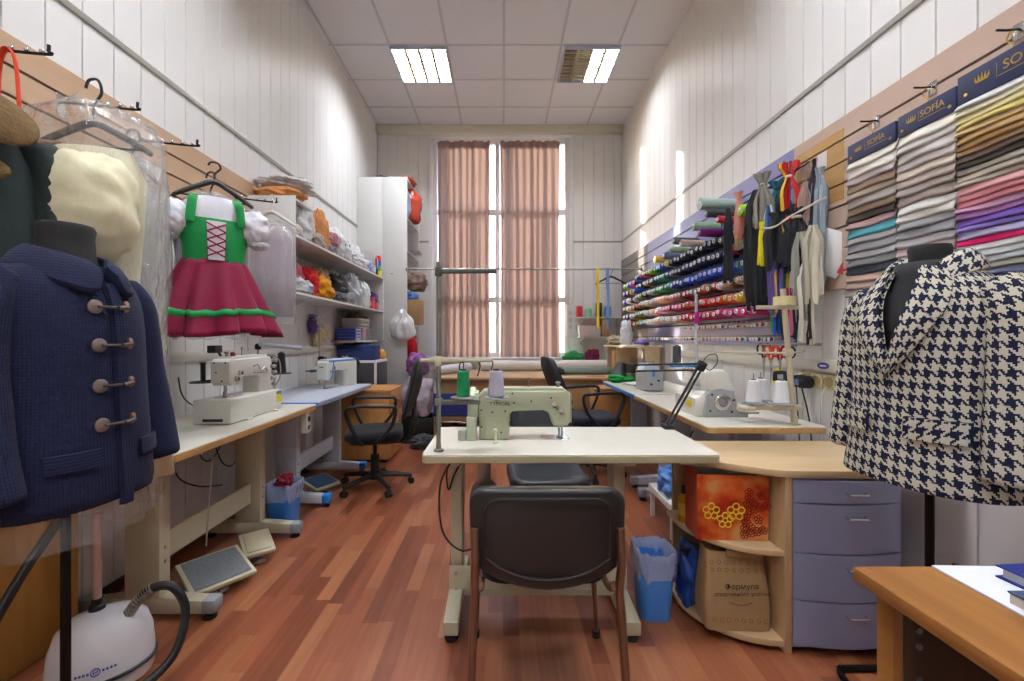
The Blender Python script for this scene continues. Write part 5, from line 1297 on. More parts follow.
# ---------------------------------------------------------------- foot pedals
def pedal(label, loc, rz, w, l, m_top, scale=1):
    r = thing('foot_pedal', label, 'pedal', loc, rz)
    M_ = Matrix.Translation((0,0,-.02)) @ Matrix.Rotation(math.radians(13), 4, 'X')
    b = B(); b.b2(-w/2, w/2, -l/2, l/2, .09, .112, .006, 2, M_); b.build('tray', mat('pedal_cream','bfb899',.45), r)
    b = B(); b.b2(-w/2+.018, w/2-.018, -l/2+.018, l/2-.018, .1125, .118, .003, 2, M_); b.build('tread', m_top, r)
    b = B(); b.b2(-.02,.02,-.13,.03,.012,.03,.003); b.b2(-.015,.015,-.02,.02,.028,.09,.003); b.build('hinge_bracket', STEEL, r)
    B().b2(-.03,.03,-.10,.10,0,.012,.002).build('base', CREAM_MT, r)
    return r
pedal('big grey treadle pedal on the floor under the near left bench', (-1.405, 2.07, 0), math.radians(52), .27, .25, mat('pedal_grey','6f757b',.7,bump=(60,.3)))
pedal('small cream foot pedal further along under the near left bench', (-1.36, 2.34, 0), math.radians(40), .15, .20, mat('pedal_cream','bfb899'))
pedal('blue topped pedal under the blue edged left table by the chair', (-1.44, 3.32, 0), math.radians(60), .22, .20, mat('pedal_blue','35587e',.6))
rod = B().tube([P(206,546,2.06), P(213,455,2.12)], .004, 6).build('pull_rod', STEEL); tag(rod, 'thin steel pull rod from the big treadle up to the bench', 'rod')
# ---------------------------------------------------------------- bins
def bin_(label, loc, w, d, h, col, liner=True):
    r = thing('waste_bin', label, 'waste bin', loc)
    b = B(); b.loft([[Vector((x*k,y*k,z)) for x,y in rrect(w,d,.04,5)] for k,z in ((.78,0),(.80,.005),(.98,h-.02),(1.03,h-.018),(1.03,h),(.95,h),(.76,.012))]); b.build('bucket', mat('bin_'+col, col, .35), r, smooth=40)
    b = B(); rings = []
    n = 40
    for z, k in ((h*.66,1.03),(h*.78,1.05),(h*.93,1.08),(h+.006,1.06),(h+.008,.94),(h*.8,.86)):
        rg_ = rrect(w,d,.04,9); m_ = len(rg_); rings.append([Vector((x*k*(1+.03*math.sin(i*1.9+z*30)), y*k*(1+.03*math.cos(i*1.4+z*20)), z+(.05*noise.noise(Vector((i*.35,z,2))) if z < h*.9 else .006*math.sin(i)))) for i, (x, y) in enumerate(rg_)])
    b.loft(rings, caps=False); b.build('liner', film('liner','e8f0ff',.62,.3,(14,.6)), r, smooth=180, flip=False)
    return r
bn = bin_('blue waste bin with a white liner under the left benches', (-1.415, 2.75, 0), .17, .20, .265, '3f86dc')
tag(B().blob((0,0,0), (.045,.055,.045), 51, .35).build('scrap_cloth', fabric('scrap_crimson','8c2038'), None, loc=(-1.415,2.75,.235)), 'crimson cloth scraps sticking out of the left blue bin', 'cloth')
bin_('blue waste bin with a white liner beside the centre table\'s right leg', (.655, 1.86, 0), .155, .17, .285, '4a8fe6')
# ---------------------------------------------------------------- cables on the left
def cable(label, pts, r=.004, m=CABLE):
    return tag(B().tube(pts, r, 6, smooth=8).build('cable', m), label, 'cable')
XW = XL+.012
cable('black cable hanging on the left wall below the near bench', [P(176,462,2.34)*1, (XW,2.32,.60), (XW,2.38,.42), (XW,2.55,.31), (XW,2.75,.25)])
cable('black cable looping on the wall behind the second bench leg', [(XW,2.5,.70),(XW,2.55,.50),(XW,2.64,.44),(XW,2.74,.52),(XW,2.8,.70)])
cable('grey cable drooping below the bench between the two left tables', [(XW,2.62,.72),(XW+.01,2.72,.42),(XW+.02,2.84,.36),(XW+.01,2.92,.5),(XW,2.98,.70)])
cable('black plug cable running down the wall behind the white coverstitch machine', [(XW,2.38,.98),(XW+.006,2.39,.90),(XW,2.44,.84),(XW,2.54,.775)])
cable('black cable loop hanging from the left end of the centre table', [(-.21,1.72,.70),(-.255,1.72,.60),(-.245,1.72,.42),(-.17,1.74,.33),(-.10,1.80,.34),(-.09,1.9,.40)])
cable('black cable bunch under the left end of the centre table', [(-.235,1.86,.70),(-.245,1.85,.60),(-.235,1.85,.54),(-.215,1.86,.60),(-.18,1.87,.66)])

for args in (('plastic_bag','big white plastic bag of stuffing behind the fluffy roll on the upper shelf',PLW,(X0+.12,3.50,1.9435),(.10,.13,.15),101),
             ('cloth_bundle','brown and beige cloth heap in front of the orange-tan roll on the upper shelf',fabric('taupe_heap','a99f92',.3),(X0+.28,3.50,1.9435),(.06,.13,.05),102),
             ('plastic_bag','tall white plastic bag at the back middle of the upper shelf',PLW,(X0+.12,4.25,1.9435),(.10,.2,.15),103),
             ('plastic_bag','white plastic bag at the back of the upper shelf before the reel',PLW,(X0+.14,4.68,1.9435),(.10,.17,.12),104),
             ('cloth_bundle','grey and white cloth heap at the back of the lower shelf',mat('cloth_whitegrey','bfc2c8'),(X0+.12,4.2,LZ),(.09,.14,.17),105),
             ('plastic_bag','white bag at the far back of the lower shelf',PLW,(X0+.12,4.62,LZ),(.10,.18,.16),106)):
    lump(args[0], args[1], 'bag' if args[0]=='plastic_bag' else 'cloth', args[2], args[3], args[4], args[5], .3, 1.7)

for o_ in bpy.data.objects:
    if o_.name.startswith(('plastic_bag','cloth_')) and abs(o_.location.z-1.9435) < 1e-4 and o_.location.y < 5: o_.scale = (1.0, 1.0, 1.22)
# ---------------------------------------------------------------- slatwall boards on the right wall
LAVB = mat('slatwall_lavender', '8284b4', .3)
slatwall('lavender slatwall board on the right wall carrying the thread spools', XR, 2.50, 5.03, 1.15, 2.315, LAVB, -1)
slatwall('beige slatwall board on the right wall behind the fabric sample cards', XR, -1.2, 2.497, 1.45, 2.315, wood('slatwall_pinkbeige','b59c8c','c4ab9a',.45,'Y',.4), -1)
slatwall('dark grey slatwall board in the far right corner by the window', XR, 5.033, 6.15, 1.15, 2.315, mat('slatwall_darkgrey','6a6668',.4), -1)
sw_ = [o for o in bpy.data.objects if o.get('label','').startswith('beige slatwall board on the right wall')][0]
for z0_, z1_ in ((2.203,2.255),(2.093,2.194),(1.983,2.084),(1.90,1.974)):
    o = B().b2(-.0222, -.0203, 2.13-.6485, 2.47-.6485, z0_-1.45, z1_-1.45, .0005, 1).build('bare_board_patch', wood('panel_tan','a67f48','b8925a',.5,'Y'), sw_); part_label(o, 'bare tan patch of the board')
o = B().b2(-.0232, -.0223, 2.24-.6485, 2.31-.6485, 2.095-1.45, 2.19-1.45, .0004, 1).build('white_patch', mat('patch_white','dcdad6',.6), sw_)
XS = XR-.0205
# ---------------------------------------------------------------- thread spools
def lighten(h, k):
    c = [int(h[i:i+2],16) for i in (0,2,4)]; return ''.join('%02x' % max(0,min(255,int(v*k))) for v in c)
TH = dict(black='17181c', charcoal='34363c', grey='7d8088', silver='b9bcc4', white='dfe0e4', navy='1c2550', blue='2047b4', royal='2a5fd8', sky='5a9ad8', turquoise='2a9aa0', teal='0f7a62', green='1f8a4a', lime='9ad02a', olive='6a6a34', yellow='e8c822', gold='c89a34', orange='e8661c', rust='a8431f', brown='5a3626', tan='b08a62', beige='cdb698', cream='e4d8bc', peach='e6b694', rose='d88a98', pink='d84a8a', magenta='a8145e', crimson='a81a34', red='cc1c24', purple='4f2a7a', lilac='8f7ac0')
spool_mesh = {}
COREM = mat('spool_core_white', 'e9e9ee', .35); COREH = mat('spool_hole_dark', '3a3a44', .6)
def spool_meshes(cn):
    if cn in spool_mesh: return spool_mesh[cn]
    tm_ = mat('thread_'+cn, TH[cn], .55, bump=(400,.15))
    b = B(); b.lathe([(.012,.004),(.033,.006),(.0335,.03),(.027,.098),(.022,.104),(.012,.106)], (0,0,0), 14, (-1,0,0))
    o = b.build('t', tm_, None, smooth=50); me = o.data; bpy.data.objects.remove(o)
    spool_mesh[cn] = me; return me
b = B(); b.lathe([(.0085,.102),(.0085,.113),(.0115,.115),(.0145,.112),(.0155,.1045),(.0125,.1045)], (0,0,0), 12, (-1,0,0)); b.mi = 1; b.lathe([(.0084,.111),(0,.111)], (0,0,0), 12, (-1,0,0))
o = b.build('c', [COREM, COREH], None, smooth=50); core_me = o.data; bpy.data.objects.remove(o)
def spool(cn, loc, label, s=1.0, tilt=0, cat='thread spool', group='thread spools on the right wall rack', name='thread_spool'):
    o = bpy.data.objects.new(name, spool_meshes(cn)); COL.objects.link(o); o.location = loc; o.scale = (s,s,s); o.rotation_euler = (0, tilt, random.uniform(-.04,.04))
    tag(o, label, cat, group)
    c = bpy.data.objects.new('core', core_me); COL.objects.link(c); c.parent = o
    return o
random.seed(11)
# rows: z, then colour runs from the near end (y 2.6) towards the window (y 5.0)
ROWS = [
 (1.915, 'purple navy charcoal black black black charcoal black black navy black black charcoal navy black black navy charcoal navy navy yellow navy blue navy green green lime gold charcoal yellow pink navy royal'),
 (1.805, 'lime green black black red charcoal black black charcoal black navy black charcoal black navy black black charcoal grey purple teal grey teal teal charcoal purple brown gold gold charcoal navy blue'),
 (1.690, 'sky turquoise sky turquoise royal blue royal blue royal blue blue royal blue royal blue blue blue navy blue turquoise teal green teal green teal green silver lime navy silver navy lime grey'),
 (1.582, 'turquoise sky tan beige brown tan silver rust brown tan rust brown grey brown crimson brown tan rose peach grey peach yellow peach gold silver peach beige white gold silver purple orange'),
 (1.478, 'gold yellow gold yellow orange gold orange red orange red orange red crimson red rust crimson pink magenta crimson rose pink rose silver pink peach cream peach cream silver sky lime royal'),
 (1.375, 'magenta pink magenta pink magenta pink magenta magenta crimson magenta crimson red crimson red crimson red tan white beige cream silver white beige peach cream white cream beige sky royal lime blue'),
]
pins = None
rown = ('top', 'second', 'third', 'fourth', 'fifth', 'bottom')
used_labels = {}
for ri, (z, cs_) in enumerate(ROWS):
    cols = cs_.split(); n = len(cols); ya, yb = 2.64, 5.0
    for k in range(n):
        y = ya+(yb-ya)*k/(n-1)
        if ri < 2 and k < 3 and False: continue
        lb = '%s thread spool in the %s spool row, %s from the window end' % (cols[k], rown[ri], ordinal(n-k))
        spool(cols[k], (XS-.032, y, z+random.uniform(-.003,.003)), lb, random.uniform(.94,1.06), random.uniform(-.05,.12))
    # second layer nearer the wall fills between the pegs
    rail = B()
    rail.b2(-.004, .0, -(yb-ya)/2-.04, (yb-ya)/2+.04, -.012, .012, .001)
    for k in range(n):
        y = -(yb-ya)/2+(yb-ya)*k/(n-1); rail.tube([(-.004,y,0),(-.075,y,.004)], .0035, 5)
    rl_ = rail.build('peg_rail', STEEL, None, loc=(XS, (ya+yb)/2, z)); tag(rl_, 'steel peg rail holding the %s spool row on the lavender board' % rown[ri], 'peg rail', 'peg rails on the right slatwall')
# bigger spools on the dark corner board
k = 0
for z, cs_ in ((1.86,'navy pink royal lime'),(1.76,'blue gold brown navy'),(1.66,'silver navy white blue'),(1.56,'brown gold beige olive'),(1.46,'gold silver navy purple'),(1.36,'tan rust silver navy')):
    for i, cn in enumerate(cs_.split()):
        spool(cn, (XS-.0, 5.10+.14*i, z), '%s spool, %s from the window in the corner board\'s %s row' % (cn, ordinal(4-i), ('top','second','third','fourth','fifth','bottom')[k]), 1.3, .05, group='spools on the dark corner board')
    cr2 = B(); cr2.b2(-.004,0,-.25,.25,-.012,.012,.001)
    for i in range(4): cr2.tube([(-.004,-.21+.14*i,0),(-.12,-.21+.14*i,.004)], .0035, 5)
    tag(cr2.build('peg_rail', STEEL, None, loc=(XS, 5.31, z)), 'steel peg rail of the corner board\'s %s spool row' % ('top','second','third','fourth','fifth','bottom')[k], 'peg rail', 'peg rails on the right slatwall')
    k += 1
# large rolls of fabric above the rows
def broll(label, y, z, c, L=.22, r=.035, x0=XS-.005):
    rr_ = thing('tape_roll', label, 'roll', (x0, y, z), 0, 'rolls above the thread rack')
    B().lathe([(0,0),(r,0),(r*1.01,.004),(r*.99,L-.004),(r*.97,L),(.012,L)], (0,0,0), 18, (-1,0,.05)).build('wound_tape', mat('roll_'+c, c, .55, bump=(120,.25), var=.1, varscale=18), rr_)
    B().lathe([(.0118,L-.002),(.0118,L+.008),(.006,L+.009),(.006,L)], (0,0,0), 12, (-1,0,.05)).build('core', COREM, rr_)
broll('pale grey-green roll topmost above the thread rack', 3.10, 2.165, '9fb8b0', .27, .045)
broll('grey-green roll below and left of the topmost one', 3.36, 2.075, '93b598', .20, .036)
broll('dark charcoal roll near the topmost pale roll', 3.02, 2.075, '3a3d45', .26, .03)
broll('thin red roll under the charcoal roll', 2.94, 2.01, 'b02a38', .22, .026)
broll('dark grey-brown roll in the middle above the rack', 3.72, 2.04, '3c3a3e', .21, .033)
broll('pinkish beige roll beside the dark grey-brown one', 3.60, 1.995, 'c9b0a6', .2, .03)
broll('bright plum roll above the navy spools', 3.26, 2.0, '8a2a84', .20, .032)
broll('pale green roll low above the navy spools', 3.88, 2.0, '9fbf9a', .18, .028)
broll('yellow roll nearest the window above the rack', 4.36, 2.0, 'd8b23a', .15, .034)
broll('blue-grey roll next to the yellow roll above the rack', 4.12, 1.99, '5a6488', .15, .034)
broll('lime green roll sticking out beside the hanging zippers', 2.66, 1.99, '9ad030', .22, .035)
# small bobbins on hooks
bob_me = {}
def bobbin(cn, loc, label, group):
    if cn not in bob_me:
        b = B(); b.lathe([(.0,0),(.0125,0),(.0125,.004),(.010,.005),(.010,.026),(.0125,.027),(.0125,.031),(.004,.032),(0,.032)], (0,0,0), 10, (-1,0,0))
        for f in b.bm.faces:
            c_ = f.calc_center_median()
            f.material_index = 1 if (c_.x > -.0047 or c_.x < -.0263) else 0
        o_ = b.build('b', [mat('thread_'+cn, TH[cn]), COREM], None, smooth=40); bob_me[cn] = o_.data; bpy.data.objects.remove(o_)
    o_ = bpy.data.objects.new('hanging_bobbin', bob_me[cn]); COL.objects.link(o_); o_.location = loc
    tag(o_, label, 'bobbin', group)
names = list(TH)
for row, (z, ya, yb, n) in enumerate(((1.285, 2.62, 3.75, 22), (1.192, 2.60, 4.98, 48))):
    for k in range(n):
        y = ya+(yb-ya)*k/(n-1); cn = random.choice(['white','silver','blue','red','navy','yellow','black','white','tan','orange','silver','crimson'])
        bobbin(cn, (XS-.05-random.uniform(0,.02), y, z), 'small %s bobbin on the %s hook rail, %s from the window end' % (cn, ('upper','lower')[row], ordinal(n-k)), 'bobbins on the hook rails')
    rl_ = B(); rl_.b2(-.003,0,-(yb-ya)/2-.03,(yb-ya)/2+.03,.004,.02,.001)
    for k in range(n):
        y = -(yb-ya)/2+(yb-ya)*k/(n-1); rl_.tube([(-.003,y,.010),(-.03,y,0),(-.108,y,.0)], .0022, 5)
    tag(rl_.build('hook_rail', STEEL, None, loc=(XS, (ya+yb)/2, z)), '%s rail of fine hooks with bobbins below the spool rows' % ('upper','lower')[row], 'hook rail')
# long chrome hooks
for k in range(6):
    y = 2.62+.055*k
    tag(B().tube([(0,0,0),(-.19,0,-.05),(-.205,0,-.045),(-.21,0,-.03)], .003, 6, smooth=3).build('display_hook', CHROME, None, loc=(XS-.0005, y, 1.335)), 'long chrome display hook below the magenta spools, %s from the near end' % ordinal(k+1), 'hook', 'long chrome display hooks')
# ---------------------------------------------------------------- zipper bundles
def zipbundle(label, px, py0, py1, d, cols, w=.035, n=8, tie=None, spread=1.0, top=.06, seed=0, tie_at=None, thick=.05):
    """strips tied near the top, hanging in front of the slatwall"""
    rnd = random.Random(seed); p0, p1 = P(px,py0,d), P(px,py1,d); L = p0.z-p1.z
    r = thing('hanging_zipper_bundle', label, 'zippers', (p0.x, d, p0.z), math.radians(-38), 'zipper bundles hanging on the right wall')
    by = {}
    n = int(n*1.5)
    for k in range(n):
        c = cols[k % len(cols)]; by.setdefault(c, []).append(k)
    ta = top if tie_at is None else tie_at
    for c, ks in by.items():
        for k in ks:
            b = B()
            u0 = rnd.uniform(-.5,.5); fan = rnd.uniform(.9,1.1)
            yo = rnd.uniform(-1,1)*thick*.5; ln = L*rnd.uniform(.86,1.0); ww = rnd.uniform(.006,.0115)
            ph = rnd.uniform(0,6)
            rings = []
            m_ = 14
            for i in range(m_+1):
                z = -ln*i/m_
                dist = abs(-z-ta)
                f = min(1, .25+dist/.12) if -z > ta else min(1.0, .3+dist/.08)
                x = u0*w*spread*f*fan+.008*math.sin(z*9+ph)*f; y = yo*f+.006*math.cos(z*7+ph)
                a = .35*math.sin(z*5+ph); cx_, sx_ = math.cos(a)*ww*(.55+.45*f), math.sin(a)*ww
                rings.append([Vector((x-cx_, y-sx_-.0012, z)), Vector((x+cx_, y+sx_-.0012, z)), Vector((x+cx_, y+sx_+.0012, z)), Vector((x-cx_, y-sx_+.0012, z))])
            b.loft(rings); o_ = b.build('zipper', fabric('zip_'+c, c, .12, .7, (150,.4)), r, smooth=0)
            part_label(o_, 'zipper tape') if False else None
    if tie:
        B().lathe([(w*.22,-.008),(w*.27,0),(w*.22,.008)], (0,0,-ta), 12).build('tie', fabric('tie_'+tie, tie), r)
    return r
zipbundle('narrow black zipper bunch hanging leftmost, over the thread spools', 728, 209, 286, 2.82, ['1a1b1f','222327'], .05, 8, None, .8, .0, 1)
zipbundle('cream zipper bunch behind the narrow black one', 738, 200, 250, 2.80, ['b8ab8a','a89c7e'], .03, 6, None, 1, .0, 2)
zipbundle('salmon pink zipper bunch tied near the top at the left', 739, 192, 240, 2.70, ['c98a7c','b97668'], .04, 7, '6a4a44', 1, .05, 3)
zipbundle('long wide black zipper bunch next to the salmon one', 757, 190, 312, 2.56, ['191a1d','202226','1b1c20','2a2c33'], .13, 26, None, .9, .0, 4)
zipbundle('grey taupe zipper bunch with splayed top', 763, 173, 228, 2.50, ['7c7a72','8a877d','6e6c66'], .075, 12, 'a09a86', 1.1, .07, 5)
zipbundle('yellow ribbon bunch hanging beside the long black zippers', 761, 222, 268, 2.44, ['e2d816','d4c912'], .02, 4, None, 1.2, .03, 6)
zipbundle('teal and blue zipper bunch behind the grey taupe one', 777, 181, 250, 2.52, ['1f5e66','27707a','2b4f78','3a4a5c'], .07, 12, '2a3a40', 1.1, .05, 7)
zipbundle('bright red and yellow zipper bunch with a white tie', 789, 162, 245, 2.44, ['b51f28','c42a2e','9a1c30','d6b23a'], .08, 12, 'd8d2c4', 1.15, .085, 8)
zipbundle('rosy tan zipper bunch right of the red one', 806, 164, 225, 2.36, ['b39488','a5857a','bf9f92'], .065, 10, '8a7466', 1.0, .09, 9)
zipbundle('lilac and charcoal zipper bunch at the upper right', 815, 160, 232, 2.33, ['8f84b4','3a3c48','a398c4','2c2e38'], .06, 10, '2a2a30', 1.05, .06, 10)
zipbundle('black tangled zipper bunch in the middle front', 778, 212, 272, 2.34, ['1b1c20','25272c','2d2f36'], .10, 14, None, 1.2, .03, 11)
zipbundle('black zipper bunch crossing below the rosy tan one', 797, 208, 272, 2.28, ['1a1b1e','24262a','3a3d42'], .10, 14, 'c8c2ae', 1.1, .05, 12)
zipbundle('orange, pink and blue zipper mix low in the middle', 781, 258, 318, 2.36, ['d2532a','d884a8','2a4ab4','c89a44','2a8a4a','5a4a9a'], .10, 12, None, 1.1, .0, 13)
zipbundle('long grey-white zipper bunch with dangling pulls', 801, 232, 325, 2.26, ['a8a69c','b8b6aa','8e8c84','3a3a3c'], .09, 14, None, 1.1, .0, 14)
zipbundle('long cream zipper bunch hanging at the right', 813, 225, 305, 2.20, ['c6c0a8','b6b09a','d2ccb8'], .07, 10, None, 1.0, .0, 15)
zipbundle('pale blue-grey zipper bunch at the right end', 820, 168, 290, 2.22, ['8f9ba8','a2adb8','7c8896'], .05, 8, None, 1.0, .03, 16)
zipbundle('pink and black thin zipper tails hanging lowest', 789, 288, 340, 2.28, ['c86a94','26262a','8a2030'], .06, 7, None, 1.2, .0, 17)
zipbundle('short green and blue ribbon tails beside the tape roll', 778, 298, 335, 2.42, ['1f7a48','2a4ab0','2a8a58'], .05, 6, None, 1.2, .0, 18)
zipbundle('white and blue zipper bunch peeking out behind the yellow ribbon', 769, 205, 268, 2.46, ['c9c9cc','5a7aa8','d6d4ce','2a4a80'], .05, 7, None, 1.1, .0, 21)
zipbundle('brown and gold zipper bunch hanging below the white and blue one', 773, 240, 300, 2.40, ['8a6a3a','b08a48','6a4a2a'], .05, 7, None, 1.1, .0, 22)
zipbundle('dark green and black zipper bunch between the red and teal ones', 783, 188, 262, 2.47, ['1f3a30','20242a','2a5a48'], .05, 8, None, 1.1, .0, 23)
zipbundle('thin white cord bunch hanging lowest at the right', 807, 260, 345, 2.24, ['d8d4c8','c2bcae','2a2a2c'], .06, 6, None, 1.2, .0, 24)
rope = [P(762,229,2.34), P(775,226,2.28), P(790,217,2.24), P(805,208,2.20), P(818,202,2.16), P(826,197,2.14)]
st_ = thing('twine', 'white twisted twine tying the zipper bunches together', 'twine', rope[2])
for k in range(3):
    B().tube([p_-rope[2]+Vector((.004*math.sin(k*2+i*2), .004*math.cos(k*2+i*2), .006*math.sin(i*3+k))) for i, p_ in enumerate(rope)], .0035, 6, smooth=6).build('strand', fabric('twine_white','cfc9b8'), st_)
zr = thing('zipper_rail', 'dark steel rod the zipper bunches hang from', 'rail', (1.66, 2.56, 2.155))
B().tube([(0,-.24,0.0),(0,.62,-.04)], .006, 8).build('rod', BLACK_MT, zr)
for y in (-.2, .1, .5): B().tube([(0,y,-.02-.046*(y-.19)),(.049,y,-.02-.046*(y-.19))], .005, 6).build('bracket', BLACK_MT, zr)
# papers leaning behind zippers
pf = thing('paper_folder', 'white papers in a clear folder on the wall behind the zippers', 'papers', P(828,252,2.2), math.radians(-62))
B().box((0,0,0), (.20,.004,.22), (0,.5,0), .001).build('sheet', mat('paper_white','e2e1e0',.6), pf)
B().box((.08,-.004,-.10), (.06,.003,.06), (0,.5,0), .001).build('red_card', mat('card_red','b8343c',.5), pf)
# scissors, tape measure
def scissors(label, px, py0, py1, d, c):
    p0, p1 = P(px,py0,d), P(px,py1,d); L = p0.z-p1.z
    r = thing('hanging_scissors', label, 'scissors', p0, math.radians(-50), 'scissors hanging on the right wall')
    m_ = mat('scissor_grip_'+c, c, .4)
    for s_ in (-1, 1):
        b = B(); cx_ = s_*.018
        b.tube([(cx_+.016*math.cos(2*PI*k/14), .002*s_, -.035+.03*math.sin(2*PI*k/14)) for k in range(14)], .0055, 6, closed=True)
        b.tube([(cx_-s_*.008,.002*s_,-.06),(s_*.004,.002*s_,-.085)], .006, 6); b.build('grip', m_, r)
        b = B(); b.prism([(s_*-.009,-.08),(s_*.006,-.08),(s_*.003,-L*.8),(s_*-.001,-L)], 'XZ', .0006 if s_ > 0 else -.0030, .0030 if s_ > 0 else -.0006); b.build('blade', STEEL, r)
scissors('black handled scissors, leftmost of the hanging pairs', 764, 343, 383, 2.45, '1d1d20')
scissors('orange handled scissors hanging near the leaning stand pole', 771, 345, 386, 2.42, 'e0501c')
scissors('red handled scissors right of the orange pair', 780, 345, 378, 2.40, 'a8202c')
scissors('black handled scissors behind the leaning stand pole', 788, 346, 375, 2.38, '26262a')
sr = thing('scissor_rail', 'thin steel rail the scissors hang from', 'rail', (XS, 2.42, 1.165))
B().b2(-.004,0,-.14,.12,-.008,.008,.001).build('strip', STEEL, sr)
for k, y in enumerate((.03,0.0,-.02,-.05)): B().tube([(-.004,y,0),(-.25,y,-.002)], .0025, 6).build('hook', STEEL, sr)
tm2 = thing('tape_measure', 'black and yellow tape measure hanging by the scissors', 'tape measure', P(781,377,2.30), math.radians(-45))
B().prism(rrect(.075,.07,.022,5), 'XZ', -.018, .018, .006).build('case', BLACK_PL, tm2)
B().b2(-.038,.02,-.0195,-.0183,-.032,-.022,.0005,1).build('yellow_band', YEL, tm2); B().b2(-.012,.014,-.0205,-.0183,-.008,.014,.0005,1).build('label', mat('label_grey','b5b5b0',.5), tm2)
B().b2(-.03,-.005,-.018,.018,.034,.042,.003).build('yellow_top', YEL, tm2)
# trunking and sockets right
tr2 = thing('cable_trunking', 'white cable trunking with an oval blue badge on the right wall', 'trunking', (XR, 2.9, 1.02))
B().b2(-.03,-.0005,-1.2,1.4,0,.065,.003).build('channel', TRK, tr2); B().b2(-.034,-.0305,-1.2,1.4,.008,.057,.002).build('cover', TRK, tr2)
b = B(); b.prism([(.042*math.cos(2*PI*k/24)-.65, .033+.018*math.sin(2*PI*k/24)) for k in range(24)], 'YZ', -.0365, -.0345); bd_ = b.build('oval_badge', mat('badge_blue','22368c',.4), tr2)
b = B(); b.b2(-.0372,-.0366,-.672,-.628,.029,.036); b.build('badge_lettering', WHT, bd_)
for k, y in enumerate((2.42, 2.33, 2.24, 2.15)):
    sk = thing('wall_socket', 'cream wall socket under the right trunking, %s from the window side' % ordinal(k+1), 'socket', (XR, y, .965), 0, 'sockets on the right wall')
    B().b2(-.014,-.0005,-.041,.041,-.042,.042,.004).build('plate', mat('socket_cream','d8cfae',.4), sk)
    B().lathe([(.030,0),(.032,.006),(.028,.007),(.026,.001),(0,.001)], (-.014,0,0), 22, (-1,0,0)).build('round_face', mat('socket_face','b9a878',.4), sk)
for k, (y, c) in enumerate(((2.42,0),(2.36,1))):
    pg = thing('power_adapter', 'black plug adapter in the right wall socket, %s' % ('farther one','nearer one with a blue face')[k], 'plug', (XR-.025, y, .955), 0)
    B().lathe([(0,0),(.034,0),(.036,.01),(.034,.055),(.02,.075),(0,.075)], (0,0,0), 18, (-1,0,0)).build('plug_body', BLACK_PL, pg)
    if k: B().b2(-.0765,-.074,-.016,.016,-.016,.016,.002).build('blue_face', mat('plug_blue','5a78b0',.4), pg)
cable('black cable from the farther plug down behind the right bench', [(XR-.06,2.42,.93),(XR-.05,2.42,.75),(XR-.03,2.42,.35),(XR-.03,2.44,.1)])
cable('black cable from the nearer plug down behind the right bench', [(XR-.07,2.36,.92),(XR-.04,2.34,.72),(XR-.03,2.33,.4),(XR-.03,2.35,.1)])
cable('white cable from a right wall socket down to the floor', [(XR-.03,2.24,.94),(XR-.05,2.25,.85),(XR-.03,2.27,.5),(XR-.03,2.28,.1)], .0035, TRK)
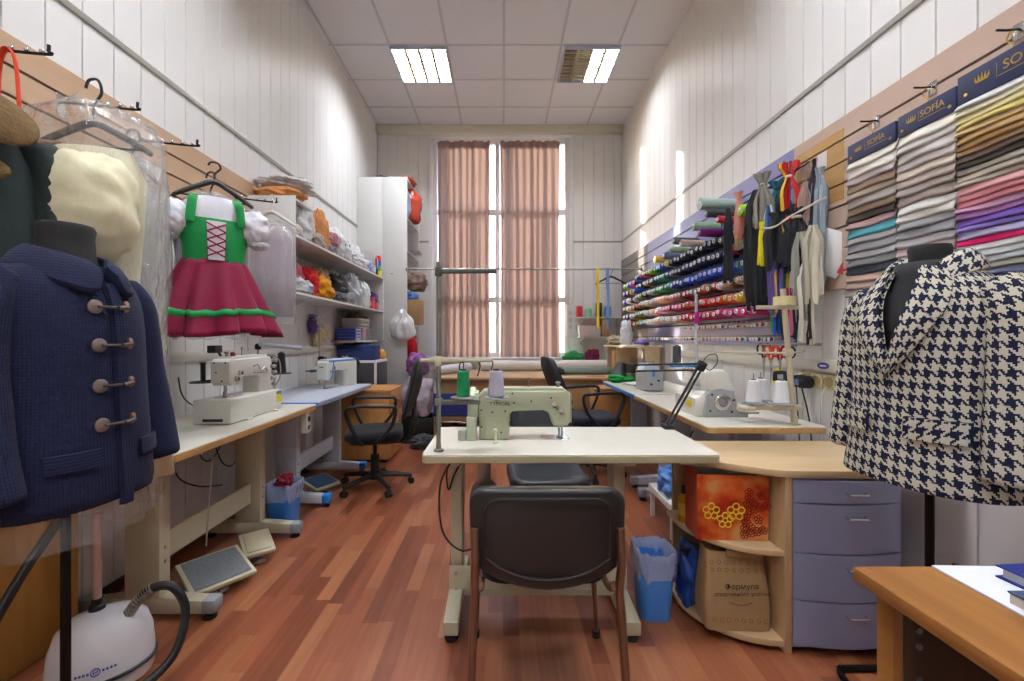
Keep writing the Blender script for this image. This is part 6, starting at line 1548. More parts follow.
# ---------------------------------------------------------------- fabric sample hangers
NAVB = mat('sample_header_navy', '1f2a4e', .4); GOLD = mat('gold_print', 'c9a24a', .3, .6)
def crown(b, x, z, s):
    b.prism([(x-.5*s,z),(x+.5*s,z),(x+.42*s,z-.14*s),(x-.42*s,z-.14*s)], 'XZ', -.0009, 0)
    for k in range(5):
        q = (k-2)/2; b.prism([(x+q*.44*s-.09*s,z+.02*s),(x+q*.44*s+.09*s,z+.02*s),(x+q*.5*s+.03*s,z+.30*s+.14*s*(1-abs(q))),(x+q*.5*s-.03*s,z+.30*s+.14*s*(1-abs(q)))], 'XZ', -.0009, 0)
        b.lathe([(0,-.05*s),(.05*s,0),(0,.05*s)], (x+q*.5*s, -.0005, z+.36*s+.14*s*(1-abs(q))), 8)
def samples(label, ya, yb, ztop, hh, cols, pitch, x=XR-.03, txt=.045, edge=.012, seed=0):
    """ya far end, yb near end; local x runs from far to near"""
    L = ya-yb; r = thing('fabric_sample_hanger', label, 'fabric samples', (x, ya, ztop), -PI/2, 'fabric sample hangers on the right wall')
    h = B().b2(0, L, -.022, -.004, -hh, 0, .002).build('header_board', NAVB, r)
    text('SOFÍA', txt, GOLD, h, (L*.62, -.0225, -hh*.42), name='lettering')
    b = B(); crown(b, L*.25, -hh*.48, hh*.42); c = b.build('crown_emblem', GOLD, h); c.location = (0,-.0222,0)
    B().b2(L*.40, L*.85, -.0227, -.0221, -hh*.68, -hh*.66).build('gold_rule', GOLD, h)
    B().b2(L*.385, L*.388, -.0227, -.0221, -hh*.70, -hh*.22).build('gold_divider', GOLD, h)
    for q in (.09, .91): B().lathe([(0,0),(.006,0),(.0065,.002),(.003,.004),(0,.004)], (L*q, -.022, -hh*.75), 12, (0,-1,0)).build('gold_rivet', GOLD, h)
    B().tube([(L*.5,-.01,-.005),(L*.5,-.012,.018),(L*.5-.016,-.014,.035),(L*.5-.004,-.016,.058),(L*.5+.012,-.014,.045)], .0022, 6, smooth=6).build('gold_hook', GOLD, r)
    rnd = random.Random(seed)
    for k, c in enumerate(cols):
        z0_ = -hh-.002-pitch*k+.016; z1_ = z0_-pitch*1.25-.012-(pitch*.6 if k == 0 else 0)*0
        ph, am = rnd.uniform(0,6), rnd.uniform(.001,.0026)
        base_y = -.006-.0006*k*0
        def fn(u, v, z0_=z0_, z1_=z1_, ph=ph, am=am, k=k):
            xx = -.002+u*(L+.004)+.003*math.sin(v*3+ph)
            bulge = .004+.020*v**1.2+.004*math.sin(u*5+ph)*v
            if v > .86: bulge -= .012*((v-.86)/.14)**2
            z = z0_+(z1_-z0_)*v+am*math.sin(u*7+ph)*v*2.2+.004*v*math.sin(u*2.4+ph*.7)
            return Vector((xx, base_y-bulge, z))
        b = B(); b.grid(fn, 18, 9); b.build('fabric_swatch', fabric('swatch_'+c, c, .08, .8, (240,.25)), r, smooth=180, solid=.0016)
    fa = thing('faceout_hook', 'chrome wall hook holding the '+label.split(' fabric')[0]+' samples', 'hook', (XR-.0205, (ya+yb)/2, ztop+.065))
    B().b2(-.004,0,-.018,.018,-.035,.02,.002).build('wall_plate', CHROME, fa); B().tube([(-.004,0,0),(-.035,0,-.004),(-.075,0,-.004)], .004, 6, smooth=3).build('arm', BLACK_MT, fa)
samples('smallest, farthest fabric sample hanger, with one turquoise swatch', 2.07, 1.818, 2.13, .086,
  'e6e2d6 dedad0 b3a6a8 8a7462 a39484 9c948c 7a6654 3c322e b08f90 4f97a4 a9a7a6 85868a a4a4a6 74777c 2c303c b59a8c a08c84 8f8a86 7e7c7c'.split(), .036, txt=.034, seed=1)
samples('middle fabric sample hanger, in mostly grey and beige', 1.806, 1.575, 2.135, .088,
  'e0dccf cdc8c4 bfb8b4 b5aca8 c9bdae ab9d94 9d918c 8c7f78 dcdbd4 d2d0c8 8f9092 8a8a8e aaa6aa b8a6a4 b39fa0 7a8a58 9a8468 8a7a6a 6f6a66 5f5c5c'.split(), .036, txt=.036, seed=2)
samples('largest, nearest fabric sample hanger, with yellow, pink and purple swatches', 1.570, 1.245, 2.158, .104,
  'dcdcdc d8d2b4 d6c890 d4c478 c4a878 a88658 9a7648 8a6c4c 5a4a40 3a322e 8a8278 b0a698 a89c8c d49aa0 c88088 b8707c c090b0 8a5a90 6a4aa0 7a68b0 a49cc0 d81a6c d6d8d8 c8cacc a4a8aa 8c8a80 5a6078 3e4a70 e8c028 e0a820 d87830 a85030'.split(), .0235, txt=.044, seed=3)
# ---------------------------------------------------------------- houndstooth jacket on a dress form
def houndstooth(name, c_dark, c_light, rep=.050):
    m = bpy.data.materials.new(name); m.use_nodes = True
    t = N(m); p = m.node_tree.nodes['Principled BSDF']; p.inputs['Roughness'].default_value = .9; p.inputs['Specular IOR Level'].default_value = .2
    tc = t.new('ShaderNodeTexCoord'); s_ = t.new('ShaderNodeSeparateXYZ')
    nz = t.new('ShaderNodeTexNoise'); nz.inputs['Scale'].default_value = 130; nz.inputs['Detail'].default_value = 1
    t.link(tc.outputs['UV'], nz.inputs['Vector'])
    vm = t.new('ShaderNodeVectorMath'); vm.operation = 'MULTIPLY_ADD'; vm.inputs[1].default_value = (.0045,.0045,0); t.link(nz.outputs['Color'], vm.inputs[0]); t.link(tc.outputs['UV'], vm.inputs[2])
    t.link(vm.outputs[0], s_.inputs[0])
    x = t.math('FLOOR', t.math('MULTIPLY', s_.outputs[0], 8/rep)); y = t.math('FLOOR', t.math('MULTIPLY', s_.outputs[1], 8/rep))
    def lt(v, md, k): return t.math('LESS_THAN', t.math('FLOORED_MODULO', v, md), k)
    wx = lt(x, 8, 3.5); wy = lt(y, 8, 3.5); tw = lt(t.math('ADD', x, y), 4, 1.5)
    fac = t.math('ADD', t.math('MULTIPLY', tw, wx), t.math('MULTIPLY', t.math('SUBTRACT', 1, tw), wy))
    mx = t.new('ShaderNodeMix'); mx.data_type = 'RGBA'; mx.inputs[6].default_value = lin(c_light); mx.inputs[7].default_value = lin(c_dark); t.link(fac, mx.inputs[0])
    t.link(mx.outputs[2], p.inputs['Base Color'])
    nb = t.new('ShaderNodeTexNoise'); nb.inputs['Scale'].default_value = 220; t.link(tc.outputs['UV'], nb.inputs['Vector'])
    bp = t.new('ShaderNodeBump'); bp.inputs['Strength'].default_value = .5; bp.inputs['Distance'].default_value = .004; t.link(nb.outputs['Fac'], bp.inputs['Height']); t.link(bp.outputs[0], p.inputs['Normal'])
    return m
HT = houndstooth('houndstooth_tweed', '1a2038', 'c6c2b0', .035)
jc = thing('houndstooth_jacket_form', 'navy and cream houndstooth jacket on a black dress form, near right', 'jacket on dress form', (1.255, 1.25, 0), math.radians(-80))
jc.scale = (.9, 1, 1)
dress_form(jc, 1.462, .85, k=.72)
rg = [(.785,.225,.165),(.81,.222,.162),(.92,.208,.15),(1.04,.198,.142),(1.16,.2,.145),(1.26,.198,.138),(1.325,.182,.115),(1.365,.145,.092),(1.40,.10,.08)]
# jacket body: open at the front, edges overlap below the lapels
n = 72; rings = []
for i, r_ in enumerate(rg):
    z, rx, ry = r_; op = max(0, (z-1.12)/.28)*.36-.05   # half opening angle at the front grows above the button point
    op = .02+op; ring = []
    for j in range(n+1):
        a = -PI/2+op+(2*PI-2*op)*j/n; c, s_ = math.cos(a), math.sin(a)
        f = (abs(c)**2.3+abs(s_)**2.3)**(-1/2.3); w_ = 1+.012*math.sin(5*a+1)*(1-i/len(rg))
        ring.append(Vector((rx*c*f*w_, ry*s_*f*w_, z)))
    rings.append(ring)
b = B(); b.loft(rings, caps=False, closed=False); b.build('jacket_body', HT, jc, smooth=180, sub=1, solid=.006)
# dress form chest showing in the opening
garment_body([(1.02,.17,.115),(1.16,.175,.12),(1.26,.172,.115),(1.33,.15,.095),(1.385,.095,.075),(1.42,.08,.075)], n=40).build('form_chest', FORM, jc, smooth=180)
for sx in (-1, 1):
    sleeve([(sx*.165,.0,1.345),(sx*.208,-.0,1.27),(sx*.218,-.015,1.1),(sx*.222,-.03,.95),(sx*.226,-.035,.835)], [.055,.071,.068,.068,.074], seg=26, seed=sx*3+8, wr=.008).build('sleeve', HT, jc, smooth=60, sub=1)
    b = B(); rings = []
    for z, w_ in ((1.08,.006),(1.13,.055),(1.19,.082),(1.25,.098),(1.29,.094),(1.335,.085),(1.375,.075),(1.41,.06)):
        # inner edge follows the front opening
        q = [(a_, c_) for a_, c_ in zip(rg, rg[1:]) if a_[0] <= z <= c_[0]]; a_, c_ = q[0] if q else (rg[-2], rg[-1]); k_ = min(1,(z-a_[0])/(c_[0]-a_[0])); rx = a_[1]+(c_[1]-a_[1])*k_; ry = a_[2]+(c_[2]-a_[2])*k_
        op = max(0,(z-1.12)/.28)*.36-.03; ring = []
        for k2 in range(7):
            ang = -PI/2+op+(w_/max(rx,.08))*k2/6; c, s_ = math.cos(ang), math.sin(ang); f = (abs(c)**2.3+abs(s_)**2.3)**(-1/2.3)
            lift = 1.05+.05*math.sin(PI*k2/6)+(.05 if z > 1.3 else 0)
            ring.append(Vector((sx*rx*c*f*lift, ry*s_*f*lift-.004, z+.012*(k2/6)*(1 if z < 1.28 else -1.4))))
        rings.append(ring)
    b.loft(rings, caps=False, closed=False); b.build('lapel', HT, jc, smooth=180, sub=1, solid=.007)
    b = B(); rings = []
    for ang, zt in ((-42,1.405),(-15,1.43),(15,1.445),(50,1.452),(90,1.455)):
        a_ = math.radians(ang); c, s_ = math.cos(a_), math.sin(a_); rings.append([Vector((sx*rx_*c, ry_*s_, zt+dz)) for rx_, ry_, dz in ((.078,.078,-.03),(.082,.082,.008),(.10,.098,.006),(.125,.118,-.03),(.142,.13,-.055))])
    b.loft(rings, caps=False, closed=False); b.build('collar', HT, jc, smooth=180, sub=1, solid=.007)
for sx in (-1,1):
    b = B(); rings = []
    for k in range(9):
        x = sx*(.055+.125*k/8); ry = .152; rx = .21; y = -ry*max(0,1-(abs(x)/rx)**2.3)**(1/2.3)
        rings.append([Vector((x, y-d, z)) for z, d in ((.985,.004),(.983,.014),(.94,.016),(.925,.016),(.922,.006))])
    b.loft(rings); b.build('pocket_flap', HT, jc, smooth=60)
# ---------------------------------------------------------------- things on the near desk
pp = thing('paper_stack', 'white printed papers on the near wooden desk under the blue folder', 'papers', (.965, .655, .7505), math.radians(-2))
B().b2(-.13,.5,-.42,.175,0,.004,.0005,1).build('top_sheet', mat('paper_desk','dfe2ee',.6), pp)
b = B()
for k in range(9):
    for q in range(4): b.b2(-.03+.012*k*0+.05*q, .01+.05*q+.004*((k*q) % 3), .13-.045*k-.002, .13-.045*k+.001, .0041, .0044)
b.build('printed_lines', mat('print_grey','9a9eb0',.6), pp)
nb_ = thing('blue_folder', 'dark blue hardback folder lying on the papers on the near desk', 'folder', (1.10, .62, .755), math.radians(4))
B().b2(-.17,.22,-.36,.185,0,.003,.001).b2(-.17,.22,-.36,.185,.020,.023,.001).build('cover', mat('folder_blue','1c2a78',.4), nb_)
B().b2(-.163,.21,-.35,.178,.0031,.0199).build('pages', mat('paper_grey','b9bac0',.7), nb_)
bl = thing('booklet', 'small booklet with a dark blue cover and pale lettering at the desk edge', 'book', (.965, .565, .779), math.radians(0))
B().b2(-.16,.16,-.11,.11,0,.016).build('pages', mat('paper_white','e2e1e0',.7), bl); B().b2(-.162,.162,-.112,.112,.0162,.019,.0005,1).build('cover', mat('booklet_navy','2a4468',.4), bl)
b = B()
for k in range(6): b.b2(-.12+.045*k, -.095+.045*k, .035, .075, .0191, .0197)
for k in range(4): b.b2(-.09+.045*k, -.065+.045*k, -.02, .015, .0191, .0197)
b.build('cover_lettering', WHT, bl)
# chair leg under the near desk
kl = thing('desk_chair', 'black tubular chair leg frame showing under the near desk', 'chair', (1.2, 1.53, 0))
B().tube([(-.012,-.13,.012),(-.012,-.05,.012),(.01,-.008,.012),(.05,0,.012),(.36,0,.012),(.39,-.01,.02),(.40,-.03,.40)], .011, 10, smooth=5).build('floor_frame', BLACK_MT, kl)
# ---------------------------------------------------------------- contents of the curved shelves
gb = thing('gift_bag', 'orange and red gift bag with yellow flowers on the upper curved shelf', 'bag', (.925, 1.77, .3885), math.radians(-3))
OGM = bpy.data.materials.new('gift_bag_print'); OGM.use_nodes = True
t = N(OGM); p = OGM.node_tree.nodes['Principled BSDF']; p.inputs['Roughness'].default_value = .3
tc = t.new('ShaderNodeTexCoord'); nz = t.new('ShaderNodeTexNoise'); nz.inputs['Scale'].default_value = 9; nz.inputs['Detail'].default_value = 3; t.link(tc.outputs['Object'], nz.inputs['Vector'])
cr = t.new('ShaderNodeValToRGB'); e_ = cr.color_ramp.elements; e_[0].position = .36; e_[0].color = lin('a8281a'); e_[1].position = .64; e_[1].color = lin('d69a5e')
x_ = cr.color_ramp.elements.new(.5); x_.color = lin('d2642c'); t.link(nz.outputs['Fac'], cr.inputs[0]); t.link(cr.outputs[0], p.inputs['Base Color'])
def openbag(r, w, d, h, m_front, inner, thick=.0015, side=None):
    b = B(); 
    b.prism([(-w/2,0),(w/2,0),(w/2+.004,h),(-w/2-.004,h*1.0)], 'XZ', -d/2-thick, -d/2); b.build('front_panel', m_front, r)
    b = B(); b.b2(-w/2,w/2,d/2,d/2+thick,0,h*1.02); b.build('back_panel', inner, r)
    for sx in (-1,1):
        b = B(); xo = sx*w/2
        b.loft([[Vector((xo, -d/2, z)), Vector((xo-sx*.025*(z/h), 0, z)), Vector((xo, d/2, z)), Vector((xo+sx*thick, d/2, z)), Vector((xo-sx*.025*(z/h)+sx*thick, 0, z)), Vector((xo+sx*thick, -d/2, z))] for z in (0, h*.5, h)]); b.build('side_gusset', side or m_front, r)
    B().b2(-w/2,w/2,-d/2,d/2,0,.003).build('bag_base', inner, r)
openbag(gb, .275, .13, .262, OGM, mat('bag_inside_white','c9c6c2',.5), side=mat('gift_bag_side','b23a1c',.3))
def flower(b, x, z, r_, w_=.003):
    for k in range(5):
        a = 2*PI*k/5+.3; cx_, cz_ = x+r_*.62*math.cos(a), z+r_*.62*math.sin(a)
        b.tube([(cx_+r_*.36*math.cos(2*PI*q/12), -.0672, cz_+r_*.36*math.sin(2*PI*q/12)) for q in range(12)], w_, 5, closed=True)
b = B(); flower(b, -.085, .115, .034); flower(b, -.03, .08, .032, .0026); flower(b, .012, .115, .035); b.build('yellow_flowers', mat('flower_yellow','e8cf3a',.4), gb)
b = B()
for k in range(6):
    for q in range(4): flower(b, .045+.024*(k % 4)+.006*q, .025+.048*q+.006*k, .018, .0018) if (k*q) % 2 == 0 else None
b.build('dark_red_flowers', mat('flower_red','8a1c12',.4), gb)
pg = thing('paper_carrier', 'brown kraft paper carrier bag with dark Cyrillic lettering on the bottom curved shelf', 'bag', (.932, 1.735, .0465), math.radians(-3))
KR = mat('kraft_paper', 'a5875e', .8, bump=(9,.9), var=.12, varscale=8)
b = B(); rings = []
for k in range(15):
    z = .30*k/14; q = k/14; w_, d_ = .122+.006*math.sin(q*5), .065*(1-.45*q**2)
    ring = []
    for x, y in rrect(2, 2, .25, 5):
        ring.append(Vector((x*w_*(1-.03*q), y*d_+.006*noise.noise(Vector((x*3, z*14, y*2))), z+.006*math.sin(x*4)*q)))
    rings.append(ring)
b.loft(rings, caps=False); b.face([b.bm.verts[0]] ) if False else None
b.build('bag_body', KR, pg, smooth=50, flip=False)
for s_, (tx, sz, zz_) in enumerate((('Формула', .029, .178), ('спортивного успеха', .0215, .150))):
    text(tx, sz, mat('print_black','1c1815',.7), pg, (.008, -.0775+.024*(zz_/.30)**2, zz_), rot=(PI/2,math.radians(-2),0), name='lettering')
b = B(); rnd = random.Random(4)
for row in range(3):
    for k in range(8):
        x, z = -.10+.028*k, (.235+.028*row if row < 2 else .05)
        b.tube([(x+.009*math.cos(2*PI*q/8)*rnd.uniform(.6,1.1), -.0765+.034*(z/.30)**2, z+.009*math.sin(2*PI*q/8)*rnd.uniform(.6,1.1)) for q in range(8)], .0009, 4, closed=True)
b.tube([(-.045+.009*k, -.0762, .122-.012*(1-((k-5)/5)**2)) for k in range(11)], .0018, 4)
b.build('printed_doodles', mat('print_brown','6a5236',.7), pg)
b = B(); b.b2(-.04,.09,-.052,-.04,.285,.312,.003); b.build('folded_flap', KR, pg)
tag(B().blob((0,0,0), (.045,.08,.13), 61, .3, 1.8).build('plastic_bag', mat('bag_deepblue','1a3f8a',.3,bump=(14,1)), None, loc=(.815,1.88,.0465), smooth=180), 'deep blue crumpled plastic bag on the bottom curved shelf', 'bag')
um = thing('umbrella_handle', 'black curved umbrella handle poking out beside the blue bag', 'umbrella', (.80, 1.86, .285))
B().tube([(-.03,-.03,.015),(-.015,-.02,-.005),(.03,0,-.012),(.07,.03,-.015)], .011, 10, smooth=5).build('handle', BLACK_PL, um)
bt = thing('bottle', 'yellow liquid bottle with a black cap on the upper curved shelf', 'bottle', (.805, 1.885, .3885))
B().lathe([(0,0),(.024,0),(.026,.004),(.026,.10),(.02,.118),(.011,.124),(0,.124)]).build('bottle_body', mat('bottle_yellow','c99a1e',.15,coat=.5), bt)
B().lathe([(0,.1245),(.013,.1245),(.013,.155),(0,.156)]).build('cap', BLACK_PL, bt)
B().lathe([(.0263,.03),(.0266,.03),(.0266,.085),(.0263,.085)]).build('label', mat('bottle_label','d8b040',.5), bt)
# ---------------------------------------------------------------- things on and around the cutting table
def froll(label, p0, p1, r, m, core=True):
    p0, p1 = Vector(p0), Vector(p1); rr_ = thing('fabric_roll', label, 'fabric roll', p0, 0, 'fabric rolls on the cutting table')
    d = p1-p0; L = d.length
    B().lathe([(.015,0),(r,0),(r*1.02,.01),(r*.99,L*.3),(r*1.02,L*.6),(r,L-.01),(r*.98,L),(.015,L)], (0,0,0), 28, d).build('fabric', m, rr_)
    B().lathe([(.0145,-.01),(.0145,L+.01),(.011,L+.01),(.011,-.01),(.0145,-.01)], (0,0,0), 14, d).build('core', CARD, rr_)
WROLL = mat('fabric_roll_white', 'd9d4d0', .7, bump=(8,.5), var=.06, varscale=5)
froll('long white fabric roll at the back of the cutting table', (-.30,5.80,.825), (1.42,5.86,.825), .072, WROLL)
froll('short white fabric roll at the left end of the cutting table', (-.82,5.10,.81), (-.46,5.72,.81), .058, mat('fabric_roll_grey_white','c9c4cc',.7,bump=(8,.5)))
froll('grey-green fabric roll at the right front of the cutting table', (.72,5.22,.795), (1.38,5.26,.795), .043, mat('fabric_roll_greygreen','77857c',.7,bump=(40,.2)))
lump('cloth_bundle', 'black net cloth on the cutting table by the grey-green roll', 'cloth', fabric('black_net','25262c'), (.66,5.25,.7505), (.10,.14,.05), 71, .3, 2)
lump('cloth_bundle', 'green cloth lying behind the white roll near the window', 'cloth', fabric('green_cloth','2a7a44'), (1.0,6.0,.7505), (.15,.06,.14), 72, .25, 2)
lump('cloth_bundle', 'maroon cloth lying behind the white roll near the window', 'cloth', fabric('maroon_cloth','6a1c3c'), (1.26,6.0,.7505), (.10,.05,.16), 73, .25, 2)
lump('cloth_bundle', 'dark grey cloth heap at the right end of the cutting table', 'cloth', fabric('darkgrey_heap','4a4c50',.3), (1.54,5.55,.7505), (.12,.16,.15), 74, .3, 2)
rd = tag(B().b2(-.11,.11,-.012,.012,0,.006,.001).build('ruler', mat('ruler_red','c8242c',.4), None, loc=(1.08,4.95,.7505)), 'red ruler on the cutting table', 'ruler')
lump('cloth_bundle', 'bright green cloth bundle on the blue edged bench near the window', 'cloth', fabric('bright_green','1f9a4a'), (1.16,4.20,.7625), (.11,.09,.045), 75, .35, 2.2)
lump('cloth_bundle', 'white papers and cloth scraps beside the bright green bundle', 'cloth', fabric('white_scraps','d5d6dc'), (1.22,3.98,.7625), (.10,.09,.012), 76, .2, 2)
tag(B().b2(-.09,.09,-.01,.01,0,.008,.002).build('ruler', mat('ruler_maroon','7c2430',.4), None, loc=(1.28,3.86,.7625)), 'maroon ruler on the blue edged bench', 'ruler')
# sewing machine in a cover + stool at left of the table
r = thing('step_stool', 'blue seated metal step stool standing behind the centre table', 'stool', (-.48, 4.30, 0))
B().b2(-.21,.17,-.15,.15,.43,.46,.012).b2(-.20,.16,-.16,-.145,.46,.66,.006).build('blue_seat', mat('stool_blue','1f2f74',.5), r)
for x in (-.19,.15):
    B().tube([(x,-.14,.0),(x,-.13,.44)], .011, 8).build('leg', CHROME, r); B().tube([(x,.20,0),(x,.12,.44)], .011, 8).build('leg', CHROME, r)
B().tube([(-.19,-.17,.30),(-.15,-.175,.38),(.11,-.175,.38),(.15,-.17,.30)], .010, 8, smooth=4).build('hoop', CHROME, r)
for x in (-.19,.15): pass
# plastic bag full of lilac fabric
lump('fabric_sack', 'clear sack of lilac fabric beside the tall cabinet', 'sack', mat('lilac_sack','a89aa8',.45,bump=(14,1),var=.2,varscale=9), (-1.0,5.0,.295), (.18,.18,.25), 81, .2, 1.8)
cr_ = thing('crate', 'dark storage crate under the sack of lilac fabric', 'crate', (-1.0,5.0,0))
B().b2(-.2,.2,-.18,.18,0,.02,.004).build('crate_base', BLACK_PL, cr_)
for x0_, x1_, y0_, y1_ in ((-.2,-.185,-.18,.18),(.185,.2,-.18,.18),(-.184,.184,-.18,-.165),(-.184,.184,.165,.18)): B().b2(x0_,x1_,y0_,y1_,.0205,.29,.003).build('crate_side', BLACK_PL, cr_)
lump('felt_shoe', 'grey felt shoe lying on the floor by the crate', 'shoe', fabric('grey_felt','6a6668',.3), (-.62,4.70,0), (.13,.10,.08), 82, .25, 2)
lump('cloth_bundle', 'dark grey cloth lying on the floor before the crate', 'cloth', fabric('dark_felt','3f3d42',.3), (-.86,4.66,0), (.15,.12,.07), 83, .3, 2)
# small white machine and side shelf by the window, left
sd = thing('window_shelf', 'small white window shelf with a machine on it at left of the window', 'shelf', (-.86, 5.75, 0))
# spice bottle on sill
bt = thing('spray_bottle', 'small brown bottle with a blue cap on the window sill', 'bottle', (-.93, 6.12, WZ0-.005))
B().lathe([(0,0),(.03,0),(.032,.004),(.032,.12),(.02,.15),(0,.15)]).build('bottle_body', mat('bottle_brown','6a4230',.3), bt); B().lathe([(0,.1505),(.022,.1505),(.022,.20),(0,.205)]).build('cap', BLUE_M, bt)
bpy.data.objects.remove(sd)
bl_ = thing('wire_hoop', 'black wire hoop stand standing on the cutting table\'s left end', 'hoop', (-.35, 4.98, .7505))
B().tube([(-.14,0,0),(-.16,0,.12),(-.12,0,.17),(.04,0,.18),(.08,0,.12),(.05,.02,0)], .008, 8, smooth=5).build('hoop', BLACK_MT, bl_)
# ---------------------------------------------------------------- right corner: wall shelf with baskets, tape, hanger
ws = thing('wire_wall_shelf', 'small white wall shelf with baskets right of the window', 'shelf', (1.27, 6.179, 1.20))
B().b2(-.20,.42,-.20,-.001,0,.018,.002).build('shelf_board', WHITE_LAM, ws)
B().b2(-.20,.42,-.20,-.001,.42,.432,.002).build('shelf_board', WHITE_LAM, ws) if False else None
for x in (-.15,.36): B().prism([(-.001,-.001),(-.16,-.001),(-.16,-.012),(-.02,-.09),(-.001,-.09)], 'YZ', x-.008, x+.008).build('shelf_bracket', WHITE_LAM, ws)
bx_ = thing('clear_basket', 'clear plastic basket of small things on the shelf right of the window', 'basket', (1.225, 6.06, 1.2185))
b = B(); b.loft([[Vector((x*k,y*k,z)) for x,y in rrect(.34,.2,.03,4)] for k,z in ((.88,0),(.98,.15),(1.0,.155),(.96,.155),(.86,.006))]); b.build('basket', film('tub','eef0f4',.6,.2,(5,.1)), bx_)
B().blob((-.05,0,.008), (.07,.06,.06), 91, .3).build('red_contents', fabric('red_stuff','cc2a30'), bx_); B().blob((.08,0,.008), (.06,.06,.05), 92, .3).build('dark_contents', fabric('dark_stuff2','4a4a52',.4), bx_)
for k, (x, c, h, lab) in enumerate(((-.08,'b8202c',.15,'red'),(.05,'7ab89a',.12,'pale green'),(.20,'2a2c30',.20,'black'),(.33,'5a86c8',.15,'light blue'))):
    r = thing('jar', lab+' jar standing above the clear basket right of the window', 'jar', (1.25+x-.07, 6.12, 1.50), 0)
    B().lathe([(0,0),(.045,0),(.045,h),(.03,h+.008),(0,h+.008)]).build('jar_body', mat('jar_'+c, c, .35), r)
ws2 = thing('wall_shelf', 'upper narrow white shelf with jars right of the window', 'shelf', (1.27, 6.179, 1.482))
B().b2(-.20,.42,-.14,-.001,0,.0175,.002).build('shelf_board', WHITE_LAM, ws2)
for x in (-.18,.38): B().b2(x-.006,x+.006,-.02,-.001,-.26,-.0005,.002).build('upright', GREYWHITE_MT, ws2)
pb2 = thing('pegboard', 'small pale grey wall panel beside the window shelf', 'panel', (1.03, 6.1795, 1.36))
B().b2(-.11,.10,-.012,-.0005,-.16,.32,.003).build('board', mat('panel_pale','d2d2d0',.5), pb2)
for x in (-.05,.04):
    for z in (0,.1,.2): B().b2(x-.03,x+.03,-.0145,-.0125,z-.03,z+.03,.002).build('pocket', mat('panel_pale2','bfc0c4',.5), pb2)
zr_ = P(0,269,5.25).z
def tape_(label, px, y1, c, d=5.25):
    x = P(px,0,d).x; zb_ = P(0,y1,d).z
    b = B(); b.loft([[Vector((dx_-.017,dy_,z-zr_)),Vector((dx_+.017,dy_,z-zr_)),Vector((dx_+.017,dy_-.0025,z-zr_)),Vector((dx_-.017,dy_-.0025,z-zr_))] for dx_, dy_, z in ((0,-.016,zb_),(.004,-.016,zb_+.3),(0,-.016,zr_-.02),(0,-.011,zr_+.011),(0,0,zr_+.0165),(0,.014,zr_+.008),(0,.018,zr_-.03),(.002,.018,zr_-.25))])
    tag(b.build('hanging_measuring_tape', mat('tape_'+c, c, .45), None, loc=(x,d,zr_)), label, 'measuring tape')
tape_('yellow measuring tape hanging from the long steel rail', 597.5, 329, 'e6c81e')
tape_('pale blue measuring tape hanging from the long steel rail', 607.5, 329, '6f93c4')
hg = thing('clothes_hanger', 'black clothes hanger on the long steel rail by the right wall', 'hanger', (P(611,0,5.25).x, 5.25, zr_-.17), math.radians(0))
hanger(hg, 0, .19, BLACK_PL, hook=.075)
cbx2 = thing('cardboard_box', 'brown cardboard box on the shelf below the hanger by the right wall', 'box', (1.45, 6.07, 1.2185))
B().b2(-.05,.05,-.09,.09,0,.25,.003).build('carton', CARD, cbx2); B().b2(-.012,.012,-.09,.09,.2502,.252).build('tape_strip', mat('parcel_tape','b89a6c'), cbx2)
# side shelf along the right bench near the window
ss = thing('bench_shelf', 'raised wooden shelf on the right bench by the window, cluttered on top', 'shelf', (1.50, 4.95, .75))
B().b2(-.22,.20,-.42,.45,.345,.363,.002).build('shelf_board', wood('birch_ply','c2a884','d0b894',.5,'Y'), ss)
B().b2(-.20,-.04,-.10,-.08,0.001,.345,.002).build('upright', wood('birch_ply','c2a884','d0b894'), ss)
B().b2(-.20,.18,.35,.37,0.001,.345,.002).build('upright', wood('birch_ply','c2a884','d0b894'), ss); B().b2(.02,.18,-.40,-.38,0.001,.345,.002).build('upright', wood('birch_ply','c2a884','d0b894'), ss)
cb3 = thing('cardboard_box', 'upright tan cardboard box under the raised wooden shelf', 'box', (1.38, 5.08, .7505)); B().b2(-.06,.06,-.08,.08,0,.30,.003).build('carton', CARD, cb3); B().b2(-.06,.06,-.008,.008,.3002,.3015).build('tape_strip', mat('parcel_tape','b89a6c'), cb3)
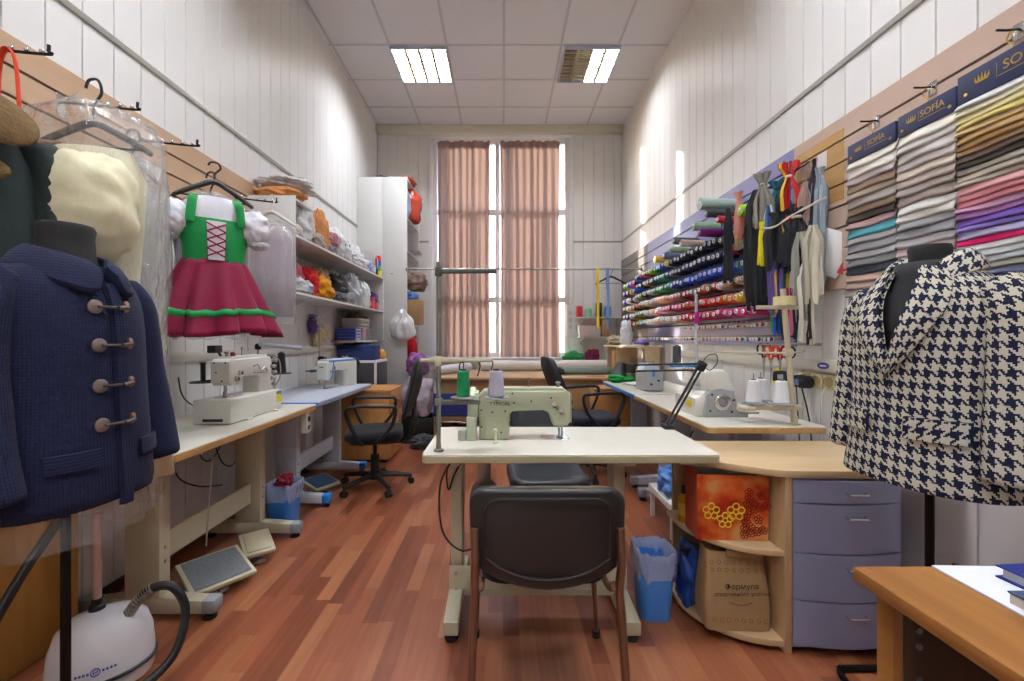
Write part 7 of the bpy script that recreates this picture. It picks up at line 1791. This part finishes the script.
lump('cloth_bundle', 'beige paper pattern pile on the raised wooden shelf', 'paper pile', fabric('beige_paper','b5a88e',.15), (1.40,5.22,1.1135), (.10,.14,.06), 95, .3, 2)
lump('plastic_bag', 'tied white plastic bag on the raised wooden shelf', 'bag', PLW, (1.45,5.0,1.1135), (.06,.06,.15), 96, .3, 2)
lump('cloth_bundle', 'purple cloth rolled on the raised wooden shelf\'s near end', 'cloth', fabric('purple_roll','7a68a8'), (1.56,4.78,1.1135), (.08,.10,.035), 97, .2, 2)
tag(B().b2(-.1,.1,-.12,.12,0,.012,.002).build('white_tray', WHITE_LAM, None, loc=(1.42,4.70,1.1135)), 'white flat tray on the raised wooden shelf', 'tray')
# below the right bench: pedal, blue bag, storage
lump('plastic_bag', 'light blue plastic bag under the right bench', 'bag', mat('bag_blue','5b8fd8',.3,bump=(14,1)), (1.10,2.68,.2155), (.10,.13,.10), 98, .3, 1.8)
bxu = thing('storage_tray', 'white storage tray under the right bench', 'tray', (1.11,2.70,0))
B().b2(-.12,.12,-.2,.2,.17,.215,.006).build('tray', WHITE_LAM, bxu)
for x in (-.10,.10):
    for y in (-.17,.17): B().b2(x-.012,x+.012,y-.012,y+.012,0,.1695,.002).build('leg', WHITE_LAM, bxu)
pd2 = thing('drawer_pedestal', 'brown wooden pedestal below the blue edged right bench', 'cabinet', (1.15, 4.50, 0))
B().b2(-.2,.2,-.16,.16,.03,.66,.002).build('carcass', PED, pd2); B().b2(-.215,.215,-.172,.165,.66,.685,.003).build('pedestal_top', PED, pd2); B().b2(-.19,.19,-.14,.15,0,.03).build('plinth', BLACK_PL, pd2)
for a, c in ((.04,.34),(.345,.65)):
    d = B().b2(-.195,.195,-.176,-.1605,a,c,.002).build('drawer', PED, pd2); B().tube([(-.04,-.176,c-.06),(-.04,-.196,c-.06),(.04,-.196,c-.06),(.04,-.176,c-.06)], .005, 8).build('handle', CHROME, d)
cable('black cable drooping below the front edge of the right bench', [(1.03,2.3,.70),(1.02,2.5,.50),(1.03,2.8,.45),(1.04,3.0,.70)])
